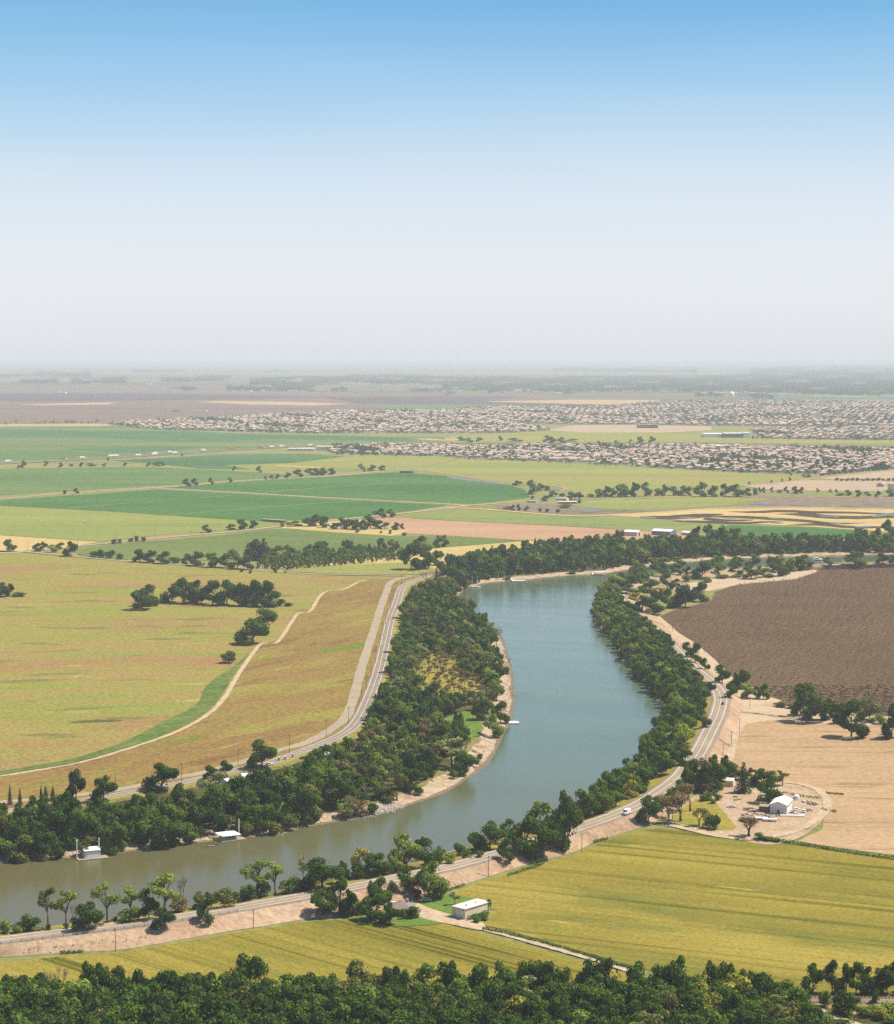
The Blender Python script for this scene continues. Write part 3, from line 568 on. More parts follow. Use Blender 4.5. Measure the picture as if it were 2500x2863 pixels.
TOE = [(-250, 2712), (-80, 2690), (0, 2678), (174, 2664), (324, 2657), (418, 2643), (625, 2606), (740, 2589), (865, 2569), (984, 2563), (1110, 2532), (1251, 2488), (1300, 2472), (1366, 2451), (1488, 2413), (1600, 2384), (1670, 2352), (1767, 2321), (1823, 2303), (1870, 2272), (1930, 2218), (1985, 2167), (2032, 2112), (2050, 2060), (2067, 2010), (2080, 1970), (2056, 1935), (1995, 1882), (1935, 1824), (1880, 1770), (1840, 1728), (1800, 1694), (1790, 1668), (1830, 1642), (1900, 1624), (2000, 1613), (2100, 1607), (2230, 1596), (2500, 1586), (2800, 1580)]
toe = line_w(TOE, .15, 3)
ro = offs(r2c, -4.9, 4.44); sh = offs(r2c, -6.6, 4.25, .15)
tz = [min(toe, key=lambda w: (w - p).length_squared) for p in ro]
md = [a.lerp(b, .5) + Vector((0, 0, random.uniform(-.2, .1))) for a, b in zip(sh, tz)]
loft('levee_slope', [ro, sh, md, tz], ['shoulder', 'slope_tan', 'slope_tan'], 'bare tan outer slope of the right levee', 'bank')
# --- right-hand fields
field('wheat_field', [(1260, 2500), (1310, 2480), (1366, 2460), (1488, 2421), (1600, 2392), (1690, 2352), (1790, 2322), (1850, 2317), (1945, 2326), (2070, 2342), (2200, 2360), (2350, 2380), (2560, 2404), (3500, 2420), (3500, 2786), (2240, 2786), (2100, 2790), (1770, 2700), (1600, 2653), (1430, 2604), (1360, 2588), (1352, 2582), (1372, 2564), (1385, 2545), (1330, 2520), (1290, 2515)], 'wheat', .22, 'large golden green wheat field at lower right')
field('wheat_field', [(-600, 2766), (-250, 2716), (0, 2692), (174, 2674), (324, 2664), (418, 2650), (625, 2613), (740, 2596), (865, 2577), (984, 2570), (1060, 2586), (1165, 2585), (1240, 2580), (1330, 2606), (1430, 2632), (1600, 2680), (1720, 2712), (2000, 2800), (1800, 2850), (-600, 2850), (-600, 2740)], 'wheat2', .22, 'striped golden green wheat field at lower left')
field('tilled_field', [(2046, 2130), (2062, 2050), (2085, 2020), (2150, 2010), (2240, 2016), (2330, 2022), (2500, 2032), (3500, 2040), (3500, 2412), (2560, 2398), (2350, 2372), (2230, 2352), (2300, 2318), (2308, 2250), (2280, 2215), (2200, 2186), (2110, 2170)], 'tan_field', .24, 'tan tilled field at right with faint rows')
field('bare_ground', [(2024, 2120), (2040, 2060), (2060, 2005), (2076, 1965), (2056, 1938), (1990, 1885), (1935, 1828), (1880, 1774), (1838, 1730), (1842, 1722), (1900, 1768), (1952, 1802), (2004, 1848), (2056, 1902), (2130, 1938), (2170, 1952), (2240, 1985), (2330, 2000), (2560, 2006), (3500, 2010), (3500, 2046), (2330, 2026), (2150, 2014), (2086, 2024), (2066, 2052), (2050, 2130)], 'dirt', .27, 'pale bare earth beside the levee road and orchard', 'ground')
field('orchard_ground', [(1896, 1702), (1960, 1688), (1990, 1678), (1998, 1655), (2071, 1632), (2225, 1618), (2284, 1598), (2296, 1590), (2500, 1584), (2800, 1580), (2800, 2010), (2500, 2002), (2330, 1985), (2217, 1967), (2158, 1950), (2123, 1925), (2053, 1899), (2001, 1846), (1949, 1801), (1896, 1768), (1848, 1722)], 'orchard_soil', .3, 'brown orchard ground at right', 'field')
field('bare_ground', [(1870, 1640), (2000, 1617), (2230, 1597), (2284, 1590), (2282, 1600), (2225, 1619), (2071, 1634), (1985, 1652), (1900, 1660)], 'dirt', .33, 'pale sandy headland above the orchard', 'ground')
field('farmyard', [(1838, 2306), (1850, 2302), (1905, 2250), (1990, 2200), (2050, 2186), (2120, 2178), (2200, 2188), (2290, 2210), (2312, 2240), (2302, 2290), (2240, 2340), (2150, 2362), (2060, 2345), (1950, 2322)], 'yard', .3, 'pale dirt farmyard around the white shed', 'ground', smooth=True)
field('dry_lawn', [(1880, 2290), (1935, 2242), (1985, 2225), (2006, 2250), (2050, 2300), (2052, 2318), (1980, 2318)], 'verge', .36, 'yellow dry grass patch in the farmyard', 'grass', smooth=True)
ribbon('dirt_track', [(1850, 2300), (1945, 2323), (2030, 2340), (2110, 2346), (2200, 2330), (2262, 2305), (2304, 2272), (2312, 2235), (2285, 2207), (2240, 2192), (2190, 2186)], 4.5, .5, 'dirt', 'looping pale dirt track around the farmyard', 'track', 3, .2)
ribbon('dirt_track', [(2030, 1986), (2060, 1988), (2110, 1992), (2170, 2000), (2240, 2010), (2300, 2014)], 4.5, .6, 'sand', 'dirt turning off the levee road towards the big trees', 'track', 3, .2)
ribbon('dirt_track', [(1160, 2530), (1200, 2545), (1255, 2570), (1310, 2588), (1360, 2598), (1430, 2617), (1600, 2664), (1700, 2694), (1790, 2722)], 4.0, .45, 'dirt', 'pale dirt track running past the flat-roofed shed', 'track', 3, .25)
field('driveway', [(1085, 2528), (1100, 2505), (1150, 2518), (1230, 2548), (1352, 2580), (1345, 2600), (1270, 2586), (1180, 2566)], 'dirt', .42, 'pale driveway of the roadside house', 'ground', smooth=True)
field('dry_lawn', [(1150, 2524), (1200, 2508), (1260, 2500), (1340, 2520), (1330, 2560), (1270, 2566), (1210, 2548)], 'lawn', .38, 'green lawn beside the flat-roofed shed', 'grass', smooth=True)
field('dry_lawn', [(1090, 2574), (1160, 2564), (1230, 2574), (1235, 2582), (1160, 2588), (1095, 2588)], 'lawn', .4, 'green lawn edge below the roadside house', 'grass', smooth=True)
# lawns in the left woods, orchard floor
field('lawn', [(1232, 2020), (1290, 1990), (1330, 1992), (1345, 2020), (1340, 2055), (1270, 2062)], 'lawn', 3.25, 'bright green garden lawn in the left woods', 'grass', smooth=True)
for i, (pts) in enumerate([[(1232, 2011), (1290, 2011), (1340, 2013)], [(1240, 2030), (1222, 2014), (1232, 1996)], [(1290, 2034), (1330, 2037)]]):
    ribbon('garden_path', pts, 1.6, 3.5, 'sand', '%s pale path on the garden lawn' % ordn(i), 'path', 2)
field('orchard_ground', [(1140, 1905), (1180, 1835), (1240, 1828), (1300, 1850), (1290, 1890), (1370, 1920), (1380, 1960), (1240, 1965), (1170, 1950)], 'verge', 3.2, 'brown orchard floor in the left woods', 'field', smooth=True)
for i, p in enumerate([[(730, 2250), (800, 2242), (830, 2256), (760, 2266)], [(650, 2290), (700, 2284), (712, 2294), (660, 2298)], [(905, 2245), (960, 2236), (985, 2250), (920, 2262)], [(1040, 2208), (1075, 2202), (1080, 2212), (1048, 2216)]]):
    field('lawn', p, 'lawn', 3.25, '%s bright green patch of grass under the left woods' % ordn(i), 'grass', smooth=True)
# bottom right road, railway
ribbon('dirt_track', [(2235, 2800), (2262, 2814), (2328, 2840), (2398, 2866), (2520, 2910)], 4.6, .5, 'dirt', 'pale dirt lane at the bottom right corner', 'track', 3, .2)
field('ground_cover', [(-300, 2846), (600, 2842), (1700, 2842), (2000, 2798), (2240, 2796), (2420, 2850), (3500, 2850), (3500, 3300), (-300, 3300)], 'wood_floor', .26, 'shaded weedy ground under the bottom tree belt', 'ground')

# ------------------------------------------------------------------ ray-hit tree of the ground
vs_, fs_ = [], []
for o in STRUCT:
    b_ = len(vs_); vs_ += [v.co.copy() for v in o.data.vertices]; fs_ += [tuple(b_ + i for i in p.vertices) for p in o.data.polygons]
BVH = BVHTree.FromPolygons(vs_, fs_)
# ------------------------------------------------------------------ foliage materials and tree meshes
def C(r, g, b): return (r, g, b, 1.0)
L = {
 'd': leaf_mat('dark_green_leaves', C(0.026, 0.058, 0.010), C(0.077, 0.128, 0.019), C(0.110, 0.157, 0.023)),
 'm': leaf_mat('mid_green_leaves', C(0.052, 0.102, 0.014), C(0.128, 0.191, 0.026), C(0.174, 0.220, 0.035)),
 'l': leaf_mat('light_green_leaves', C(0.128, 0.191, 0.030), C(0.255, 0.302, 0.056)),
 'y': leaf_mat('yellow_green_leaves', C(0.197, 0.209, 0.029), C(0.371, 0.325, 0.052)),
 'o': leaf_mat('olive_leaves', C(0.093, 0.114, 0.030), C(0.180, 0.180, 0.051)),
 'p': leaf_mat('pale_grey_green_leaves', C(0.174, 0.203, 0.093), C(0.290, 0.302, 0.145)),
 'b': leaf_mat('brown_budding_twigs', C(0.17, 0.125, 0.060), C(0.27, 0.20, 0.095)),
 'g': leaf_mat('grey_dark_needles', C(0.030, 0.051, 0.030), C(0.064, 0.086, 0.046)),
 'r': leaf_mat('reddish_dark_leaves', C(0.081, 0.046, 0.035), C(0.139, 0.075, 0.049)),
 'k': leaf_mat('orchard_twigs', C(.13, .10, .072), C(.175, .135, .095)),
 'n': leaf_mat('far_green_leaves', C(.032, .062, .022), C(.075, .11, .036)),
}
BARK = paint('tree_bark', C(.12, .09, .065), .95, .1, .2, 2.0)
PALEBARK = paint('pale_bark', C(.26, .22, .18), .95, .1, .2, 2.0)

def quads(P, Nn, size, r):
    """leaf clumps: one tilted diamond per point"""
    n = len(P)
    a = np.cross(Nn, r.normal(size=(n, 3))); a /= np.linalg.norm(a, axis=1)[:, None] + 1e-9
    b = np.cross(Nn, a); s = size[:, None]
    k = r.uniform(.6, 1.0, (n, 1))
    return np.stack([P + a * s, P + b * s * k, P - a * s, P - b * s * k], 1)      # n,4,3
def lobes_pts(lobes, per, r, fill=.25, up=.0):
    PP, NN = [], []
    for (cx, cy, cz, rx, ry, rz) in lobes:
        d = r.normal(size=(per, 3)); d[:, 2] += up; d /= np.linalg.norm(d, axis=1)[:, None]
        rad = np.where(r.random(per) < fill, r.uniform(.45, .85, per), r.uniform(.86, 1.08, per))[:, None]
        PP.append(np.array([cx, cy, cz]) + d * rad * np.array([rx, ry, rz]))
        nn = d + r.normal(size=(per, 3)) * .42; NN.append(nn / np.linalg.norm(nn, axis=1)[:, None])
    return np.concatenate(PP), np.concatenate(NN)
def mesh_from_quads(name, Q):
    n = len(Q); me = bpy.data.meshes.new(name)
    me.vertices.add(n * 4); me.vertices.foreach_set('co', Q.reshape(-1).astype(np.float32))
    me.loops.add(n * 4); me.loops.foreach_set('vertex_index', np.arange(n * 4, dtype=np.int32))
    me.polygons.add(n); me.polygons.foreach_set('loop_start', np.arange(0, n * 4, 4, dtype=np.int32))
    me.update(calc_edges=True); return me
def limb_tree(seed, top, lobes, r0=.028, base_w=.03):
    """tapered trunk with limbs that reach into the crown lobes"""
    rr = random.Random(seed); mb = MB()
    bx, by = rr.uniform(-.03, .03), rr.uniform(-.03, .03)
    mb.tube((0, 0, -.03), (bx, by, top), base_w, r0 * .8, 7)
    ls = sorted(lobes, key=lambda q: rr.random())[:7]
    for (cx, cy, cz, rx, ry, rz) in ls:
        m = Vector((bx + (cx - bx) * .45, by + (cy - by) * .45, top + (cz - top) * .5 + .02))
        mb.tube((bx, by, top * .93), m, r0 * .62, r0 * .4, 5); mb.tube(m, (cx, cy, cz + rz * .4), r0 * .4, r0 * .12, 4)
        for k in range(2):
            e = (cx + rr.uniform(-.1, .1), cy + rr.uniform(-.1, .1), cz + rr.uniform(0, rz * .8)); mb.tube(m, e, r0 * .26, r0 * .08, 3)
    return mb
def gen(kind, v):
    r = np.random.default_rng(1000 + v * 17 + sum(map(ord, kind))); rr = random.Random(v * 31 + sum(map(ord, kind)))
    lobes = []
    if kind == 'oak':
        lobes = [(0, 0, .55, .30, .30, .36)]
        for i in range(20):
            a = i * 2.4 + rr.uniform(-.4, .4); z = .13 + .70 * ((i * .618) % 1); R = (.36 if z < .6 else .36 * (1 - (z - .6) * 1.9)) * rr.uniform(.78, 1.12)
            s = rr.uniform(.13, .21); lobes.append((R * math.cos(a), R * math.sin(a), z, s, s, s * rr.uniform(.75, 1.05)))
        lobes.append((rr.uniform(-.12, .12), rr.uniform(-.12, .12), .85, .16, .16, .14))
        per, sz, top, fill = 150, .036, .2, .3
    elif kind == 'tall':
        lobes = [(0, 0, .5, .30, .30, .38)]
        for i in range(18):
            a = i * 2.4 + rr.uniform(-.5, .5); z = .11 + .75 * ((i * .618) % 1); R = .36 * (1 if z < .66 else 1 - (z - .66) * 2.2) * rr.uniform(.75, 1.12)
            s = rr.uniform(.14, .21); lobes.append((R * math.cos(a), R * math.sin(a), z, s, s, s * rr.uniform(.6, .85)))
        lobes.append((rr.uniform(-.08, .08), rr.uniform(-.08, .08), .9, .13, .13, .10))
        per, sz, top, fill = 150, .036, .16, .3
    elif kind == 'airy':
        for i in range(17):
            a = i * 2.4 + rr.uniform(-.6, .6); z = .50 + .42 * ((i * .618) % 1); R = .38 * rr.uniform(.35, 1.1) * (1 if z < .8 else .65)
            s = rr.uniform(.08, .15); lobes.append((R * math.cos(a), R * math.sin(a), z, s, s, s * rr.uniform(.55, .85)))
        per, sz, top, fill = 85, .028, .38, .35
    elif kind == 'shrub':
        for i in range(11):
            a = i * 2.4; z = .12 + .62 * rr.random(); R = .34 * rr.uniform(.2, 1.1) * (1 - z * .35); s = rr.uniform(.16, .25)
            lobes.append((R * math.cos(a), R * math.sin(a), z, s, s, s * 1.1))
        per, sz, top, fill = 105, .045, .15, .25
    elif kind == 'conifer':
        PP, NN = [], []
        for k in range(15):
            z = .10 + .88 * k / 15; R = .48 * (1 - (z - .1) / .92) ** .85 * rr.uniform(.85, 1.1)
            nb = 9 if k < 9 else 6
            for j in range(nb):
                a = j * 2 * math.pi / nb + k * 1.1; n = int(26 * max(.25, R / .45))
                t = r.random(n) ** .7; w = (1 - t) * .05 + .02
                x = t * R; off = r.normal(size=n) * w
                P = np.stack([x * math.cos(a) - off * math.sin(a), x * math.sin(a) + off * math.cos(a), z - t * R * .22 + r.normal(size=n) * .012], 1)
                nn = np.tile(np.array([math.cos(a) * .4, math.sin(a) * .4, .85]), (n, 1)) + r.normal(size=(n, 3)) * .4
                PP.append(P); NN.append(nn / np.linalg.norm(nn, axis=1)[:, None])
        P = np.concatenate(PP); Nn = np.concatenate(NN)
        mb = MB(); mb.tube((0, 0, -.02), (0, 0, .95), .028, .006, 6)
        return quads(P, Nn, r.uniform(.022, .038, len(P)), r), mb
    elif kind == 'spire':
        n = 1100; z = r.uniform(.06, 1, n); R = .46 * np.sin(np.pi * np.clip(.16 + z * .84, 0, 1)) ** .8 * r.uniform(.7, 1.05, n); a = r.uniform(0, 2 * np.pi, n)
        P = np.stack([R * np.cos(a), R * np.sin(a), z], 1); nn = np.stack([np.cos(a), np.sin(a), np.full(n, .35)], 1) + r.normal(size=(n, 3)) * .35
        mb = MB(); mb.tube((0, 0, -.02), (0, 0, .9), .07, .02, 6)
        return quads(P, nn / np.linalg.norm(nn, axis=1)[:, None], np.full(n, .055), r), mb
    elif kind in ('bare', 'brown'):
        mb = MB(); tips = []
        def br(p, d, l, rad, dep):
            q = p + d * l; mb.tube(p, q, rad, rad * .66, 5 if dep > 2 else 3)
            if dep == 0: tips.append(q); return
            if dep < 3: tips.append(q)
            for k in range(3 if dep > 1 else 4):
                n = (d + Vector((rr.uniform(-1, 1), rr.uniform(-1, 1), rr.uniform(-.25, .75))) * (.62 if kind == 'bare' else .8)).normalized()
                br(q, n, l * rr.uniform(.62, .86), rad * .62, dep - 1)
        if kind == 'bare': br(Vector((0, 0, -.02)), Vector((rr.uniform(-.06, .06), 0, 1)), .30, .03, 4); k, s = 2, .014
        else: br(Vector((0, 0, -.02)), Vector((0, 0, 1)), .20, .035, 4); k, s = 11, .030
        T = np.array([tuple(t) for t in tips]); T[:, 2] *= 1.0
        mxz = T[:, 2].max(); sxy = np.abs(T[:, :2]).max()
        T[:, 2] /= mxz; T[:, :2] *= .5 / sxy
        mb.v = [(x * .5 / sxy, y * .5 / sxy, z / mxz) for x, y, z in mb.v]
        P = np.repeat(T, k, 0) + r.normal(size=(len(T) * k, 3)) * (.03 if kind == 'bare' else .045); nn = r.normal(size=P.shape); nn[:, 2] = np.abs(nn[:, 2]) + .3
        return quads(P, nn / np.linalg.norm(nn, axis=1)[:, None], r.uniform(.6, 1.2, len(P)) * s, r), mb
    P, Nn = lobes_pts(lobes, per, r, fill, .15)
    return quads(P, Nn, r.uniform(.65, 1.3, len(P)) * sz, r), limb_tree(v, top, lobes, base_w=.032 if kind != 'shrub' else .02)
CACHE = {}
NVAR = {'oak': 6, 'tall': 6, 'airy': 4, 'shrub': 4, 'conifer': 3, 'spire': 2, 'bare': 3, 'brown': 4}
KN = {'o': 'oak', 't': 'tall', 'a': 'airy', 's': 'shrub', 'c': 'conifer', 'p': 'spire', 'x': 'bare', 'w': 'brown'}
NAMES = {'oak': 'broadleaf_tree', 'tall': 'tall_broadleaf_tree', 'airy': 'willow_tree', 'shrub': 'shrub', 'conifer': 'conifer_tree', 'spire': 'cypress_tree', 'bare': 'bare_tree', 'brown': 'walnut_tree'}
CATS = {'oak': 'tree', 'tall': 'tree', 'airy': 'willow tree', 'shrub': 'shrub', 'conifer': 'conifer', 'spire': 'cypress', 'bare': 'bare tree', 'brown': 'orchard tree'}
def tmesh(kind, v, mat, far=False):
    key = (kind, v, mat, far)
    if key in CACHE: return CACHE[key]
    bk = ('base', kind, v)
    if bk not in CACHE: CACHE[bk] = gen(kind, v)
    Q, mb = CACHE[bk]
    bark = PALEBARK if kind in ('bare',) else BARK
    if far:
        r = np.random.default_rng(v); Qf = Q
        if len(Q) > 900:
            idx = r.choice(len(Q), 900, replace=False); c = Q[idx].mean(1, keepdims=True); Qf = c + (Q[idx] - c) * (len(Q) / 900) ** .5
        b = MB(); b.tube((0, 0, -.03), (0, 0, .4), .035, .02, 5)
        nb = len(b.v); vs = b.v + [tuple(p) for p in Qf.reshape(-1, 3)]
        fs = b.f + [tuple(range(nb + 4 * i, nb + 4 * i + 4)) for i in range(len(Qf))]
        me = bpy.data.meshes.new(NAMES[kind]); me.from_pydata(vs, [], fs); me.materials.append(bark); me.materials.append(L[mat])
        me.polygons.foreach_set('material_index', [0] * len(b.f) + [1] * len(Qf)); me.update(); CACHE[key] = me; return me
    ck = ('crown', kind, v)
    if ck not in CACHE: CACHE[ck] = (mesh_from_quads('crown', Q), mb.mesh('trunk', [bark], True))
    cm = CACHE[ck][0].copy(); cm.materials.append(L[mat]); CACHE[key] = (cm, CACHE[ck][1]); return CACHE[key]
SPECS = []
TN = {'d': 'dark_', 'm': 'green_', 'l': 'light_', 'y': 'yellow_green_', 'o': 'olive_', 'p': 'pale_', 'b': 'brown_', 'g': 'grey_', 'r': 'reddish_', 'n': 'bluish_', 'k': 'brown_'}
TK = {'oak': 'round_tree', 'tall': 'tall_tree', 'airy': 'feathery_tree', 'shrub': 'shrub', 'conifer': 'conifer', 'spire': 'cypress', 'bare': 'bare_tree', 'brown': 'orchard_tree'}
def tname(code): return TN[code[1]] + TK[KN[code[0]]]
def tree(code, P, h, w, label, group=None, far=False, prio=0):
    SPECS.append((code, P.copy(), h, w, label, group, far, prio, random.randrange(NVAR[KN[code[0]]]), random.uniform(0, 6.28), random.uniform(.92, 1.08)))
def merged(name, specs, nq, label, cat, mat_of=lambda c: c[1], group=None):
    """many far trees as one mesh of leaf clumps"""
    r = np.random.default_rng(5); QQ, MI, mats = [], [], []
    for s_ in specs:
        code, P, h, w, v, rz = s_[0], s_[1], s_[2], s_[3], s_[8], s_[9]
        kind = KN[code[0]]; bk = ('base', kind, v)
        if bk not in CACHE: CACHE[bk] = gen(kind, v)
        Q = CACHE[bk][0]
        if len(Q) > nq:
            Q = Q[r.choice(len(Q), nq, replace=False)]; c = Q.mean(1, keepdims=True); Q = c + (Q - c) * min(3.2, (len(CACHE[bk][0]) / nq) ** .5)
        ca, sa = math.cos(rz), math.sin(rz); R = np.array([[ca, -sa, 0], [sa, ca, 0], [0, 0, 1]])
        Q = (Q @ R.T) * np.array([w, w, h]) + np.array(tuple(P)); QQ.append(Q)
        m = mat_of(code)
        if m not in mats: mats.append(m)
        MI.append(np.full(len(Q), mats.index(m)))
    me = mesh_from_quads(name, np.concatenate(QQ))
    for m in mats: me.materials.append(L[m])
    me.polygons.foreach_set('material_index', np.concatenate(MI).astype(np.int32)); me.update()
    return tag(link(name, me), label, cat, group, 'stuff')
def realize_trees():
    by = {}
    for s_ in SPECS: by.setdefault(tname(s_[0]), []).append(s_)
    rest = []
    for nm, ss in by.items():
        ss.sort(key=lambda q: (-q[7], -(q[2] / q[1].y)))
        rest += ss[CAP:]
        for (code, P, h, w, label, group, far, prio, v, rz, k) in ss[:CAP]:
            kind = KN[code[0]]
            if far:
                o = link(nm, tmesh(kind, v, code[1], True)); o.location = P; o.rotation_euler = (0, 0, rz); o.scale = (w, w * k, h)
            else:
                cm, tm = tmesh(kind, v, code[1]); o = empty(nm, P, rz, (w, w * k, h)); link('trunk', tm, o); link('crown', cm, o)
            tag(o, label, CATS[kind], group)
    if rest: merged('woodland', rest, 420, 'rear crowns of the woods on both banks that merge into one leafy mass', 'woodland')
CAP = 295
DESC = {'d': 'dark green', 'm': 'mid green', 'l': 'light green', 'y': 'yellow-green', 'o': 'olive green', 'p': 'pale grey-green', 'b': 'brown', 'g': 'grey-green', 'r': 'reddish dark', 'n': 'blue-green'}
KD = {'oak': 'rounded tree', 'tall': 'tall leafy tree', 'airy': 'feathery willow', 'shrub': 'low shrub', 'conifer': 'pointed conifer', 'spire': 'narrow dark spire', 'bare': 'bare twiggy tree', 'brown': 'spreading bare orchard tree'}
def row(where, items, group=None, far=False, wk=1.08):
    """trees listed as (code, x, base y, top y, width) in photograph pixels; each label counts from the left within its own kind"""
    items = sorted(items, key=lambda q: q[1]); cnt = {}
    tot = {}
    for it in items: tot[it[0]] = tot.get(it[0], 0) + 1
    for it in items:
        code, x, yb, yt, w = it; k = cnt.get(code, 0); cnt[code] = k + 1
        P = hit(x, yb); h = max(1.0, hgt(P, x, yt)); wm = w * mpx(P) * wk
        d = DESC[code[1]] + ' ' + KD[KN[code[0]]]
        if tot[code] == 1: lab = '%s %s' % (d, where)
        else: lab = '%s %s from left %s' % (ordn(k), d, where)
        tree(code, P, h, wm, lab, group, far, 1)
def inside(p, poly):
    x, y = p; r = False; j = len(poly) - 1
    for i in range(len(poly)):
        xi, yi = poly[i]; xj, yj = poly[j]
        if (yi > y) != (yj > y) and x < (xj - xi) * (y - yi) / (yj - yi) + xi: r = not r
        j = i
    return r
def scatter(poly_px, r, z=3.0, tries=30000, cap=2000, seed=1, avoid=()):
    rr = random.Random(seed); pw = [PX(x, y, z)[:2] for x, y in poly_px]; av = [[PX(x, y, z)[:2] for x, y in a] for a in avoid]
    x0, x1 = min(p[0] for p in pw), max(p[0] for p in pw); y0, y1 = min(p[1] for p in pw), max(p[1] for p in pw)
    g = {}; outp = []
    for _ in range(tries):
        p = (rr.uniform(x0, x1), rr.uniform(y0, y1)); c = (int(p[0] // r), int(p[1] // r))
        if not inside(p, pw) or any(inside(p, a) for a in av): continue
        if any((q[0] - p[0]) ** 2 + (q[1] - p[1]) ** 2 < r * r for i in (-1, 0, 1) for j in (-1, 0, 1) for q in g.get((c[0] + i, c[1] + j), ())): continue
        g.setdefault(c, []).append(p); outp.append(p)
        if len(outp) >= cap: break
    return outp
def stand(where, group, poly, r, mix, hr, wf, z=3.0, far=False, seed=1, avoid=(), lab=None, tries=30000):
    """mix: [(code, weight)], hr: height range, wf: crown width as a share of the height"""
    rr = random.Random(seed + 5); codes = [c for c, w in mix]; ws = [w for c, w in mix]; n = 0
    for (x, y) in scatter(poly, r, z, tries, seed=seed, avoid=avoid):
        code = rr.choices(codes, ws)[0]; P = drop(x, y); h = rr.uniform(*hr); k = KN[code[0]]
        f = {'oak': 1.0, 'tall': .86, 'airy': .85, 'shrub': 1.3, 'conifer': .5, 'spire': .24, 'bare': .6, 'brown': 1.1}[k] * wf * rr.uniform(.85, 1.15)
        if k == 'shrub': h *= .4
        if k == 'brown': h *= .55
        d = DESC[code[1]] + ' ' + KD[k]
        tree(code, P, h, h * f, '%s %s' % (d, where), d + 's ' + group, far); n += 1
    return n

# ------------------------------------------------------------------ trees one can point to (photograph pixels)
B = 'on the near river strip'
row(B, [('sl', 12, 2606, 2570, 40), ('sd', 85, 2604, 2549, 52), ('sm', 50, 2608, 2577, 34), ('ao', 135, 2594, 2478, 62), ('al', 185, 2594, 2482, 66), ('xb', 202, 2592, 2526, 34), ('od', 248, 2598, 2520, 74),
        ('al', 300, 2580, 2468, 80), ('al', 368, 2572, 2474, 62), ('sm', 362, 2576, 2533, 58), ('td', 416, 2566, 2482, 48), ('al', 458, 2566, 2442, 100), ('xb', 515, 2545, 2443, 40), ('sb', 500, 2550, 2508, 52), ('so', 560, 2540, 2492, 42),
        ('so', 625, 2534, 2475, 58), ('sd', 694, 2518, 2472, 52), ('al', 716, 2506, 2402, 96), ('al', 770, 2502, 2406, 60), ('sd', 737, 2508, 2452, 46), ('sm', 812, 2499, 2450, 64), ('sl', 845, 2488, 2462, 50), ('sm', 868, 2482, 2452, 36),
        ('ap', 848, 2472, 2392, 40), ('od', 900, 2484, 2395, 105), ('tm', 952, 2470, 2406, 36), ('ay', 1006, 2452, 2366, 56), ('sd', 1000, 2456, 2412, 50), ('tm', 1030, 2452, 2412, 36), ('od', 1058, 2448, 2383, 74), ('ol', 1106, 2440, 2372, 40),
        ('tl', 1138, 2430, 2328, 72), ('od', 1188, 2424, 2342, 80), ('sm', 1228, 2414, 2372, 34), ('sl', 1256, 2412, 2384, 40), ('sm', 1303, 2398, 2374, 34), ('so', 1342, 2396, 2376, 26), ('sd', 1285, 2392, 2352, 34)], 'trees on the near river strip', wk=1.22)
stand('in the understory of the near river strip', 'under the near river strip', [(-40, 2616), (100, 2606), (200, 2596), (390, 2566), (600, 2518), (740, 2496), (870, 2464), (1000, 2438), (1150, 2404), (1280, 2376), (1290, 2384), (1150, 2416), (1000, 2452), (870, 2478), (740, 2510), (600, 2534), (390, 2582), (200, 2610), (100, 2620), (-40, 2634)], 6.5, [('sm', 4), ('sd', 2), ('sl', 2), ('so', 2), ('am', .5), ('ao', .4)], (5.5, 11.5), .9, 2.2, seed=81)
row('clustered beside the near levee road', [('om', 1369, 2376, 2296, 84), ('om', 1330, 2376, 2326, 46), ('ol', 1508, 2322, 2240, 76), ('am', 1420, 2356, 2284, 52), ('od', 1466, 2380, 2280, 84), ('td', 1516, 2398, 2296, 96), ('td', 1588, 2370, 2228, 78), ('od', 1545, 2366, 2276, 70), ('tm', 1440, 2370, 2310, 60),
        ('om', 1627, 2298, 2205, 72), ('om', 1684, 2274, 2194, 64), ('td', 1576, 2318, 2210, 60), ('om', 1650, 2286, 2216, 56)], 'shade trees by the levee road')
row('on the bare levee slope', [('od', 457, 2598, 2536, 62), ('td', 577, 2577, 2494, 50), ('td', 1413, 2408, 2342, 46), ('od', 1812, 2302, 2222, 62)], 'trees on the levee slope')
row('around the roadside house', [('od', 905, 2556, 2488, 72), ('td', 948, 2552, 2462, 66), ('td', 975, 2560, 2486, 50), ('sy', 995, 2556, 2512, 46), ('od', 1035, 2552, 2462, 36), ('om', 1068, 2520, 2452, 56), ('om', 1094, 2516, 2462, 38), ('od', 1052, 2574, 2498, 80), ('td', 1090, 2584, 2524, 52), ('od', 1024, 2572, 2510, 48),
        ('sm', 1128, 2568, 2538, 26), ('sd', 1156, 2566, 2532, 44), ('sy', 1124, 2538, 2516, 24), ('od', 1138, 2488, 2422, 62), ('br' if 0 else 'or', 1160, 2512, 2462, 34), ('tl', 1214, 2512, 2408, 80), ('tm', 1186, 2502, 2420, 50), ('ab', 1272, 2530, 2494, 34), ('sm', 1365, 2552, 2512, 20), ('sm', 1352, 2572, 2552, 34), ('sm', 1334, 2578, 2562, 30)], 'trees around the roadside house')
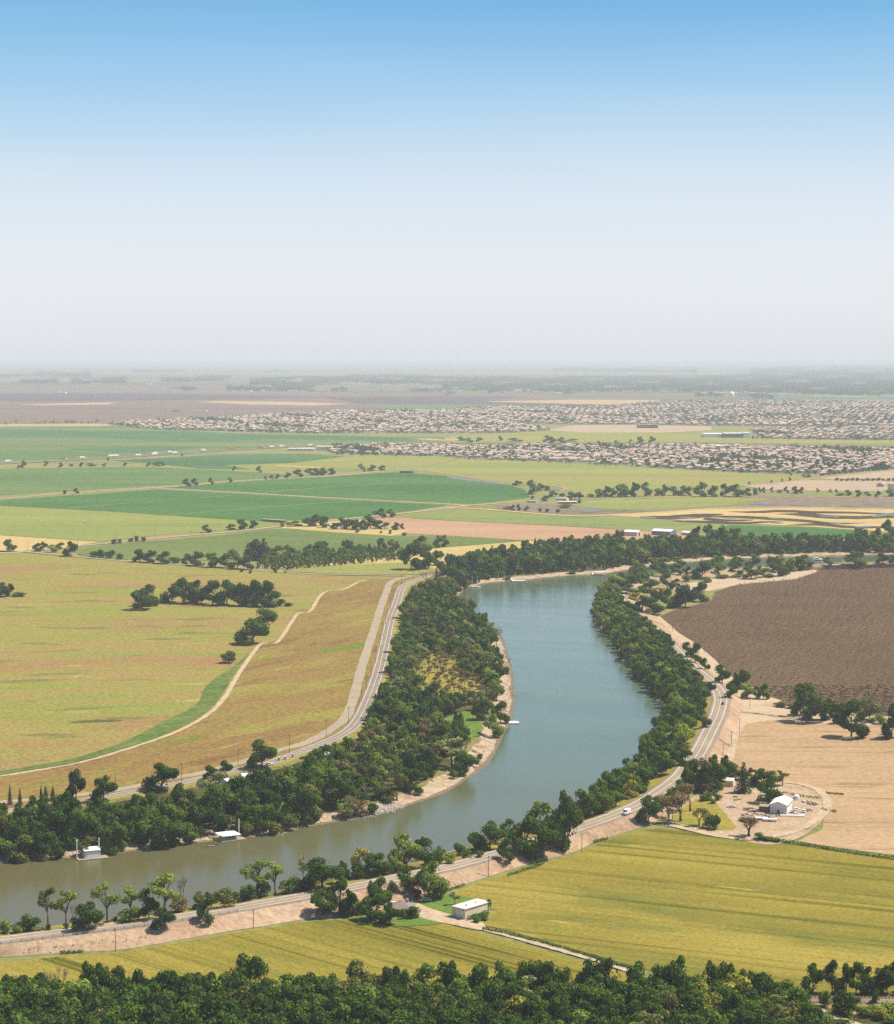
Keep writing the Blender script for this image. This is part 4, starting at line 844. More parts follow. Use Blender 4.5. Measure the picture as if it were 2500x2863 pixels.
# bottom belt: the crowns that break the skyline of the belt
belt_top = [('td', 22, 2846, 2725, 70), ('od', 60, 2842, 2722, 66), ('od', 104, 2840, 2721, 60), ('xo', 132, 2836, 2708, 34), ('xb', 165, 2834, 2702, 44), ('td', 240, 2836, 2690, 64), ('tm', 275, 2840, 2692, 60), ('tb', 304, 2838, 2702, 44), ('od', 345, 2840, 2702, 70), ('od', 392, 2842, 2704, 62), ('tl', 446, 2842, 2726, 60), ('od', 486, 2842, 2711, 60), ('od', 534, 2846, 2728, 50), ('td', 594, 2846, 2719, 66), ('om', 628, 2846, 2720, 56),
            ('od', 688, 2812, 2667, 98), ('om', 750, 2850, 2738, 66), ('od', 810, 2846, 2734, 62), ('od', 876, 2842, 2715, 66), ('om', 925, 2844, 2721, 64), ('oo', 1005, 2834, 2677, 88), ('td', 1075, 2838, 2703, 54), ('td', 1108, 2838, 2702, 52), ('om', 1136, 2840, 2709, 50), ('tl', 1192, 2838, 2698, 76), ('od', 1240, 2836, 2690, 66),
            ('td', 1266, 2842, 2687, 60), ('od', 1340, 2842, 2696, 70), ('tl', 1396, 2842, 2685, 58), ('od', 1466, 2838, 2682, 70), ('od', 1512, 2838, 2682, 64), ('tm', 1545, 2840, 2688, 54), ('om', 1580, 2846, 2702, 66), ('ap', 1480, 2860, 2732, 104), ('od', 1655, 2840, 2680, 76), ('td', 1708, 2838, 2680, 66), ('om', 1780, 2842, 2688, 72), ('od', 1830, 2842, 2692, 60), ('od', 1870, 2842, 2693, 62),
            ('td', 1906, 2842, 2675, 66), ('od', 1985, 2840, 2687, 62), ('od', 2026, 2842, 2689, 58), ('od', 2072, 2842, 2709, 52), ('od', 2100, 2844, 2715, 50), ('od', 2134, 2848, 2717, 54), ('oy', 2056, 2862, 2732, 122), ('oy', 1965, 2862, 2736, 60), ('oy', 2155, 2862, 2757, 56), ('om', 2192, 2842, 2745, 40), ('od', 2227, 2872, 2766, 78)]
row('topping the bottom tree belt', belt_top, 'crowns on the skyline of the bottom tree belt', wk=1.38)
stand('filling the bottom tree belt', 'filling the bottom tree belt', [(-60, 2852), (500, 2852), (1700, 2852), (2000, 2852), (2190, 2862), (2300, 2960), (2300, 3020), (-60, 3020)], 6.6, [('od', 7), ('om', 3), ('tm', 2.2), ('td', 4.5), ('ol', .8), ('oo', .8), ('oy', .3)], (13.5, 18), .9, .3, seed=3)
row('along the lower-right railway', [('td', 2273, 2778, 2691, 58), ('td', 2328, 2778, 2684, 52), ('od', 2366, 2776, 2690, 44), ('td', 2394, 2780, 2690, 58), ('td', 2428, 2778, 2702, 54), ('od', 2455, 2778, 2706, 46), ('td', 2480, 2780, 2700, 52), ('td', 2504, 2776, 2686, 52)], 'trees along the railway')
row('beside the lower-right dirt lane', [('sm', 2307, 2815, 2768, 44), ('sd', 2366, 2836, 2760, 76), ('sd', 2342, 2836, 2790, 46), ('sm', 2448, 2805, 2764, 26), ('sl', 2432, 2842, 2806, 64), ('sl', 2486, 2846, 2800, 70), ('sy', 2462, 2850, 2812, 52), ('sm', 2270, 2840, 2812, 50), ('sm', 2310, 2858, 2836, 60), ('sm', 2360, 2870, 2846, 56), ('sl', 2500, 2864, 2830, 60), ('om', 2396, 2836, 2786, 40)], 'shrubs by the railway')
# right bank strip up the river
stand('along the right river bank', 'along the right river bank', [(1660, 2240), (1730, 2190), (1790, 2135), (1838, 2062), (1862, 2010), (1870, 1978), (1850, 1946), (1812, 1910), (1775, 1870), (1745, 1830), (1715, 1790), (1690, 1765), (1674, 1738), (1668, 1712), (1676, 1680), (1690, 1660), (1712, 1640), (1760, 1626), (1800, 1614),
        (1800, 1636), (1740, 1650), (1724, 1680), (1740, 1712), (1790, 1756), (1840, 1800), (1880, 1842), (1930, 1890), (1960, 1930), (1968, 1962), (1962, 1990), (1938, 2050), (1915, 2100), (1870, 2160), (1800, 2216), (1740, 2252), (1660, 2290)], 8.4, [('od', 4), ('om', 4), ('tm', 2), ('td', 1.6), ('ol', 1.2), ('oy', .6), ('oo', .8)], (8, 13.5), .95, 2.6, seed=8, avoid=[[(1905, 2110), (1945, 2030), (1972, 1990), (1985, 1960), (1990, 1900), (2040, 1900), (2040, 2200), (1820, 2260), (1872, 2172)]])
stand("at the right bank's waterline", 'at the foot of the right bank', [(1640, 2246), (1716, 2196), (1752, 2154), (1792, 2122), (1812, 2088), (1830, 2052), (1856, 2012), (1860, 1976), (1838, 1944), (1812, 1914), (1780, 1880), (1762, 1850), (1736, 1812), (1712, 1778), (1682, 1748), (1668, 1720), (1672, 1690), (1690, 1650), (1700, 1660), (1690, 1700), (1698, 1740), (1730, 1776), (1760, 1814), (1790, 1850), (1820, 1886), (1850, 1920), (1880, 1960), (1880, 2000), (1850, 2060), (1830, 2100), (1800, 2140), (1740, 2190), (1650, 2256)], 8, [('sm', 3), ('so', 2), ('sl', 2), ('sd', 2)], (9, 13), .9, 2.0, seed=12)
row('alone on the right road verge', [('od', 1914, 2138, 2092, 50), ('om', 1966, 2032, 1984, 44), ('od', 1984, 1944, 1906, 38), ('od', 1905, 1900, 1860, 40), ('od', 1884, 1866, 1838, 26), ('od', 1803, 1764, 1722, 40)], 'verge trees by the right levee road')
row('between levee road and orchard', [('od', 1924, 1836, 1794, 34), ('od', 1945, 1851, 1794, 36), ('od', 1971, 1872, 1839, 28), ('od', 2019, 1910, 1856, 44), ('td', 2057, 1928, 1880, 34), ('od', 2076, 1926, 1868, 42), ('od', 2044, 1950, 1907, 34), ('ol', 2090, 1952, 1911, 44), ('to', 2113, 1952, 1917, 26), ('od', 2136, 1954, 1910, 34), ('so', 2185, 1976, 1958, 50), ('so', 2215, 1980, 1964, 40)], 'roadside trees by the orchard')
row('edging the tan field', [('od', 2270, 2016, 1910, 96), ('td', 2238, 2000, 1911, 50), ('td', 2318, 2012, 1954, 46), ('to', 2334, 2006, 1958, 30), ('od', 2380, 2061, 1954, 88), ('td', 2352, 2022, 1965, 40), ('oo', 2430, 2014, 1949, 62), ('sl', 2462, 2024, 1996, 34), ('sl', 2440, 2020, 2004, 30), ('td', 2494, 2064, 1966, 58), ('od', 2520, 2060, 1972, 50), ('sd', 2472, 2054, 2034, 18)], 'big trees by the tan field')
row('around the right farmyard', [('om', 1940, 2208, 2120, 60), ('oo', 1966, 2212, 2118, 66), ('od', 1932, 2196, 2140, 50), ('td', 1998, 2204, 2110, 56), ('td', 2030, 2186, 2112, 46), ('ob', 2044, 2166, 2128, 40), ('od', 1985, 2214, 2130, 56), ('cg', 2079, 2216, 2126, 56), ('or', 2058, 2180, 2148, 40), ('or', 2098, 2168, 2146, 26), ('od', 2128, 2196, 2148, 66), ('om', 2160, 2196, 2154, 50), ('am', 2188, 2196, 2152, 40), ('od', 2152, 2244, 2182, 74), ('sy', 2018, 2208, 2188, 26),
        ('sm', 1965, 2240, 2220, 26), ('sm', 1978, 2238, 2214, 30), ('om', 2004, 2236, 2208, 30), ('sm', 1994, 2246, 2232, 26), ('wb', 1985, 2220, 2190, 40), ('wb', 1903, 2296, 2224, 84), ('wb', 1870, 2286, 2228, 60), ('wb', 1930, 2268, 2196, 70), ('wb', 1905, 2248, 2206, 60), ('wb', 1955, 2308, 2262, 52), ('sd', 1986, 2316, 2272, 44), ('om', 2004, 2320, 2276, 24), ('wb', 2094, 2338, 2286, 72), ('sm', 2125, 2346, 2328, 36), ('sm', 2148, 2350, 2336, 40), ('sm', 2170, 2354, 2342, 30)], 'trees around the farmyard')
row('in the farm road hedge', [('sd', 1845, 2262, 2224, 46), ('sd', 1866, 2248, 2208, 46), ('sd', 1888, 2232, 2192, 46), ('sd', 1908, 2218, 2178, 46), ('sd', 1928, 2206, 2166, 40), ('sd', 1830, 2278, 2240, 40)], 'hedge shrubs by the road bend')
# peninsula at the river bend
row('on the river-bend point', [('og', 1918, 1698, 1632, 60), ('tg', 1895, 1696, 1640, 36), ('td', 1958, 1682, 1627, 48), ('od', 1827, 1718, 1670, 62), ('od', 1866, 1700, 1645, 46), ('od', 1795, 1712, 1664, 48), ('od', 1758, 1720, 1680, 52), ('od', 1762, 1662, 1632, 56), ('oy', 1775, 1678, 1656, 34), ('om', 1816, 1656, 1616, 56), ('od', 1866, 1646, 1600, 42), ('or', 1845, 1674, 1648, 26), ('om', 1750, 1634, 1604, 46), ('ol', 1716, 1652, 1605, 52), ('od', 1962, 1618, 1567, 52), ('sm', 1920, 1626, 1606, 28), ('td', 1890, 1640, 1618, 26), ('od', 1830, 1690, 1650, 40), ('sm', 1975, 1628, 1612, 40), ('sm', 2020, 1616, 1606, 60), ('sd', 2070, 1606, 1592, 26), ('sm', 2060, 1614, 1606, 40)], 'trees on the river point')
stand('hiding the far right channel', 'hiding the far right channel', [(1755, 1624), (1850, 1608), (1950, 1600), (2100, 1591), (2250, 1582), (2250, 1590), (2100, 1598), (1950, 1606), (1850, 1616), (1770, 1630)], 13, [('om', 3), ('od', 3), ('sm', 2), ('ol', .8)], (8, 15), .95, 2.6, True, seed=61)
row('by the far levee road', [('od', 2100, 1618, 1580, 52), ('om', 2140, 1614, 1588, 46), ('od', 2176, 1610, 1560, 54), ('od', 2202, 1604, 1574, 38), ('od', 2250, 1582, 1550, 50), ('od', 2225, 1584, 1558, 40), ('om', 2180, 1582, 1552, 50), ('om', 2315, 1580, 1556, 28), ('om', 2391, 1580, 1541, 62), ('od', 2468, 1575, 1543, 36), ('od', 2500, 1574, 1550, 30)], 'trees by the far levee road')
# ------------------------------------------------------------------ left woods
WOOD = [(-40, 2398), (100, 2390), (290, 2374), (480, 2352), (600, 2334), (700, 2316), (800, 2298), (900, 2274), (1000, 2250), (1120, 2212), (1200, 2182), (1262, 2126), (1318, 2062), (1360, 2005), (1394, 1950), (1400, 1900), (1394, 1850), (1378, 1800), (1340, 1740), (1290, 1702), (1262, 1684), (1262, 1668), (1280, 1650), (1250, 1638), (1205, 1650), (1155, 1668), (1136, 1720), (1126, 1780), (1111, 1840), (1094, 1904), (1076, 1960), (1055, 2010), (1030, 2054), (990, 2102), (930, 2156), (800, 2208), (560, 2272), (400, 2296), (100, 2312), (-40, 2316)]
LAWN = [(1228, 2030), (1280, 1985), (1330, 1988), (1345, 2020), (1340, 2065), (1270, 2072)]
ORCH = [(1140, 1905), (1180, 1835), (1240, 1828), (1300, 1850), (1290, 1890), (1370, 1920), (1380, 1960), (1240, 1965), (1170, 1950)]
GAP1 = [(720, 2270), (735, 2244), (830, 2240), (830, 2276)]
HOUSE1 = [(655, 2210), (660, 2162), (760, 2160), (750, 2215)]
nw = stand('in the dense left bank woods', 'in the left bank woods', WOOD, 10.2, [('od', 4), ('om', 3.8), ('td', 2), ('tm', 2.2), ('oo', 2), ('to', 1.3), ('am', 1), ('ol', 1.1), ('op', .5), ('ob', .35), ('xb', .3)], (9, 15.5), .92, 3.1, seed=21, avoid=[LAWN, ORCH, GAP1, HOUSE1])
stand('tall in the lower left woods', 'in the lower left woods', [(-40, 2378), (200, 2366), (480, 2338), (650, 2312), (800, 2284), (930, 2246), (950, 2190), (800, 2226), (560, 2284), (400, 2306), (-40, 2326)], 11.5, [('od', 4), ('td', 3), ('om', 2.5), ('tm', 2), ('ol', .6), ('oo', .6)], (14, 18.5), .82, 3.1, seed=71, avoid=[[(715, 2275), (730, 2240), (835, 2236), (835, 2280)]])
row('screening the left woods houses', [('od', 694, 2230, 2162, 56), ('om', 736, 2224, 2158, 44), ('od', 650, 2236, 2176, 50), ('od', 914, 2146, 2082, 66), ('om', 884, 2150, 2090, 56), ('oo', 940, 2138, 2074, 56), ('td', 716, 2240, 2176, 40), ('am', 762, 2216, 2156, 46)], 'trees screening the left woods houses')
stand("in the left woods' brown orchard", 'in the small left orchard', ORCH, 8, [('wb', 5), ('wo', 1)], (9, 11), .9, 3.2, seed=31)
row('around the left garden lawn', [('cg', 1262, 1996, 1932, 26), ('pd', 1222, 1988, 1936, 16), ('pd', 1232, 1986, 1938, 16), ('pd', 1174, 1980, 1934, 16), ('pg', 1186, 1978, 1936, 14), ('pg', 1206, 2032, 1960, 26), ('pg', 1196, 2034, 1970, 20), ('cd', 1298, 1974, 1938, 18), ('cd', 1228, 2034, 2004, 26), ('pd', 1276, 2036, 1990, 20), ('pd', 1288, 2042, 1992, 22), ('cg', 1060, 1984, 1912, 26), ('cg', 1050, 2010, 1936, 46), ('cg', 1076, 1968, 1908, 22)], 'garden conifers in the left woods')
row('near the left-bank beach', [('ap', 1264, 2146, 2062, 96), ('od', 1298, 2168, 2098, 60), ('ao', 1110, 2238, 2130, 70), ('td', 1160, 2216, 2150, 50), ('so', 1090, 2244, 2208, 52), ('sm', 1270, 2178, 2150, 30), ('sm', 1342, 2122, 2106, 22), ('sm', 1334, 2136, 2122, 20), ('so', 970, 2286, 2238, 66), ('sb', 1000, 2280, 2230, 60), ('sm', 1040, 2276, 2240, 46), ('xb', 1022, 2246, 2190, 50), ('tl', 1380, 2060, 1996, 50), ('om', 1400, 2020, 1958, 50), ('ao', 1395, 1900, 1842, 40), ('xb', 1388, 1812, 1752, 40), ('ap', 1376, 1796, 1738, 46), ('xb', 1412, 1878, 1838, 34), ('so', 1290, 1700, 1672, 40), ('tl', 1288, 2160, 2100, 36)], 'trees near the left-bank beach')
row("at the left woods' back edge", [('cg', 28, 2250, 2190, 17), ('cg', 56, 2252, 2199, 17), ('cd', 128, 2240, 2194, 24), ('cd', 148, 2238, 2196, 22), ('pg', 115, 2244, 2200, 8), ('og', 212, 2236, 2150, 58), ('od', 290, 2240, 2168, 70), ('od', 452, 2210, 2132, 100), ('od', 732, 2146, 2064, 80), ('od', 630, 2170, 2124, 42), ('od', 590, 2178, 2138, 40), ('ap', 600, 2262, 2150, 110), ('td', 500, 2290, 2190, 90), ('om', 720, 2318, 2252, 66), ('oo', 855, 2290, 2192, 90), ('ol', 600, 2240, 2190, 60), ('xb', 1092, 1632, 1592, 44) if 0 else ('xb', 1195, 1650, 1594, 46)], 'trees at the back of the left woods')
row("at the left woods' water edge", [('od', 470, 2368, 2282, 88), ('om', 500, 2362, 2290, 60), ('om', 400, 2352, 2252, 60), ('tl', 395, 2330, 2262, 46), ('om', 215, 2366, 2262, 70), ('ol', 200, 2330, 2262, 46), ('td', 300, 2366, 2270, 70), ('od', 120, 2386, 2300, 80), ('od', 30, 2388, 2300, 80), ('ol', 100, 2340, 2250, 60), ('sm', 340, 2378, 2348, 34), ('sl', 310, 2380, 2358, 34), ('sd', 170, 2372, 2336, 50), ('so', 690, 2336, 2300, 40), ('om', 745, 2326, 2246, 70), ('so', 770, 2332, 2300, 46), ('od', 842, 2300, 2200, 92), ('so', 810, 2322, 2270, 60), ('ob', 285, 2300, 2252, 36)], 'trees at the foot of the left woods')
# ------------------------------------------------------------------ north bank woods
NB = [(1288, 1648), (1330, 1622), (1400, 1612), (1500, 1604), (1620, 1596), (1690, 1590), (1760, 1580), (1850, 1568), (1980, 1556), (2130, 1549), (2300, 1543), (2560, 1540), (2560, 1530), (2300, 1532), (2100, 1535), (1900, 1538), (1700, 1540), (1520, 1548), (1420, 1566), (1340, 1582), (1262, 1606), (1262, 1640)]
stand('in the far bank woods', 'in the far bank woods', NB, 11, [('od', 6), ('td', 3), ('om', 2.4), ('oo', .8), ('og', 1), ('ol', .3)], (15, 21), .75, 3.0, True, seed=41)
row('on the far bank slope', [('ol', 1795, 1575, 1532, 46), ('ol', 1770, 1578, 1548, 36), ('oo', 1830, 1590, 1558, 40), ('om', 1780, 1600, 1570, 40), ('oo', 1850, 1580, 1556, 50), ('xb', 1805, 1604, 1572, 34), ('om', 1900, 1584, 1556, 44), ('oy', 2440, 1534, 1496, 46), ('so', 2000, 1580, 1560, 50), ('om', 2060, 1584, 1556, 40), ('so', 1420, 1620, 1608, 30), ('sm', 1600, 1604, 1592, 30), ('xb', 1930, 1570, 1548, 20)], 'trees on the far bank slope', True)
row('rising behind far bank woods', [('od', 1730, 1528, 1481, 36), ('pg', 1803, 1530, 1492, 8), ('pg', 1838, 1530, 1496, 8), ('td', 1952, 1532, 1470, 44), ('td', 1985, 1530, 1466, 50), ('od', 2018, 1530, 1468, 36), ('od', 2060, 1532, 1474, 44), ('om', 1580, 1552, 1500, 34), ('ol', 1630, 1548, 1506, 30), ('pg', 1496, 1556, 1504, 11), ('pg', 1509, 1556, 1507, 10), ('pd', 1560, 1552, 1522, 8), ('cd', 1376, 1580, 1522, 34), ('cd', 1352, 1586, 1526, 34), ('td', 1410, 1572, 1524, 28), ('td', 1468, 1560, 1526, 30), ('od', 1320, 1596, 1540, 40), ('od', 2485, 1500, 1452, 36), ('od', 2400, 1532, 1476, 56), ('om', 2455, 1532, 1476, 40)], 'crowns behind the far bank woods', True)
row('around the left road junction', [('od', 1150, 1592, 1520, 64), ('om', 1190, 1590, 1524, 50), ('om', 1222, 1580, 1538, 40), ('od', 1252, 1600, 1548, 40), ('cg', 1221, 1618, 1584, 16), ('od', 1240, 1620, 1570, 36), ('og', 1290, 1626, 1558, 44), ('og', 1316, 1628, 1560, 50), ('sm', 1280, 1636, 1616, 40), ('sm', 1306, 1640, 1622, 34), ('so', 1262, 1660, 1634, 46), ('om', 1130, 1560, 1532, 36), ('tm', 1182, 1546, 1498, 50), ('tm', 1224, 1530, 1497, 26), ('tm', 1244, 1528, 1496, 26), ('sm', 1220, 1556, 1540, 30), ('sm', 1270, 1570, 1548, 36)], 'trees at the road junction', True)
# ------------------------------------------------------------------ pasture trees and far rows
row('in the left pasture', [('od', 398, 1704, 1648, 64), ('od', 416, 1694, 1632, 46), ('od', 481, 1684, 1641, 50), ('od', 513, 1686, 1614, 62), ('td', 551, 1688, 1622, 52), ('od', 593, 1690, 1620, 56), ('od', 635, 1692, 1618, 58), ('td', 670, 1694, 1630, 46), ('od', 704, 1694, 1619, 50), ('od', 738, 1696, 1621, 48), ('od', 760, 1696, 1650, 46), ('so', 460, 1680, 1652, 28), ('sd', 782, 1694, 1674, 30), ('sd', 806, 1695, 1684, 24), ('om', 739, 1772, 1698, 72), ('om', 704, 1800, 1728, 78), ('sd', 640, 1853, 1819, 46), ('od', 7, 1669, 1627, 34), ('od', 27, 1667, 1631, 24), ('so', 52, 1667, 1654, 44)], 'pasture trees', wk=1.25)
row('along the upper pasture road', [('od', 27, 1540, 1507, 32), ('od', 103, 1540, 1518, 24), ('od', 122, 1537, 1514, 22), ('ol', 148, 1544, 1522, 28), ('om', 167, 1533, 1516, 26), ('od', 198, 1554, 1513, 40), ('sd', 319, 1521, 1506, 18), ('sd', 335, 1519, 1506, 14), ('sd', 366, 1515, 1503, 18), ('sd', 382, 1514, 1497, 15), ('sd', 402, 1514, 1499, 18), ('od', 578, 1489, 1466, 28),
    ('sd', 262, 1556, 1540, 30), ('sd', 279, 1559, 1533, 36), ('sd', 307, 1561, 1536, 36), ('sm', 335, 1563, 1546, 24), ('od', 390, 1570, 1535, 38), ('od', 419, 1572, 1538, 38), ('od', 457, 1575, 1540, 38), ('sm', 490, 1574, 1556, 40), ('om', 522, 1578, 1546, 28), ('od', 551, 1581, 1541, 42), ('om', 595, 1585, 1544, 44), ('od', 631, 1588, 1545, 40), ('om', 664, 1590, 1550, 40), ('od', 692, 1591, 1552, 36), ('cg', 716, 1566, 1503, 66), ('cg', 694, 1566, 1516, 40), ('cg', 738, 1566, 1501, 46), ('og', 726, 1560, 1510, 60), ('so', 655, 1562, 1534, 40), ('oo', 774, 1560, 1524, 46), ('oo', 809, 1556, 1522, 36), ('oo', 865, 1556, 1520, 34), ('om', 900, 1550, 1511, 46), ('tm', 890, 1550, 1514, 30), ('om', 970, 1546, 1509, 36), ('om', 986, 1545, 1512, 24), ('om', 1004, 1543, 1520, 16), ('od', 1067, 1540, 1503, 28), ('to', 1096, 1538, 1507, 26), ('om', 1110, 1538, 1512, 16), ('sm', 1042, 1542, 1528, 26)], 'trees behind the left pasture', True)
stand('in the young plantation', 'in the young plantation', [(720, 1590), (770, 1594), (860, 1588), (950, 1580), (1040, 1572), (1120, 1566), (1130, 1550), (1040, 1544), (900, 1552), (800, 1562), (730, 1574)], 7.5, [('tm', 3), ('tl', 1.2), ('om', 1)], (6, 11), .62, .4, True, seed=51)
row('on the junction verge', [('sd', 770, 1602, 1586, 12), ('sd', 676, 1600, 1590, 12), ('sd', 700, 1603, 1594, 12), ('sm', 798, 1602, 1594, 8)], 'small shrubs at the junction', True)
row('around the far farmstead', [('od', 645, 1481, 1465, 26), ('om', 677, 1481, 1450, 32), ('od', 709, 1477, 1454, 24), ('sd', 790, 1473, 1461, 14), ('om', 824, 1471, 1456, 38), ('od', 862, 1471, 1446, 32), ('td', 883, 1470, 1437, 42), ('td', 907, 1475, 1442, 24), ('od', 935, 1479, 1461, 27), ('td', 956, 1478, 1446, 32), ('od', 977, 1479, 1450, 32), ('od', 995, 1481, 1451, 32), ('od', 1012, 1481, 1452, 27), ('td', 1036, 1477, 1439, 42), ('od', 1057, 1478, 1454, 27), ('od', 1078, 1479, 1460, 27), ('od', 1106, 1481, 1460, 24), ('td', 1124, 1479, 1463, 13), ('sm', 1000, 1490, 1475, 14), ('sm', 1066, 1491, 1483, 10), ('sm', 1091, 1493, 1480, 11), ('sm', 1131, 1498, 1487, 16), ('td', 1066, 1448, 1421, 27), ('om', 1094, 1446, 1423, 26), ('om', 1048, 1440, 1428, 14)], 'trees of the far farmstead', True)
row('beyond the emerald fields', [('od', 655, 1315, 1302, 11), ('om', 724, 1321, 1302, 16), ('od', 742, 1341, 1330, 8), ('od', 759, 1339, 1327, 13), ('od', 776, 1338, 1324, 13), ('om', 805, 1336, 1320, 19), ('od', 834, 1333, 1311, 26), ('od', 866, 1328, 1308, 26), ('od', 887, 1329, 1308, 22), ('om', 904, 1329, 1307, 22), ('od', 928, 1327, 1308, 21), ('om', 644, 1349, 1334, 13), ('om', 1040, 1317, 1299, 26), ('oo', 1010, 1312, 1296, 20), ('od', 1068, 1315, 1301, 21), ('om', 1019, 1319, 1309, 9), ('od', 521, 1360, 1337, 23), ('od', 544, 1357, 1336, 19), ('om', 590, 1354, 1334, 13), ('xo', 120, 1385, 1371, 10), ('sd', 181, 1382, 1369, 11), ('od', 213, 1380, 1364, 16)], 'trees beyond the emerald fields', True)
row('below the freeway at left', [('om', 66, 1308, 1286, 16), ('od', 52, 1309, 1299, 9), ('om', 129, 1303, 1287, 13), ('om', 170, 1307, 1292, 13), ('oo', 200, 1304, 1296, 14), ('od', 228, 1305, 1292, 13), ('oo', 255, 1303, 1294, 30), ('om', 292, 1304, 1294, 13), ('od', 350, 1303, 1291, 11), ('om', 415, 1304, 1292, 13), ('om', 440, 1303, 1289, 26), ('od', 455, 1302, 1290, 12), ('od', 302, 1288, 1279, 9), ('od', 510, 1275, 1268, 8)], 'trees below the freeway', True)
row('around the white mast', [('od', 1447, 1357, 1343, 27), ('om', 1490, 1382, 1341, 32), ('oo', 1512, 1372, 1350, 22), ('sd', 1530, 1371, 1358, 22), ('od', 1525, 1401, 1385, 23), ('om', 1546, 1389, 1372, 27), ('sm', 1572, 1388, 1378, 22), ('od', 1599, 1397, 1374, 32), ('od', 1620, 1396, 1376, 24), ('sd', 1620, 1408, 1396, 13), ('sd', 1489, 1396, 1384, 9), ('om', 1433, 1427, 1411, 15), ('od', 1450, 1428, 1409, 11), ('om', 1473, 1427, 1414, 15), ('sd', 1510, 1431, 1420, 12), ('sd', 1530, 1432, 1420, 14), ('sd', 1560, 1433, 1423, 16), ('so', 1420, 1424, 1414, 30), ('so', 1580, 1420, 1408, 40)], 'trees around the mast', True)
row('in the poplar row', [('om', 1675, 1390, 1366, 27), ('td', 1696, 1389, 1359, 28), ('tm', 1714, 1389, 1364, 22), ('om', 1740, 1389, 1352, 42), ('td', 1773, 1389, 1348, 30), ('tm', 1808, 1387, 1348, 30), ('oo', 1840, 1386, 1365, 22), ('tm', 1857, 1386, 1354, 24), ('om', 1885, 1385, 1359, 27), ('om', 1912, 1385, 1357, 32), ('td', 1958, 1389, 1348, 38), ('tm', 1994, 1389, 1357, 30), ('td', 2028, 1387, 1352, 27), ('td', 2058, 1389, 1353, 46), ('om', 2090, 1386, 1364, 22), ('sm', 2112, 1384, 1363, 18), ('sm', 1652, 1390, 1380, 24), ('to', 1925, 1386, 1360, 20), ('to', 1755, 1388, 1360, 20)], 'poplars behind the yellow-green field', True)
row('before the building lot', [('td', 2198, 1378, 1360, 13), ('od', 2224, 1380, 1359, 22), ('om', 2241, 1379, 1361, 13), ('td', 2158, 1377, 1361, 10), ('sm', 2180, 1378, 1368, 20), ('td', 2287, 1376, 1365, 10), ('td', 2322, 1377, 1367, 9), ('td', 2339, 1377, 1367, 9), ('om', 2372, 1386, 1369, 20), ('om', 2400, 1388, 1369, 20), ('om', 2425, 1386, 1374, 20), ('om', 2455, 1390, 1371, 16), ('om', 2490, 1388, 1369, 27), ('sm', 2350, 1386, 1378, 30), ('od', 2135, 1378, 1362, 10), ('od', 2124, 1376, 1362, 9), ('td', 2210, 1330, 1320, 8), ('om', 2248, 1334, 1326, 16), ('om', 2262, 1334, 1325, 14), ('td', 2095, 1355, 1346, 8), ('td', 2157, 1350, 1341, 7), ('td', 2209, 1344, 1334, 9), ('td', 2187, 1347, 1338, 7)], 'trees by the building lot', True)
row('in the building lot hedge', [('sm', 2340 + i * 14.5, 1344 + (i % 3) * .4, 1334 + (i * 7 % 4), 15) for i in range(12)], 'hedge shrubs by the building lots', True)
row('hedging the pinkish road', [('sd', 2300 + i * 16, 1330 - i * 1.75, 1322 - i * 1.75, 18) for i in range(13)], 'hedge shrubs along the pinkish road', True)
row('on the meadow between the suburbs', [('od', 1545, 1238, 1220, 20), ('om', 1530, 1236, 1216, 22), ('od', 1570, 1238, 1222, 22), ('om', 1400, 1232, 1218, 14), ('od', 1790, 1238, 1220, 20), ('od', 1823, 1238, 1219, 20), ('od', 1763, 1238, 1227, 9), ('od', 1722, 1240, 1230, 8), ('td', 1675, 1250, 1232, 12), ('om', 1290, 1232, 1220, 24), ('om', 1340, 1234, 1222, 20), ('om', 1440, 1234, 1224, 40), ('om', 1310, 1236, 1224, 24), ('om', 1600, 1234, 1226, 40), ('td', 2360, 1274, 1256, 16), ('td', 2415, 1282, 1262, 14), ('td', 2430, 1282, 1266, 12), ('od', 2490, 1260, 1248, 22)], 'trees between the suburbs', True)
# ------------------------------------------------------------------ paints and building materials
WHITE = paint('white_painted_metal', C(.74, .73, .70), .55, .3, .06, .4)
WHITE_D = paint('weathered_white_metal', C(.66, .64, .60), .6, .3, .12, .5, dirt=C(.42, .36, .28))
CREAM = paint('cream_plaster', C(.62, .52, .36), .8, .2, .1, .4, dirt=C(.48, .38, .26))
GREYWALL = paint('grey_block_wall', C(.42, .38, .33), .85, .15, .14, .6, dirt=C(.32, .27, .22))
GREYROOF = paint('grey_metal_roof', C(.46, .46, .44), .6, .3, .12, .5, dirt=C(.36, .33, .29))
BROWNROOF = paint('mauve_brown_shingles', C(.22, .165, .145), .9, .15, .2, 1.2)
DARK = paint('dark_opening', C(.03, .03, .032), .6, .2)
GLASS = paint('window_glass', C(.05, .07, .08), .12, .5)
RUST = paint('rusty_metal', C(.22, .115, .07), .85, .2, .25, 1.5)
WOOD = paint('weathered_wood', C(.30, .235, .17), .9, .1, .2, 1.0)
DARKWOOD = paint('tarred_pole_wood', C(.10, .075, .055), .9, .1, .15, 1.0)
STEEL = paint('galvanised_steel', C(.48, .47, .45), .5, .4, .1, .8)
RUBBER = paint('black_rubber', C(.02, .02, .02), .8, .2)
BLUEWALL = paint('blue_grey_wall', C(.13, .17, .22), .7, .2, .1, .5)
TEAL = paint('pale_teal_wall', C(.34, .44, .44), .7, .2, .1, .5)
REDP = paint('dark_red_paint', C(.16, .03, .03), .35, .5)
ORANGE = paint('orange_trailer', C(.50, .16, .05), .6, .3)
STUCCO = paint('tan_stucco', C(.50, .395, .30), .85, .1, .1, .3)
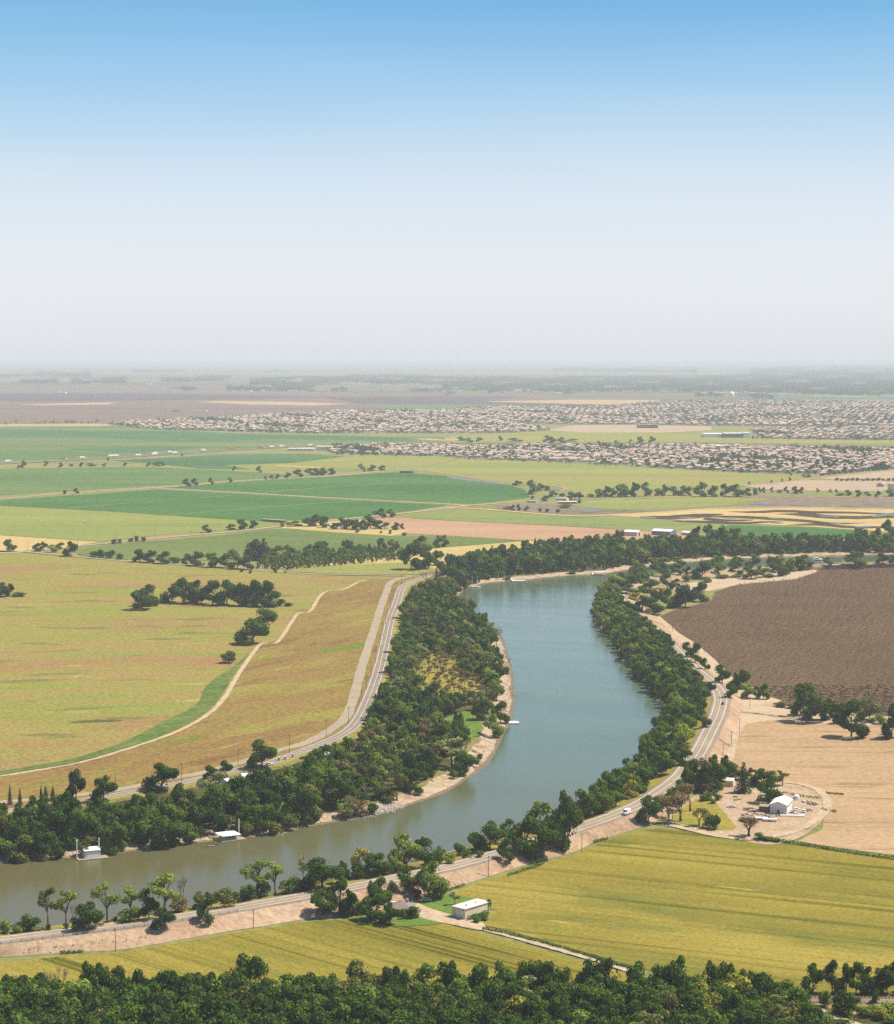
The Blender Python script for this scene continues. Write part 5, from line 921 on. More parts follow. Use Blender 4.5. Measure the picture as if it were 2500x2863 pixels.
TILE_A = paint('pinkish_roof_tiles', C(.40, .285, .225), .9, .1, .15, .5)
TILE_B = paint('tan_roof_tiles', C(.46, .35, .265), .9, .1, .15, .5)
TILE_C = paint('grey_brown_roof_tiles', C(.30, .225, .185), .9, .1, .15, .5)
HAY = paint('brown_stacked_bales', C(.26, .19, .115), .95, .05, .3, 2.0)
ROCK = paint('pale_river_rock', C(.34, .30, .25), .9, .15, .25, 1.5)
DRIFT = paint('bleached_driftwood', C(.42, .38, .33), .9, .1, .15, 2.0)

def part(name, parent, mat, fn, label=None):
    mb = MB(); fn(mb); o = link(name, mb.mesh(name, [mat]), parent)
    if label: o['label'] = label
    return o
def frame(pl, pr):
    a, b = hit(*pl), hit(*pr); d = b - a; z = min(a.z, b.z)
    return Vector(((a.x + b.x) / 2, (a.y + b.y) / 2, z)), math.atan2(d.y, d.x), math.hypot(d.x, d.y)
def building(name, pl, pr, depth, eave, rise, wallm, roofm, label, cat, group=None, ridge='deep', over=.35, extra=None, w=None, hip=False, P=None, rz=None):
    """front wall from pixel pl to pr; x runs along the front, y runs back from it"""
    if P is None: P, rz, wid = frame(pl, pr)
    else: wid = w
    if w: wid = w
    o = empty(name, P, rz); tag(o, label, cat, group)
    hw = wid / 2
    def walls(m):
        z1 = eave
        v = [(-hw, 0, -.3), (hw, 0, -.3), (hw, depth, -.3), (-hw, depth, -.3), (-hw, 0, z1), (hw, 0, z1), (hw, depth, z1), (-hw, depth, z1)]
        f = [(0, 1, 5, 4), (1, 2, 6, 5), (2, 3, 7, 6), (3, 0, 4, 7), (4, 5, 6, 7)]
        if rise > 0 and not hip:
            if ridge == 'deep': v += [(0, 0, z1 + rise), (0, depth, z1 + rise)]; f += [(4, 5, 8), (6, 7, 9)]
            else: v += [(-hw, depth / 2, z1 + rise), (hw, depth / 2, z1 + rise)]; f += [(7, 4, 8), (5, 6, 9)]
        m.add(v, f)
    part('wall', o, wallm, walls)
    def roof(m):
        t = .14; ov = over
        if rise <= 0: m.box((0, depth / 2, eave + .12), (wid + 2 * ov, depth + 2 * ov, .22)); return
        if hip:
            e = [(-hw - ov, -ov), (hw + ov, -ov), (hw + ov, depth + ov), (-hw - ov, depth + ov)]; rl = max(.5, hw - depth * .5)
            v = [(x, y, eave + .03) for x, y in e] + [(-rl, depth / 2, eave + rise), (rl, depth / 2, eave + rise)]
            m.add(v, [(0, 1, 5, 4), (1, 2, 5), (2, 3, 4, 5), (3, 0, 4), (3, 2, 1, 0)]); return
        if ridge == 'deep': prof = [(-hw - ov, eave - rise * ov / hw), (0, eave + rise), (hw + ov, eave - rise * ov / hw)]; ends = (-ov, depth + ov); mk = lambda u, z, e: (u, e, z)
        else: prof = [(-ov, eave - rise * ov / (depth / 2)), (depth / 2, eave + rise), (depth + ov, eave - rise * ov / (depth / 2))]; ends = (-hw - ov, hw + ov); mk = lambda u, z, e: (e, u, z)
        v = []
        for e_ in ends:
            for k in (.03, .03 + t):
                for u, z in prof: v.append(mk(u, z + k, e_))
        f = []
        for i in range(2): f += [(3 + i, 4 + i, 10 + i, 9 + i), (i, 6 + i, 7 + i, 1 + i), (i, 1 + i, 4 + i, 3 + i), (6 + i, 9 + i, 10 + i, 7 + i)]
        f += [(0, 3, 9, 6), (2, 8, 11, 5)]
        m.add(v, f)
    part('roof', o, roofm, roof)
    if extra: extra(o, wid)
    return o
# ------------------------------------------------------------------ the large white farm shed
def shed_extra(o, w):
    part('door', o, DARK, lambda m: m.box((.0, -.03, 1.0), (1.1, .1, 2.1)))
    for i in range(4): part('window', o, GLASS, lambda m: m.box((w / 2 + .02, 2.4 + i * 3.4, 3.6), (.1, 2.4, .6)))
    part('trim', o, GREYWALL, lambda m: m.box((0, -.04, 2.7), (w - .2, .08, .14)))
building('farm_shed', (2153, 2274), (2200, 2277.5), 15, 4.6, 1.6, WHITE_D, WHITE, 'large white gabled metal shed standing in the dirt farmyard', 'shed', extra=shed_extra)
def lean_extra(o, w):
    for i in range(3): part('post', o, WOOD, lambda m: m.box((-w / 2 + .3 + i * (w - .6) / 2, -.1, 1.2), (.2, .2, 2.6)))
building('lean_to', (2122, 2269), (2149, 2271), 5, 2.6, 0, RUST, WOOD, 'low rusty brown lean-to against the white shed', 'shed', extra=lean_extra)
building('farmhouse', (2030, 2199), (2050, 2200), 8, 3.0, .9, CREAM, GREYROOF, 'small house with flat grey roof behind the farm conifer', 'house', ridge='wide')
# flat-roofed shed by the dirt track
def flat_extra(o, w):
    part('door', o, WHITE_D, lambda m: m.box((w * .14, -.05, 1.75), (w * .66, .12, 3.4)), 'wide white sliding door')
    part('door', o, CREAM, lambda m: m.box((-w * .36, -.04, 1.7), (w * .22, .1, 3.2)))
    for u in (.3, .68): part('vent', o, WHITE, lambda m: m.box((w * .08, 15 * u, 4.6), (.9, .9, .7), 0, 0, .7))
building('storage_shed', (1264, 2562), (1300.7, 2571), 15.5, 4.1, 0, CREAM, GREYROOF, 'cream flat-roofed shed beside the pale dirt track', 'shed', extra=flat_extra, over=.3)
def house_extra(o, w):
    for x in (-w * .3, w * .25): part('window', o, GLASS, lambda m: m.box((x, -.03, 1.6), (1.6, .1, 1.2)))
    part('door', o, DARKWOOD, lambda m: m.box((0, -.03, 1.05), (1.0, .1, 2.1)))
    part('chimney', o, GREYWALL, lambda m: m.box((w * .2, 5.5, 5.0), (.9, .9, 1.6)))
building('house', (1088, 2560), (1150, 2563), 9, 3.0, 2.0, CREAM, BROWNROOF, 'roadside house with mauve-brown hip roof among dark trees', 'house', extra=house_extra, hip=True, over=.7)
# barns behind the far bank woods
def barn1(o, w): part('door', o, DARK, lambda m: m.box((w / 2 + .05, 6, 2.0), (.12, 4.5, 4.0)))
building('barn', (1744, 1497), (1782, 1499), 14, 5.0, 1.8, CREAM, WHITE, 'cream barn with white roof and one dark doorway, beside pinkish field', 'barn', ridge='wide', extra=barn1)
def barn2(o, w):
    for i in range(5): part('post', o, WHITE, lambda m: m.box((-w / 2 + .4 + i * (w - .8) / 4, -.12, 2.5), (.3, .3, 5)))
building('barn', (1822, 1495), (1875, 1498), 16, 5.2, 2.0, BLUEWALL, WHITE, 'larger white-roofed barn with dark blue-grey open front', 'barn', ridge='wide', extra=barn2)
building('barn', (1905, 1495), (1931, 1497.5), 9, 3.4, 1.2, WHITE_D, WHITE, 'smallest white-roofed barn nearest the far bank trees', 'barn', ridge='wide')
# houses in the left woods
building('house', (684, 2196), (752, 2190), 10, 3.6, 1.6, CREAM, WHITE, 'white-roofed house half hidden in the left woods', 'house', ridge='wide', extra=house_extra)
building('shed', (640, 2202), (664, 2198), 8, 2.8, .9, WHITE_D, WHITE, 'small white shed beside the half hidden white-roofed house', 'shed', ridge='wide')
building('house', (903, 2116), (924, 2112), 5, 2.8, 1.0, WHITE, WHITE, 'white cottage at the left road edge under trees', 'house', ridge='deep')
building('shed', (252, 2318), (276, 2315), 5, 2.4, .8, CREAM, paint('faded_red_roof', C(.40, .13, .07), .8, .2), 'small shed with faded red roof in the left woods', 'shed', ridge='wide')
building('house', (1222, 1622), (1262, 1624), 9, 3.4, 1.6, CREAM, BROWNROOF, 'brown-roofed house beside the left road junction', 'house', ridge='wide')
# far farmstead
FG = 'buildings of the far farmstead'
building('farmhouse', (798, 1468), (812, 1469), 8, 3.2, 1.6, CREAM, TILE_B, 'small tan house at the left end of the far farmstead', 'house', FG)
building('shed', (902, 1470), (922, 1471), 8, 3.0, 1.2, CREAM, TILE_B, 'pale tan shed among the far farmstead trees', 'shed', FG, ridge='wide')
building('shed', (942, 1480), (952, 1480), 5, 2.6, .8, WHITE, WHITE, 'tiny white shed in front of the far farmstead', 'shed', FG)
building('house', (1102, 1481), (1114, 1481), 6, 2.8, 1.2, CREAM, RUST, 'red-roofed cottage at the right end of the far farmstead', 'house', FG)
building('house', (1555, 1399), (1584, 1400), 10, 3.2, 1.8, CREAM, TILE_A, 'pinkish roofed house near the white mast', 'house', ridge='wide')
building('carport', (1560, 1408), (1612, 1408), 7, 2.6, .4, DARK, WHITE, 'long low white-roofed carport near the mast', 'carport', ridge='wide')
building('shed', (1606, 1398), (1618, 1398), 6, 2.6, .8, WHITE_D, WHITE, 'white shed right of the pinkish roofed house', 'shed')
building('shed', (1474, 1405), (1500, 1406), 5, 2.6, 0, GREYWALL, GREYROOF, 'grey equipment hut at the foot of the mast', 'shed')
building('house', (2451, 1360), (2471, 1361), 12, 4.0, 2.6, STUCCO, TILE_A, 'lone tan house on the graded building lot', 'house')
building('building', (2482, 1372), (2500, 1373), 16, 12, 0, CREAM, GREYROOF, 'tall cream block at the right edge by the lot', 'building')
# lattice mast
def mast():
    P = hit(1498, 1408); h = hgt(P, 1498, 1346); o = empty('radio_mast', P); tag(o, 'tall white lattice mast at the end of the emerald field', 'mast')
    r = lambda z: 1.3 * (1 - z / h * .55)
    for i in range(4):
        a = math.pi / 4 + i * math.pi / 2
        part('leg', o, WHITE, lambda m: m.tube((r(0) * math.cos(a), r(0) * math.sin(a), 0), (r(h) * math.cos(a), r(h) * math.sin(a), h), .22, .16, 5))
    def br(m):
        n = 12
        for k in range(n):
            for i in range(4):
                a, b = math.pi / 4 + i * math.pi / 2, math.pi / 4 + (i + 1) * math.pi / 2; z0, z1 = h * k / n, h * (k + 1) / n
                if i % 2 == k % 2: a, b = b, a
                m.tube((r(z0) * math.cos(a), r(z0) * math.sin(a), z0), (r(z1) * math.cos(b), r(z1) * math.sin(b), z1), .09, .09, 4)
    part('bracing', o, WHITE, br)
    for i, z in enumerate((.82, .9, .97)): (part('antenna', o, WHITE, lambda m: m.box((.9, 0, h * z), (.5, .5, 2.4))), part('antenna', o, WHITE, lambda m: m.box((-.7, .7, h * z), (.4, .4, 2.2))))
mast()
# hay stacks
def hay(pl, pr, h, label):
    P, rz, w = frame(pl, pr); o = empty('hay_stack', P, rz); tag(o, label, 'hay stack'); n = max(4, int(w / 2.6)); rr = random.Random(3)
    mb = MB(); mb.box((0, 0, 0), (w / n - .08, 4.4, h / 3 - .05)); me = mb.mesh('bale', [HAY])
    for i in range(n):
        for j in range(3): q = link('bale', me, o); q.location = (-w / 2 + (i + .5) * w / n, 2.2 + rr.uniform(-.12, .12), h * (j + .5) / 3)
    part('cover', o, GREYROOF, lambda m: m.box((0, 2.2, h + .08), (w + .2, 4.6, .16)))
hay((731, 1458), (797, 1462), 3.6, 'long brown stack of bales behind the far farmstead')
hay((1118, 1322), (1156, 1323), 4.2, 'long brown stack of bales at the far ditch corner')
# ------------------------------------------------------------------ utility poles
def pole_proto():
    o = empty('utility_pole', (0, 0, 0)); part('pole', o, DARKWOOD, lambda m: m.tube((0, 0, -.4), (0, 0, 1), .17 / 9.5 * .0 + .17, .11, 7))
    part('crossarm', o, DARKWOOD, lambda m: m.box((0, .0, .925), (2.0, .14, .016)))
    for x in (-.85, .85): part('insulator', o, WHITE, lambda m: m.tube((x, 0, .932), (x, 0, .952), .05, .05, 5))
    return o
PROTO = pole_proto(); first = True
def poles(items, where, group, rz=0.0, cross=True):
    global first
    for i, (x, yb, yt) in enumerate(items):
        P = hit(x, yb); h = hgt(P, x, yt)
        if first: o = PROTO; o.location = P; o.rotation_euler = (0, 0, rz); first = False
        else: o = copy_thing(PROTO, P, rz)
        o.scale = (1, 1, h); tag(o, '%s wooden utility pole %s' % (ordn(i), where) if len(items) > 1 else 'wooden utility pole ' + where, 'utility pole', group)
poles([(323, 2661, 2596), (709, 2597, 2542), (1366, 2452, 2392), (1627, 2383, 2328), (1869, 2315, 2258)], 'from the left along the near levee toe', 'poles along the near levee', .6)
poles([(1201, 2524, 2479)], 'on the lawn by the roadside house', 'poles along the near levee', .3)
poles([(1881, 2290, 2239), (2005, 2321, 2279)], 'from the left in the farm garden', 'poles by the farmyard', .3)
poles([(2022, 2113, 2080), (2045, 2088, 2042), (2068, 2048, 2007), (2097, 1984, 1948)], 'from the near end beside the tan field', 'poles beside the tan field', 1.2)
poles([(115, 2241, 2195), (322, 2188, 2162), (508, 2185, 2131), (666, 2140, 2093), (809, 2106, 2052), (912, 2064, 2010), (975, 2024, 1975), (1012, 1962, 1930), (1025, 1928, 1888), (1038, 1893, 1846), (1051, 1854, 1806), (1063, 1820, 1773), (1071, 1777, 1738), (1078, 1757, 1720), (1084, 1732, 1700), (1092, 1708, 1670), (1100, 1677, 1642), (1108, 1656, 1620), (1123, 1635, 1607), (1155, 1619, 1588)], 'from the near end along the left road', 'poles along the left road', .8)
poles([(953, 1593, 1566), (1044, 1584, 1562)], 'from the left on the junction grass', 'poles at the junction', 1.2)
poles([(77, 1540, 1513), (218, 1525, 1506), (326, 1516, 1490), (434, 1504, 1480), (534, 1496, 1471)], 'from the left beside the long dirt road', 'poles by the long dirt road', .5)
poles([(1969, 1828, 1806), (2012, 1853, 1840), (1932, 1790, 1772), (1880, 1766, 1748)][::-1], 'from the left along the orchard edge', 'poles at the orchard edge', 1.2)
poles([(2388, 2868, 2838)], 'by the dirt lane at bottom right', None, .3)
poles([(2271, 1597, 1572)], 'at the far corner of the orchard', None, .3)
# ------------------------------------------------------------------ guardrail
def guardrail():
    seg = [p for p in offs(r2c, -5.3, 4.4) if p.y > 0 and CX + F * p.x / (p.y * CP) < 655 and CX + F * p.x / (p.y * CP) > -120]
    seg = resample(seg, max(8, int(length(seg) / 3.8))); P = seg[len(seg) // 2].copy()
    o = empty('guardrail', P); tag(o, 'low steel guardrail on dark posts along the near levee road', 'guardrail')
    def rail(m):
        for a, b in zip(seg, seg[1:]):
            d = b - a; m.box(tuple((a + b) / 2 - P + Vector((0, 0, .62))), (d.length + .02, .08, .32), math.atan2(d.y, d.x))
    part('rail', o, STEEL, rail)
    mb = MB(); mb.box((0, 0, .3), (.2, .2, 1.0)); me = mb.mesh('post', [DARKWOOD])
    for p in seg[:90]: q = link('post', me, o); q.location = p - P + Vector((0, 0, .05))
guardrail()
# ------------------------------------------------------------------ railway at bottom right
rl = line_w([(1400, 2786), (2000, 2788), (2252, 2791), (2500, 2794), (2800, 2798)], .5, 6)
loft('railway_bed', [offs(rl, -3.6, .3), offs(rl, -1.8, .95), offs(rl, 1.8, .95), offs(rl, 3.6, .3)], ['shoulder', 'shoulder', 'shoulder'], 'grey-brown ballast bed of the railway at lower right', 'railway')
def railway():
    P = rl[len(rl) // 2].copy(); P.z = .95; o = empty('railway_track', P); tag(o, 'single railway track running below the wheat at lower right', 'railway')
    for s_ in (-.75, .75):
        pts = offs(rl, s_, 1.17)
        part('rail', o, RUST, lambda m: [m.box(tuple((a + b) / 2 - P), ((b - a).length + .02, .09, .16), math.atan2((b - a).y, (b - a).x)) for a, b in zip(pts, pts[1:])])
    vis = [p for p in rl if 2225 < CX + F * p.x / (p.y * CP) < 2560]; pts = resample(vis, int(length(vis) / 1.3))
    mb = MB(); mb.box((0, 0, 0), (.26, 2.5, .14)); me = mb.mesh('sleeper', [DARKWOOD])
    for p in pts[:95]: q = link('sleeper', me, o); q.location = (p.x - P.x, p.y - P.y, .06)
railway()
# ------------------------------------------------------------------ vehicles
def wheels(o, xs, half, r, w=.22):
    for x in xs:
        for s_ in (-1, 1): part('wheel', o, RUBBER, lambda m: m.tube((x, s_ * half - w / 2, r), (x, s_ * half + w / 2, r), r, r, 12))
def car(P, rz, mat, label, cat='car', name='parked_car', lift=0.03):
    o = empty(name, P + Vector((0, 0, lift)), rz); tag(o, label, cat)
    def body(m):
        m.box((0, 0, .55), (4.3, 1.72, .5), 0, 0, .97); m.box((1.35, 0, .82), (1.4, 1.6, .16), 0, 0, .9); m.box((-1.75, 0, .82), (.7, 1.6, .16), 0, 0, .9)
    part('body', o, mat, body); part('cabin', o, GLASS, lambda m: m.box((-.25, 0, 1.07), (2.3, 1.55, .55), 0, 0, .78)); part('roof', o, mat, lambda m: m.box((-.25, 0, 1.37), (1.75, 1.2, .06)))
    for s_ in (-.6, .6): part('headlight', o, WHITE, lambda m: m.box((2.14, s_, .66), (.06, .32, .14)))
    wheels(o, (-1.35, 1.35), .8, .32); return o
def van(P, rz, label):
    o = empty('delivery_van', P + Vector((0, 0, .03)), rz); tag(o, label, 'van')
    def body(m): m.box((-.5, 0, 1.55), (4.6, 2.1, 2.1), 0, 0, .96); m.box((2.3, 0, 1.0), (1.2, 1.95, 1.0), 0, 0, .9)
    part('body', o, WHITE, body)
    part('windscreen', o, GLASS, lambda m: m.box((1.83, 0, 2.0), (.12, 1.7, .75)))
    for s_ in (-1, 1): part('side_window', o, GLASS, lambda m: m.box((1.1, s_ * 1.03, 1.95), (.9, .06, .6)))
    part('bumper', o, STEEL, lambda m: m.box((2.95, 0, .6), (.15, 1.9, .25))); wheels(o, (-1.8, 1.9), .95, .4)
def road_dir(P):
    i = min(range(len(r2c)), key=lambda k: (r2c[k] - P).length_squared); d = r2c[min(i + 2, len(r2c) - 1)] - r2c[max(0, i - 2)]; return math.atan2(d.y, d.x)
P = hit(1752, 2277); van(P, road_dir(P) + math.pi, 'white van driving along the near levee road')
P = hit(2021, 1969); car(P, road_dir(P), REDP, 'dark red car alone on the bend of the levee road', name='moving_car')
car(hit(1102, 2530), .2, WHITE, 'white car parked behind the brown-roofed roadside house')
car(hit(753, 2139), .5, WHITE, 'white car parked beside the left road near lone tree')
car(hit(1192, 2520), .1, TEAL, 'pale blue pickup parked under trees by the roadside house', 'pickup', 'parked_pickup')
car(hit(848, 2122), .5, DARK, 'black pickup parked at the left road edge', 'pickup', 'parked_pickup')
for i, (x, y) in enumerate([(780, 2126), (797, 2124), (818, 2117)]):
    o = empty('gate_pillar', hit(x, y)); tag(o, '%s pale stone pillar from left beside the left road' % ordn(i), 'pillar', 'pillars beside the left road')
    part('shaft', o, ROCK, lambda m: m.box((0, 0, .8), (1.0, 1.0, 1.7), 0, 0, .9)); part('cap', o, WHITE_D, lambda m: m.box((0, 0, 1.75), (1.15, 1.15, .2)))
for i, (x, y) in enumerate([(1011, 1480), (1031, 1479.5), (1039, 1479.5)]): car(hit(x, y), .2 + i, WHITE, '%s white car from left in front of the far farmstead' % ordn(i))
def trailer(P, rz, mat, L_, label, h=1.5, name='trailer'):
    o = empty(name, P, rz); tag(o, label, 'trailer'); part('body', o, mat, lambda m: m.box((0, 0, .7 + h / 2), (L_, 2.3, h), 0, 0, .98)); wheels(o, (-.5, .5), 1.0, .4)
    part('hitch', o, RUST, lambda m: m.box((L_ / 2 + .6, 0, .6), (1.4, .16, .12)))
trailer(hit(1077, 1480), .1, WHITE, 9, 'long white trailer at the right of the far farmstead', 2.4)
trailer(hit(239, 1461), .3, WHITE_D, 6, 'small pale trailer alone in the yellow-green field', 1.3)
# ------------------------------------------------------------------ scrap around the farm shed
def junkpos(u, v): return hit(1850 + u * .279, 2100 + v * .279)
trailer(junkpos(870, 590), .1, RUST, 5, 'rusty flatbed trailer nearest the lean-to', .4)
trailer(junkpos(930, 606), .15, WOOD, 6, 'wooden flatbed trailer right of the rusty one', .3)
trailer(junkpos(985, 688), -.15, WHITE, 8, 'long white flat trailer in the front scrap row', .5)
trailer(junkpos(1085, 704), -.12, WHITE_D, 7, 'grey-white trailer at the right end of the front scrap row', .6)
car(junkpos(700, 566), .3, WHITE_D, 'pale stripped car alone in the open farmyard', name='old_car', lift=-.05)
car(junkpos(1350, 592), .8, WHITE, 'white old car right of the farm shed', name='old_car', lift=-.05)
car(junkpos(1012, 498), .2, WHITE_D, 'pale old car under the farmyard shade tree', name='old_car', lift=-.05)
car(junkpos(1425, 612), 1.2, WHITE_D, 'dull white old car in the right scrap row', name='old_car', lift=-.05)
car(junkpos(1475, 600), .4, STEEL, 'grey old car at the right end of the scrap row', name='old_car', lift=-.05)
def scrap(u, v, r, n, mats, label, seed, hmax=1.2):
    rr = random.Random(seed); o = empty('scrap_pile', junkpos(u, v)); tag(o, label, 'scrap pile')
    for mi, m_ in enumerate(mats):
        for i in range(n):
            a, q = rr.uniform(0, 6.28), r * rr.random() ** .6
            part(('rusty_scrap', 'pale_scrap', 'timber')[0 if m_ is RUST else 2 if m_ is WOOD else 1], o, m_, lambda m: m.box((q * math.cos(a), q * math.sin(a), rr.uniform(.1, hmax * (1 - q / r * .7))), (rr.uniform(.3, 1.6), rr.uniform(.2, .9), rr.uniform(.15, .7)), rr.uniform(0, 3), 0, rr.uniform(.6, 1)))
scrap(1450, 515, 3.2, 14, (RUST, WHITE_D), 'rusty scrap heap behind the white shed', 1)
scrap(1520, 534, 2.6, 12, (RUST, WOOD), 'smaller rusty scrap heap by the looping track', 2)
scrap(860, 642, 3.0, 12, (RUST, WHITE_D, WOOD), 'left scrap heap in the middle row of the yard', 3, .7)
scrap(960, 632, 2.4, 12, (RUST, WHITE_D, WOOD), 'middle scrap heap in front of the lean-to', 4, 1.0)
scrap(1060, 656, 3.0, 10, (WHITE_D, WOOD, RUST), 'pale scrap heap in front of the white shed', 5, .6)
scrap(1170, 646, 2.6, 9, (WOOD, RUST), 'low timber heap by the shed doorway', 6, .5)
scrap(760, 490, 2.4, 9, (WOOD, RUST), 'flat timber heap in the upper farmyard', 7, .4)
scrap(740, 462, 1.2, 5, (RUST, WOOD), 'tiny scrap heap near the farm conifer', 8, .8)
scrap(960, 492, 1.8, 9, (WHITE, WOOD), 'whitish scrap heap under the farmyard shade tree', 9, 1.2)
scrap(1320, 620, 2.2, 12, (RUST, WHITE_D), 'scrap heap at the right corner of the shed', 10, .9)
scrap(1240, 418, 1.2, 6, (RUST, WOOD), 'small reddish scrap heap above the shed', 11, .8)
scrap(1395, 640, 1.6, 8, (WHITE, STEEL), 'white scrap heap at the edge of the looping track', 12, .8)
def tank():
    o = empty('storage_tank', junkpos(1352, 478)); tag(o, 'squat white domed tank behind the white shed', 'tank')
    part('shell', o, WHITE, lambda m: m.tube((0, 0, 0), (0, 0, 1.6), 1.5, 1.5, 18)); part('dome', o, WHITE, lambda m: m.tube((0, 0, 1.6), (0, 0, 2.3), 1.5, .3, 18))
tank()
def pipes():
    o = empty('pipe_stack', junkpos(1310, 652), -.1); tag(o, 'long white stack of pipes in front of the shed corner', 'pipes')
    for i in range(3): part('pipe', o, WHITE, lambda m: m.tube((-6, i * .5 - .5, .3 + (i % 2) * .25), (6, i * .5 - .5, .3 + (i % 2) * .25), .25, .25, 8))
pipes()
# ------------------------------------------------------------------ river things
def wz(x, y, z=.3): return PX(x, y, z)
def boathouse():
    a, b = wz(239, 2404), wz(282, 2400); d = b - a; rz = math.atan2(d.y, d.x); w = d.length; o = empty('floating_boathouse', (a + b) / 2, rz); tag(o, 'white floating boathouse between two pale pilings on the left bank', 'boathouse')
    part('deck', o, WOOD, lambda m: m.box((0, 4.2, .22), (w + 7, 11, .35))); part('float', o, STEEL, lambda m: m.box((0, 4.2, -.1), (w + 6.4, 10.4, .3)))
    part('wall', o, WHITE_D, lambda m: m.box((0, 4.6, 2.0), (w, 7.4, 3.2)))
    part('roof', o, WHITE, lambda m: m.box((0, 4.6, 3.72), (w + .5, 7.9, .24)))
    part('door', o, WHITE, lambda m: m.box((0, .87, 1.7), (w * .7, .08, 2.5)))
    part('gangway', o, WOOD, lambda m: m.box((-w * .42, 13.5, 1.2), (1.3, 11, .25)))
boathouse()
def piling(x, yb, yt, label, group='river pilings', z=.3, r=.28):
    P = wz(x, yb, z); h = hgt(P, x, yt); o = empty('piling', P); tag(o, label, 'piling', group)
    part('post', o, WHITE_D, lambda m: m.tube((0, 0, -1), (0, 0, h - .2), r, r * .9, 8)); part('cap', o, WHITE, lambda m: m.tube((0, 0, h - .2), (0, 0, h + .5), r * 1.25, .06, 8))
piling(215, 2400, 2349, 'pale piling left of the white floating boathouse'); piling(277, 2396, 2345, 'pale piling right of the white floating boathouse')
piling(668, 2340, 2292, 'pale piling behind the low dock with white canopy')
def dock2():
    a, b = wz(622, 2354), wz(672, 2348); d = b - a; rz = math.atan2(d.y, d.x); w = d.length; o = empty('covered_dock', (a + b) / 2, rz); tag(o, 'low floating dock under a white canopy on the left bank', 'dock')
    part('deck', o, WOOD, lambda m: m.box((.8, 3, .2), (w + 4, 8, .3)))
    part('wall', o, TEAL, lambda m: m.box((-.4, 3.3, 1.3), (w * .75, 4.4, 1.9)))
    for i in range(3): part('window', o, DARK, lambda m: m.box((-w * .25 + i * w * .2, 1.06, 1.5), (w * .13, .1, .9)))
    part('roof', o, WHITE, lambda m: m.add([(-w / 2 - .4, -.6, 2.5), (w / 2 + .2, -.6, 2.5), (w / 2 - .4, 7, 2.9), (-w / 2 - 1, 7, 2.9), (-w / 2 - .4, -.6, 2.7), (w / 2 + .2, -.6, 2.7), (w / 2 - .4, 7, 3.1), (-w / 2 - 1, 7, 3.1)], [(3, 2, 1, 0), (4, 5, 6, 7), (0, 1, 5, 4), (1, 2, 6, 5), (2, 3, 7, 6), (3, 0, 4, 7)]))
    def gw(m): x0, x1, t_ = -w / 2 - 1.5, -w / 2 - 4.6, .8; m.add([(x0 - t_, 6, .5), (x0 + t_, 6, .5), (x1 + t_, 19.5, 2.9), (x1 - t_, 19.5, 2.9), (x0 - t_, 6, .3), (x0 + t_, 6, .3), (x1 + t_, 19.5, 2.7), (x1 - t_, 19.5, 2.7)], [(0, 1, 2, 3), (7, 6, 5, 4), (0, 4, 5, 1), (1, 5, 6, 2), (2, 6, 7, 3), (3, 7, 4, 0)])
    part('gangway', o, WOOD, gw)
    for s_ in (-.8, .8): part('handrail', o, RUST, lambda m: m.tube((-w / 2 - 1.5 + s_, 6, 1.2), (-w / 2 - 4.6 + s_, 19.5, 3.6), .07, .07, 4))
dock2()
o = empty('rowing_boat', wz(592, 2366), .35); tag(o, 'small pale boat adrift below the low covered dock', 'boat')
part('hull', o, DRIFT, lambda m: m.add([(-2, 0, -.1), (0, -.6, -.1), (2.2, 0, -.1), (0, .6, -.1), (-2.2, 0, .35), (-.8, -.75, .3), (1, -.7, .3), (2.6, 0, .4), (1, .7, .3), (-.8, .75, .3)], [(3, 2, 1, 0), (0, 5, 4), (0, 1, 5), (1, 6, 5), (1, 2, 6), (2, 7, 6), (2, 8, 7), (2, 3, 8), (3, 9, 8), (3, 0, 9), (0, 4, 9)])); part('bench', o, WOOD, lambda m: m.box((0, 0, .28), (.4, 1.2, .06)))
o = empty('swim_dock', wz(1436, 2021), .1); tag(o, 'small square white dock at the left bank point', 'dock')
part('deck', o, WHITE, lambda m: m.box((0, 0, .35), (6.4, 7, .3))); part('float', o, STEEL, lambda m: m.box((0, 0, .05), (5.8, 6.4, .4))); part('gangway', o, WOOD, lambda m: m.box((-5, 1, .6), (5, 1.2, .15)))
def snag(x, y, s, label, seed, rz):
    rr = random.Random(seed); o = empty('driftwood_tree', wz(x, y, .3), rz); tag(o, label, 'driftwood')
    def f(m):
        p = Vector((-7, 0, -.2))
        for i in range(6):
            q = p + Vector((2.6, rr.uniform(-.6, .6), rr.uniform(.0, .6))) * s; m.tube(p, q, .32 * (1 - i / 8) * s, .3 * (1 - (i + 1) / 8) * s, 6)
            for k in range(2):
                e_ = q + Vector((rr.uniform(-.5, 2), rr.uniform(-2, 2), rr.uniform(.2, 2.2))) * s; m.tube(q, e_, .12 * s, .03, 4); m.tube(e_, e_ + Vector((rr.uniform(-.8, .8), rr.uniform(-.8, .8), rr.uniform(.1, .9))), .05, .02, 3)
            p = q
    part('limbs', o, DRIFT, f)
snag(1450, 1944, 1.1, 'bleached fallen tree reaching into the river from left bank', 2, .15); snag(1440, 1890, .6, 'small bleached snag below the left bank trees', 5, .4); snag(1441, 1958, .5, 'pale snag just below the large fallen tree', 7, 1.2)
snag(1650, 1704, .6, 'small snag off the right bank at the bend', 9, 3.3); snag(1800, 2100, .7, 'tangled driftwood at the right bank foot', 12, 3.0); snag(1340, 2160, .5, 'grey drift log on the left beach', 15, .9)
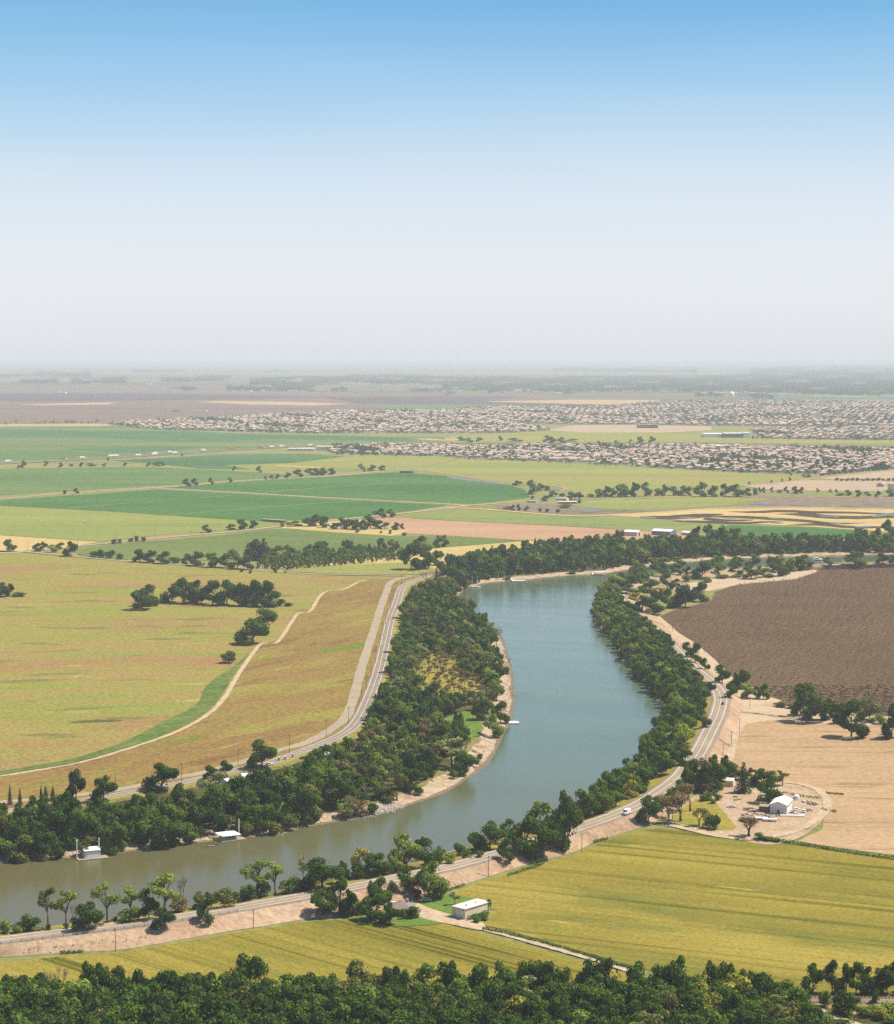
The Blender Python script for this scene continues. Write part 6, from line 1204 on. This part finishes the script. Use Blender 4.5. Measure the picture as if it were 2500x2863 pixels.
# far bank docks
for i, (x, yb, yt) in enumerate([(1320, 1640, 1613), (1334, 1640, 1612), (1394, 1629, 1602), (1410, 1626, 1600), (1441, 1624, 1600), (1464, 1623, 1600), (1655, 1606, 1582), (1683, 1606, 1581), (1691, 1606, 1583)]):
    piling(x, yb, yt, '%s pale piling from left along the far bank' % ordn(i), 'pilings along the far bank', r=.2)
def gang(x0, y0, x1, y1, label):
    a, b = hit(x0, y0), wz(x1, y1, .9); b.z = .9; a.z += .3; o = empty('gangway', b); tag(o, label, 'gangway'); d = a - b; n = Vector((-d.y, d.x, 0)).normalized()
    part('walkway', o, WHITE_D, lambda m: m.add([n * 1.0, -n * 1.0, d - n, d + n, n + Vector((0, 0, -.3)), -n + Vector((0, 0, -.3)), d - n + Vector((0, 0, -.3)), d + n + Vector((0, 0, -.3))], [(0, 1, 2, 3), (7, 6, 5, 4), (0, 4, 5, 1), (1, 5, 6, 2), (2, 6, 7, 3), (3, 7, 4, 0)]))
    for k_ in (1, -1): part('handrail', o, WHITE, lambda m: m.tube(n * k_ + Vector((0, 0, 1)), d + n * k_ + Vector((0, 0, 1)), .08, .08, 4))
gang(1411, 1608, 1436, 1624, 'white gangway sloping to the middle far-bank dock'); gang(1638, 1586, 1660, 1606, 'white gangway sloping to the covered far-bank dock')
o = empty('dock', wz(1450, 1625), .08); tag(o, 'long low dock at the foot of the left far-bank gangway', 'dock'); part('deck', o, WHITE_D, lambda m: m.box((0, 0, .4), (13, 5, .4))); part('float', o, STEEL, lambda m: m.box((0, 0, .1), (12, 4.4, .4)))
o = empty('covered_dock', wz(1678, 1608), .05); tag(o, 'roofed dock at the foot of the right far-bank gangway', 'dock'); part('deck', o, WOOD, lambda m: m.box((0, 0, .4), (11, 8, .4))); part('roof', o, WHITE_D, lambda m: m.box((0, 1, 3.2), (10.5, 7, .3)))
for x in (-4.8, 4.8):
    for y in (-2, 4): part('post', o, WOOD, lambda m: m.box((x, y, 1.8), (.25, .25, 2.6)))
def sailboat(x, y, label):
    o = empty('moored_boat', wz(x, y), .1); tag(o, label, 'boat')
    part('hull', o, WHITE, lambda m: m.add([(-4, -1.2, -.2), (3, -1.3, -.2), (3, 1.3, -.2), (-4, 1.2, -.2), (-4.2, -1.5, 1), (3, -1.6, 1), (5.5, 0, 1.2), (3, 1.6, 1), (-4.2, 1.5, 1)], [(3, 2, 1, 0), (0, 1, 5, 4), (1, 6, 5), (1, 2, 6), (2, 7, 6), (2, 3, 8, 7), (3, 0, 4, 8), (4, 5, 6, 7, 8)]))
    part('cabin', o, WHITE_D, lambda m: m.box((-.5, 0, 1.5), (3.4, 2, 1.0), 0, 0, .85))
sailboat(1331, 1643, 'white boat moored at the head of the river bend')
def houseboat():
    o = empty('houseboat', wz(2287, 1572), .05); tag(o, 'white two-deck houseboat on the far right channel', 'houseboat')
    part('hull', o, WHITE_D, lambda m: m.box((0, 2, .3), (11, 6, .9))); part('lower_cabin', o, WHITE, lambda m: m.box((0, 2, 1.9), (9.4, 5, 2.3))); part('upper_deck', o, WHITE, lambda m: m.box((0, 2, 3.3), (10.4, 5.8, .25))); part('upper_cabin', o, WHITE, lambda m: m.box((-1, 2, 4.3), (5.5, 4, 1.8)))
    for z, w in ((1.9, 8.6), (4.4, 4.8)): part('window_band', o, GLASS, lambda m: m.box((0 if z < 3 else -1, -.53 if z < 3 else -.03, z), (w, .08, .8)))
houseboat()
# rocks along the banks
def rocks():
    rr = random.Random(9); mb = MB()
    def rock(P, s):
        v = []
        for z, k in ((-.3, .9), (.25, 1.0), (.6, .55)):
            for i in range(5):
                a = i * 1.257 + rr.uniform(-.3, .3); q = k * rr.uniform(.75, 1.15) * s; v.append((P.x + q * math.cos(a), P.y + q * math.sin(a), P.z + z * s * rr.uniform(.8, 1.2)))
        mb.add(v, [(i, (i + 1) % 5, 5 + (i + 1) % 5, 5 + i) for i in range(5)] + [(5 + i, 5 + (i + 1) % 5, 10 + (i + 1) % 5, 10 + i) for i in range(5)] + [(10, 11, 12, 13, 14)])
    def along(w, x0, x1, n, d0, d1, s0, s1):
        seg = [(p, q) for p, q in zip(w, normals(w)) if x0 < CX + F * p.x / (p.y * CP) < x1]
        for _ in range(n):
            p, q = rr.choice(seg); P = p + q * rr.uniform(d0, d1) + Vector((rr.uniform(-3, 3), rr.uniform(-3, 3), 0)); rock(drop(P.x, P.y), rr.uniform(s0, s1))
    along(lw, 1000, 1130, 420, 1, 8, .3, .9); along(lw, 1300, 1440, 160, 2, 10, .3, .8); along(lw, 0, 900, 260, 1, 6, .2, .6); along(rw, 1655, 1870, 700, 0, 6, .35, 1.1); along(lw, 1330, 1680, 250, 2, 8, .4, 1.0)
    tag(link('riprap_rocks', mb.mesh('riprap_rocks', [ROCK])), 'pale rocks scattered along the water line of both banks', 'rocks', None, 'stuff')
rocks()
# weeds along the field edges
def weeds():
    r = np.random.default_rng(4); PP = []
    def line(pts, n, w, h, z=.3):
        Q = line_w(pts, z, .25); idx = r.integers(0, len(Q), n)
        P = np.array([tuple(Q[i]) for i in idx]) + np.stack([r.normal(size=n) * w * .4, r.normal(size=n) * w, r.random(n) ** 1.5 * h], 1); PP.append(P)
    line([(2120, 2346), (2190, 2354), (2350, 2380), (2500, 2402), (2700, 2422)], 3000, .8, 1.4); line([(1350, 2598), (1430, 2614), (1600, 2660), (1760, 2708)], 2200, .5, 1.1)
    line([(1310, 2572), (1345, 2562), (1364, 2548)], 900, 1.4, 1.6); line([(1420, 2446), (1450, 2438), (1520, 2415)], 500, 1.2, .9); line([(170, 2665), (230, 2662)], 220, .8, .7); line([(1660, 2356), (1700, 2345)], 260, .8, .9); line([(1840, 2304), (1900, 2306)], 200, 1, .8)
    line([(2312, 2218), (2360, 2222)], 260, .6, .8); line([(1000, 2585), (1080, 2582)], 500, 1.2, .8); line([(2210, 2222), (2290, 2232)], 300, 1.5, .6); line([(2300, 2262), (2340, 2270)], 160, 2, .5); line([(60, 2652), (200, 2640), (420, 2612)], 250, 3, .5, 2.0); line([(700, 2262), (620, 2345), (560, 2356)], 600, 3, 1.2, 2.2); line([(1255, 2490), (1300, 2474)], 200, 1, .8)
    P = np.concatenate(PP); nn = r.normal(size=P.shape); nn[:, 2] += 1; nn /= np.linalg.norm(nn, axis=1)[:, None]
    me = mesh_from_quads('weeds', quads(P, nn, r.uniform(.18, .42, len(P)), r)); me.materials.append(L['m']); tag(link('weeds', me), 'green weeds growing along field edges and track sides', 'weeds', None, 'stuff')
weeds()
# ------------------------------------------------------------------ brown orchard at right
def orchard():
    poly = [PX(x, y, .3)[:2] for x, y in [(1905, 1706), (1965, 1692), (1996, 1682), (2004, 1658), (2075, 1636), (2228, 1621), (2290, 1602), (2300, 1592), (2500, 1586), (2640, 1583), (2640, 2008), (2500, 1998), (2330, 1980), (2217, 1962), (2160, 1946), (2126, 1921), (2058, 1896), (2006, 1844), (1954, 1798), (1900, 1765), (1855, 1722)]]
    x0, x1, y0, y1 = min(p[0] for p in poly), max(p[0] for p in poly), min(p[1] for p in poly), max(p[1] for p in poly); rr = random.Random(77); S = 5.8; pts = []
    th = math.radians(17); ca, sa = math.cos(th), math.sin(th); R = int(1100 / S)
    cx, cy = (x0 + x1) / 2, (y0 + y1) / 2
    for i in range(-R, R):
        for j in range(-R, R):
            a, b = i * S + rr.uniform(-2.2, 2.2), j * S + rr.uniform(-2.2, 2.2); p = (cx + a * ca - b * sa, cy + a * sa + b * ca)
            if x0 < p[0] < x1 and y0 < p[1] < y1 and inside(p, poly) and rr.random() > .03: pts.append(p)
    pts.sort(key=lambda p: p[1])
    specs = [('wk' if rr.random() > .05 else 'wo', Vector((p[0], p[1], .3)), rr.uniform(1.8, 2.8), rr.uniform(3.2, 4.4), 'young bare orchard tree in the brown orchard rows at right', 'orchard trees in the brown right orchard', True, 0, rr.randrange(4), rr.uniform(0, 6.28), 1.0) for p in pts]
    for (code, P, h, w, label, group, far, prio, v, rz, k) in specs[:300]:
        o = link('young_orchard_tree', tmesh('brown', v, code[1], True)); o.location = P; o.rotation_euler = (0, 0, rz); o.scale = (w, w, h); tag(o, label, 'orchard tree', group)
    merged('orchard_rows', specs[300:], 30, 'endless brown rows of young bare orchard trees at right', 'orchard')
    return len(pts)
print('orchard trees', orchard())
# ------------------------------------------------------------------ freeway trucks
TR = [(22, 1291, 'w'), (49, 1290, 'c'), (178, 1284, 'r'), (230, 1281, 'w'), (240, 1281, 'c'), (310, 1276.5, 'w'), (324, 1275.5, 'w'), (347, 1277, 'c'), (386, 1274, 'w'), (434, 1268.5, 'w'), (431, 1271.5, 'w'), (475, 1265.5, 'w'), (489, 1267.5, 'w'), (569, 1260, 'w'), (649, 1255, 'o'), (702, 1254, 'c'), (732, 1253, 'r'), (760, 1250.5, 'w'), (787, 1249, 'w'), (867, 1246, 'w'), (985, 1243.5, 'c')]
def trucks():
    cw = cr_ = 0; wn = {'w': 0, 'c': 0, 'r': 0}
    for x, y, k in TR:
        P = PX(x, y, .95); q = PX(x + 10, y - .55, .95); rz = math.atan2(q.y - P.y, q.x - P.x)
        if k == 'c':
            car(P, rz, WHITE, '%s white car from left on the freeway' % ordn(wn['c']), name='freeway_car')['group'] = 'cars on the freeway'; wn['c'] += 1; continue
        lab = {'w': '%s white truck from left on the freeway' % ordn(wn.get('w', 0)), 'o': 'orange truck on the freeway left of the white depot', 'r': '%s reddish truck from left on the freeway' % ordn(wn.get('r', 0))}[k]
        if k in wn: wn[k] += 1
        o = empty('freight_truck', P, rz); tag(o, lab, 'truck', 'trucks on the freeway')
        part('trailer', o, {'w': WHITE, 'o': ORANGE, 'r': RUST}[k], lambda m: m.box((-1.5, 0, 2.6), (14, 2.6, 3.0))); part('cab', o, {'w': WHITE_D, 'o': REDP, 'r': WHITE}[k], lambda m: m.box((7.4, 0, 1.9), (2.6, 2.4, 2.6), 0, 0, .92))
        part('chassis', o, DARK, lambda m: m.box((.5, 0, .8), (15, 2.0, .5)))
trucks()
# ------------------------------------------------------------------ suburbs
def house_mesh(name, w, d, eave, rise, roofm):
    mb = MB(); hw, hd = w / 2, d / 2
    mb.box((0, 0, eave / 2), (w, d, eave)); ov = .5; rl_ = max(.6, hw - hd * .8)
    v = [(-hw - ov, -hd - ov, eave), (hw + ov, -hd - ov, eave), (hw + ov, hd + ov, eave), (-hw - ov, hd + ov, eave), (-rl_, 0, eave + rise), (rl_, 0, eave + rise)]
    mb.add(v, [(0, 1, 5, 4), (1, 2, 5), (2, 3, 4, 5), (3, 0, 4)], 1)
    mb.box((-hw * .45, -hd - 2.0, eave * .3), (w * .45, 4, eave * .6), 0, 0); mb.add([(-hw * .45 - w * .26, -hd - 4.4, eave * .6), (-hw * .45 + w * .26, -hd - 4.4, eave * .6), (-hw * .45 + w * .26, -hd + .2, eave * .6), (-hw * .45 - w * .26, -hd + .2, eave * .6), (-hw * .45, -hd - 2, eave * .6 + 1.3), (-hw * .45, -hd, eave * .6 + 1.3)], [(0, 1, 4), (1, 2, 5, 4), (3, 0, 4, 5)], 1)
    return mb
HM = [house_mesh('h', 15, 12, 5.6, 2.4, None), house_mesh('h', 13, 13, 3.4, 2.6, None), house_mesh('h', 17, 11, 5.8, 2.2, None)]
def suburbs():
    rr = random.Random(5); H = []; T = []
    def tract(poly, lot, deep, rz, tid, treep, sc_=1.0):
        pw = [PX(x, y, .35)[:2] for x, y in poly]; x0, x1, y0, y1 = min(p[0] for p in pw), max(p[0] for p in pw), min(p[1] for p in pw), max(p[1] for p in pw)
        ca, sa = math.cos(rz), math.sin(rz); cx, cy = (x0 + x1) / 2, (y0 + y1) / 2; D = math.hypot(x1 - x0, y1 - y0) / 2
        for j in range(int(-D / deep), int(D / deep)):
            amp, ph = rr.uniform(4, 16), rr.uniform(0, 6)
            for i in range(int(-D / lot), int(D / lot)):
                a = i * lot + rr.uniform(-4, 4) + (j % 3) * 6; b = j * deep + (-1) ** j * deep * .13 + rr.uniform(-3, 3) + 26 * math.sin(a / 150 + j * .06) + 14 * math.sin(a / 61 + 2 + j * .11)
                p = (cx + a * ca - b * sa, cy + a * sa + b * ca)
                if not (x0 < p[0] < x1 and y0 < p[1] < y1) or not inside(p, pw): continue
                q = math.sin(p[0] * .011 + 1) * math.sin(p[1] * .006) + .6 * math.sin(p[0] * .027 + p[1] * .013)
                if rr.random() < (.08 if q < .8 else .75):
                    for _ in range(3 if q >= .8 else 1): T.append((p[0] + rr.uniform(-lot, lot) * .6, p[1] + rr.uniform(-.4, .4) * deep, rr.uniform(7, 14) * sc_, tid))
                    continue
                H.append((p[0], p[1], rz + (0 if j % 2 else math.pi) + rr.uniform(-.12, .12) + (math.pi / 2 if rr.random() < .3 else 0), rr.choices((0, 1, 2), (4, 4, 2))[0], rr.choices((0, 1, 2), (5, 4, 2) if math.sin(p[0] * .006 + p[1] * .0023) > 0 else (2, 6, 3))[0], tid, rr.uniform(.92, 1.1) * sc_))
                for _ in range(2):
                    if rr.random() < treep * (.95 if q > .1 else .55): T.append((p[0] + rr.uniform(-lot, lot) * .7, p[1] + rr.uniform(-.5, .5) * deep, rr.uniform(6, 12) * sc_, tid))
    tract(SUB_A, 22, 38, -.16, 'A', .8); tract(SUB_B, 18, 32, -.1, 'B', 1.0); tract(SUB_C, 28, 56, -.08, 'C', .8, 1.15); tract(SUB_D, 26, 46, -.1, 'D', .7)
    H.sort(key=lambda h: h[1]); roofs = (TILE_A, TILE_B, TILE_C); lbl = ('pinkish', 'light tan', 'grey-brown'); where = {'A': 'in the near suburb', 'B': 'in the suburb beside the freeway', 'C': 'in the far suburb', 'D': 'in the right far suburb'}
    roof_cache = {}
    for i, k in enumerate(HM):
        w = MB(); w.v = k.v; w.f = [f for f, m in zip(k.f, k.m) if m == 0]; w.m = [0] * len(w.f); wm = w.mesh('wall', [STUCCO])
        for r_ in range(3):
            q = MB(); q.v = k.v; q.f = [f for f, m in zip(k.f, k.m) if m == 1]; q.m = [0] * len(q.f); roof_cache[(i, r_)] = (wm, q.mesh('roof', [roofs[r_]]))
    for (x, y, rz, mi, ri, tid, s_) in H[:298]:
        o = empty('suburban_house', (x, y, .35), rz, (s_, s_, s_)); tag(o, 'two-storey tan house with %s tiled hip roof %s' % (lbl[ri], where[tid]), 'house', '%s roofed houses %s' % (lbl[ri], where[tid])); a, b = roof_cache[(mi, ri)]; link('wall', a, o); link('roof', b, o)
    mb = MB()
    for (x, y, rz, mi, ri, tid, s_) in H[298:]:
        ca, sa = math.cos(rz) * s_, math.sin(rz) * s_; k = HM[mi]; b = len(mb.v)
        mb.v += [(x + vx * ca - vy * sa, y + vx * sa + vy * ca, .35 + vz * s_) for vx, vy, vz in k.v]; mb.f += [tuple(b + i for i in f) for f in k.f]; mb.m += [0 if m == 0 else 1 + ri for m in k.m]
    tag(link('suburb_rooftops', mb.mesh('suburb_rooftops', [STUCCO, TILE_A, TILE_B, TILE_C])), 'mass of tan tiled rooftops filling the suburbs', 'houses', None, 'stuff')
    T.sort(key=lambda t: t[1]); ss = []
    for (x, y, h, tid) in T: ss.append(('on' if rr.random() < .75 else 'tn', Vector((x, y, .35)), h, h * rr.uniform(.8, 1.15), '', None, True, 0, rr.randrange(6), rr.uniform(0, 6.28), 1.0))
    for s_, t_ in list(zip(ss, T))[:280]:
        o = link('garden_tree', tmesh(KN[s_[0][0]], s_[8], 'n', True)); o.location = s_[1]; o.rotation_euler = (0, 0, s_[9]); o.scale = (s_[3], s_[3], s_[2]); tag(o, 'small %s garden tree between houses %s' % ('rounded' if s_[0][0] == 'o' else 'upright', where[t_[3]]), 'tree', 'garden trees ' + where[t_[3]])
    # edge trees and the leafy belts
    for poly, n, h0, h1 in (([(1225, 1277), (1285, 1284), (1355, 1288), (1620, 1298), (1875, 1313), (2084, 1324), (2276, 1328), (2280, 1322), (1875, 1306), (1340, 1282), (1230, 1272)], 160, 3, 8), ([(303, 1189), (436, 1203), (625, 1208), (869, 1213), (1078, 1212), (1240, 1214), (1240, 1211), (869, 1209), (436, 1199), (320, 1186)], 220, 4, 10), ([(2100, 1228), (2560, 1234), (2560, 1230), (2100, 1224)], 120, 4, 9), ([(930, 1272), (1225, 1278), (1225, 1272), (930, 1266)], 60, 4, 10), ([(1640, 1178), (1875, 1172), (2500, 1176), (2500, 1162), (1875, 1164), (1700, 1168)], 600, 6, 13), ([(1250, 1150), (1424, 1142), (1640, 1144), (1640, 1138), (1424, 1136), (1250, 1145)], 160, 5, 10), ([(1330, 1278), (1450, 1252), (1420, 1250), (1300, 1276)], 60, 5, 10), ([(0, 1188), (130, 1188), (280, 1186), (275, 1181), (60, 1182)], 26, 6, 14)):
        pw = [PX(x, y, .3)[:2] for x, y in poly]; x0, x1, y0, y1 = min(p[0] for p in pw), max(p[0] for p in pw), min(p[1] for p in pw), max(p[1] for p in pw); c = 0; tries = 0
        while c < n and tries < 60000:
            tries += 1; p = (rr.uniform(x0, x1), rr.uniform(y0, y1))
            if not inside(p, pw): continue
            c += 1; h = rr.uniform(h0, h1); ss.append(('on', Vector((p[0], p[1], .35)), h, h * rr.uniform(.8, 1.2), '', None, True, 0, rr.randrange(6), rr.uniform(0, 6.28), 1))
    merged('suburban_trees', ss[280:], 48, 'countless small dark trees scattered through the suburbs', 'trees')
    return len(H), len(T)
print('houses, trees', suburbs())
# big buildings
def block(name, x0, x1, yb, h, depth, wm, rm, label, cat='building', group=None):
    P = PX((x0 + x1) / 2, yb, .4); w = (x1 - x0) * mpx(P); building(name, None, None, depth, h, 0, wm, rm, label, cat, group, P=P, rz=0, w=w, over=.2)
block('school_building', 1969, 2024, 1222, 9, 60, WHITE, WHITE, 'left wing of the white complex beyond the near suburb'); block('school_building', 2026, 2078, 1224, 12, 50, BLUEWALL, WHITE, 'blue-grey middle wing of the white complex'); block('school_building', 2079, 2098, 1224, 14, 40, WHITE, WHITE, 'tall white right end of the complex beyond the near suburb')
block('warehouse', 2000, 2048, 1254, 7, 30, GREYWALL, WHITE, 'long white-roofed warehouse at the back of the near suburb', 'warehouse'); block('depot', 806, 880, 1260, 5, 30, CREAM, WHITE, 'long low white depot beside the freeway', 'depot'); block('depot', 884, 928, 1259, 9, 34, CREAM, CREAM, 'taller cream depot block at the end of the freeway suburb', 'depot')
block('apartment_block', 1784, 1840, 1197, 10, 40, RUST, TILE_C, 'reddish brown block alone on the graded land'); block('greenhouse', 537, 578, 1151, 6, 20, WHITE, WHITE, 'long white greenhouse on the far brown field', 'greenhouse'); block('farm_building', 482, 505, 1151, 5, 20, BLUEWALL, BLUEWALL, 'dark low building left of the far greenhouse')
for i, (x0, x1, y, h) in enumerate([(1962, 1984, 1106, 14), (2002, 2030, 1107, 18), (2050, 2066, 1106, 16), (2072, 2094, 1108, 24), (2100, 2124, 1107, 18), (2126, 2160, 1107, 12), (2175, 2230, 1106, 8), (2270, 2340, 1112, 8), (2350, 2420, 1114, 7), (2460, 2510, 1112, 8)]): block('factory_hall', x0, x1, y, h, 40, WHITE_D, WHITE, '%s pale factory hall from left in the hazy town' % ordn(i), 'factory', 'factory halls in the hazy town')
P = PX(2046, 1107, .4); o = empty('storage_dome', P); tag(o, 'white domed silo among the hazy factory halls', 'silo'); part('drum', o, WHITE, lambda m: m.tube((0, 0, 0), (0, 0, 14), 14, 14, 20)); part('dome', o, WHITE, lambda m: (m.tube((0, 0, 14), (0, 0, 22), 14, 8, 20), m.tube((0, 0, 22), (0, 0, 25), 8, 1, 20)))
# ------------------------------------------------------------------ far woods and towns in the haze
def far_woods():
    rr = random.Random(15); ss = []; mb = MB()
    bands = [((1240, 1092), (1560, 1098), (1780, 1094), (2560, 1108), (2560, 1040), (2200, 1050), (1800, 1054), (1240, 1056), 7000), ((2100, 1050), (2560, 1052), (2560, 1022), (2100, 1026), 2200), ((1540, 1040), (1950, 1042), (1950, 1028), (1560, 1028), 800), ((700, 1086), (960, 1074), (1240, 1076), (1240, 1052), (980, 1050), (700, 1060), 1500), ((640, 1094), (880, 1094), (880, 1082), (640, 1084), 240), ((200, 1074), (352, 1072), (352, 1056), (200, 1060), 240), ((450, 1070), (640, 1066), (640, 1050), (450, 1054), 240), ((60, 1072), (158, 1072), (158, 1062), (60, 1064), 100), ((90, 1054), (250, 1056), (250, 1036), (90, 1040), 220), ((0, 1056), (120, 1056), (120, 1048), (0, 1048), 40),
             ((370, 1042), (510, 1040), (510, 1033), (370, 1035), 130), ((465, 1093), (546, 1093), (546, 1086), (465, 1086), 24), ((780, 1094), (880, 1095), (880, 1088), (780, 1088), 30), ((918, 1095), (966, 1095), (966, 1088), (918, 1088), 16), ((1145, 1096), (1240, 1096), (1240, 1090), (1145, 1090), 30), ((740, 1042), (815, 1042), (815, 1036), (740, 1036), 30), ((1360, 1100), (1420, 1098), (1420, 1090), (1360, 1092), 30), ((1950, 1110), (2010, 1112), (2010, 1104), (1950, 1104), 24), ((2100, 1114), (2165, 1116), (2165, 1106), (2100, 1106), 30), ((1575, 1104), (1600, 1104), (1600, 1098), (1575, 1098), 8), ((1250, 1108), (1268, 1108), (1268, 1100), (1250, 1100), 6), ((900, 1140), (1000, 1142), (1000, 1150), (900, 1150), 0)]
    for b_ in bands:
        n = b_[-1]; poly = b_[:-1]; y0, y1 = min(p[1] for p in poly), max(p[1] for p in poly); x0, x1 = min(p[0] for p in poly), max(p[0] for p in poly); c = t_ = 0
        while c < n and t_ < 90000:
            t_ += 1; p = (rr.uniform(x0, x1), rr.uniform(y0, y1))
            if not inside(p, poly): continue
            if math.sin(p[0] * .031 + p[1] * .21) + math.sin(p[0] * .0137 - p[1] * .33) < rr.uniform(-1.7, .3): continue
            c += 1; P = PX(p[0], p[1], .3); h = rr.uniform(10, 22); w = rr.uniform(20, 40) * (1 + P.y / 30000); ss.append(('on', P, h, w, '', None, True, 0, rr.randrange(6), rr.uniform(0, 6.28), 1))
            if rr.random() < .10 and p[0] > 640: q = PX(p[0] + rr.uniform(-8, 8), p[1] + rr.uniform(.5, 2.5), .3); mb.box((q.x, q.y, 4), (rr.uniform(12, 34), rr.uniform(10, 20), rr.uniform(6, 10)), rr.uniform(-.3, .3))
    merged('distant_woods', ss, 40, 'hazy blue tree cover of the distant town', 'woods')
    for x, y in [(15, 1069), (40, 1058), (265, 1074), (410, 1075), (425, 1078), (675, 1082), (688, 1091), (750, 1086), (870, 1081), (1070, 1076), (1110, 1074), (1150, 1075), (1180, 1074), (1220, 1073), (1440, 1094), (1460, 1093), (1480, 1094), (1560, 1102), (2400, 1072), (2270, 1026), (2480, 1040), (170, 1100), (1170, 1083), (1040, 1084), (960, 1082), (1100, 1156), (940, 1152), (980, 1152)]:
        for k in range(3): q = PX(x + rr.uniform(-9, 9), y + rr.uniform(-.8, .8), .3); mb.box((q.x, q.y, 4), (rr.uniform(16, 50), rr.uniform(14, 26), rr.uniform(7, 11)), rr.uniform(-.2, .2))
    tag(link('distant_buildings', mb.mesh('distant_buildings', [WHITE])), 'tiny pale buildings dotted through the hazy distance', 'buildings', None, 'stuff')
far_woods()
realize_trees()
# ------------------------------------------------------------------ air
def haze():
    m = bpy.data.materials.new('haze_air'); m.use_nodes = True; t = m.node_tree; t.nodes.clear()
    o = N(t, 'ShaderNodeOutputMaterial'); v = N(t, 'ShaderNodeVolumePrincipled'); t.links.new(v.outputs[0], o.inputs['Volume'])
    v.inputs['Color'].default_value = (.735, .79, .855, 1); v.inputs['Density'].default_value = HAZE_DENSITY; v.inputs['Anisotropy'].default_value = 0.0
    mb = MB(); zt = CAMH + 3; mb.box((0, 41000, (zt - 1.5) / 2 ), (124000, 88000, zt + 1.5))
    tag(link('haze', mb.mesh('haze', [m])), 'pale even haze fading the far plain', 'haze', None, 'stuff')
haze()
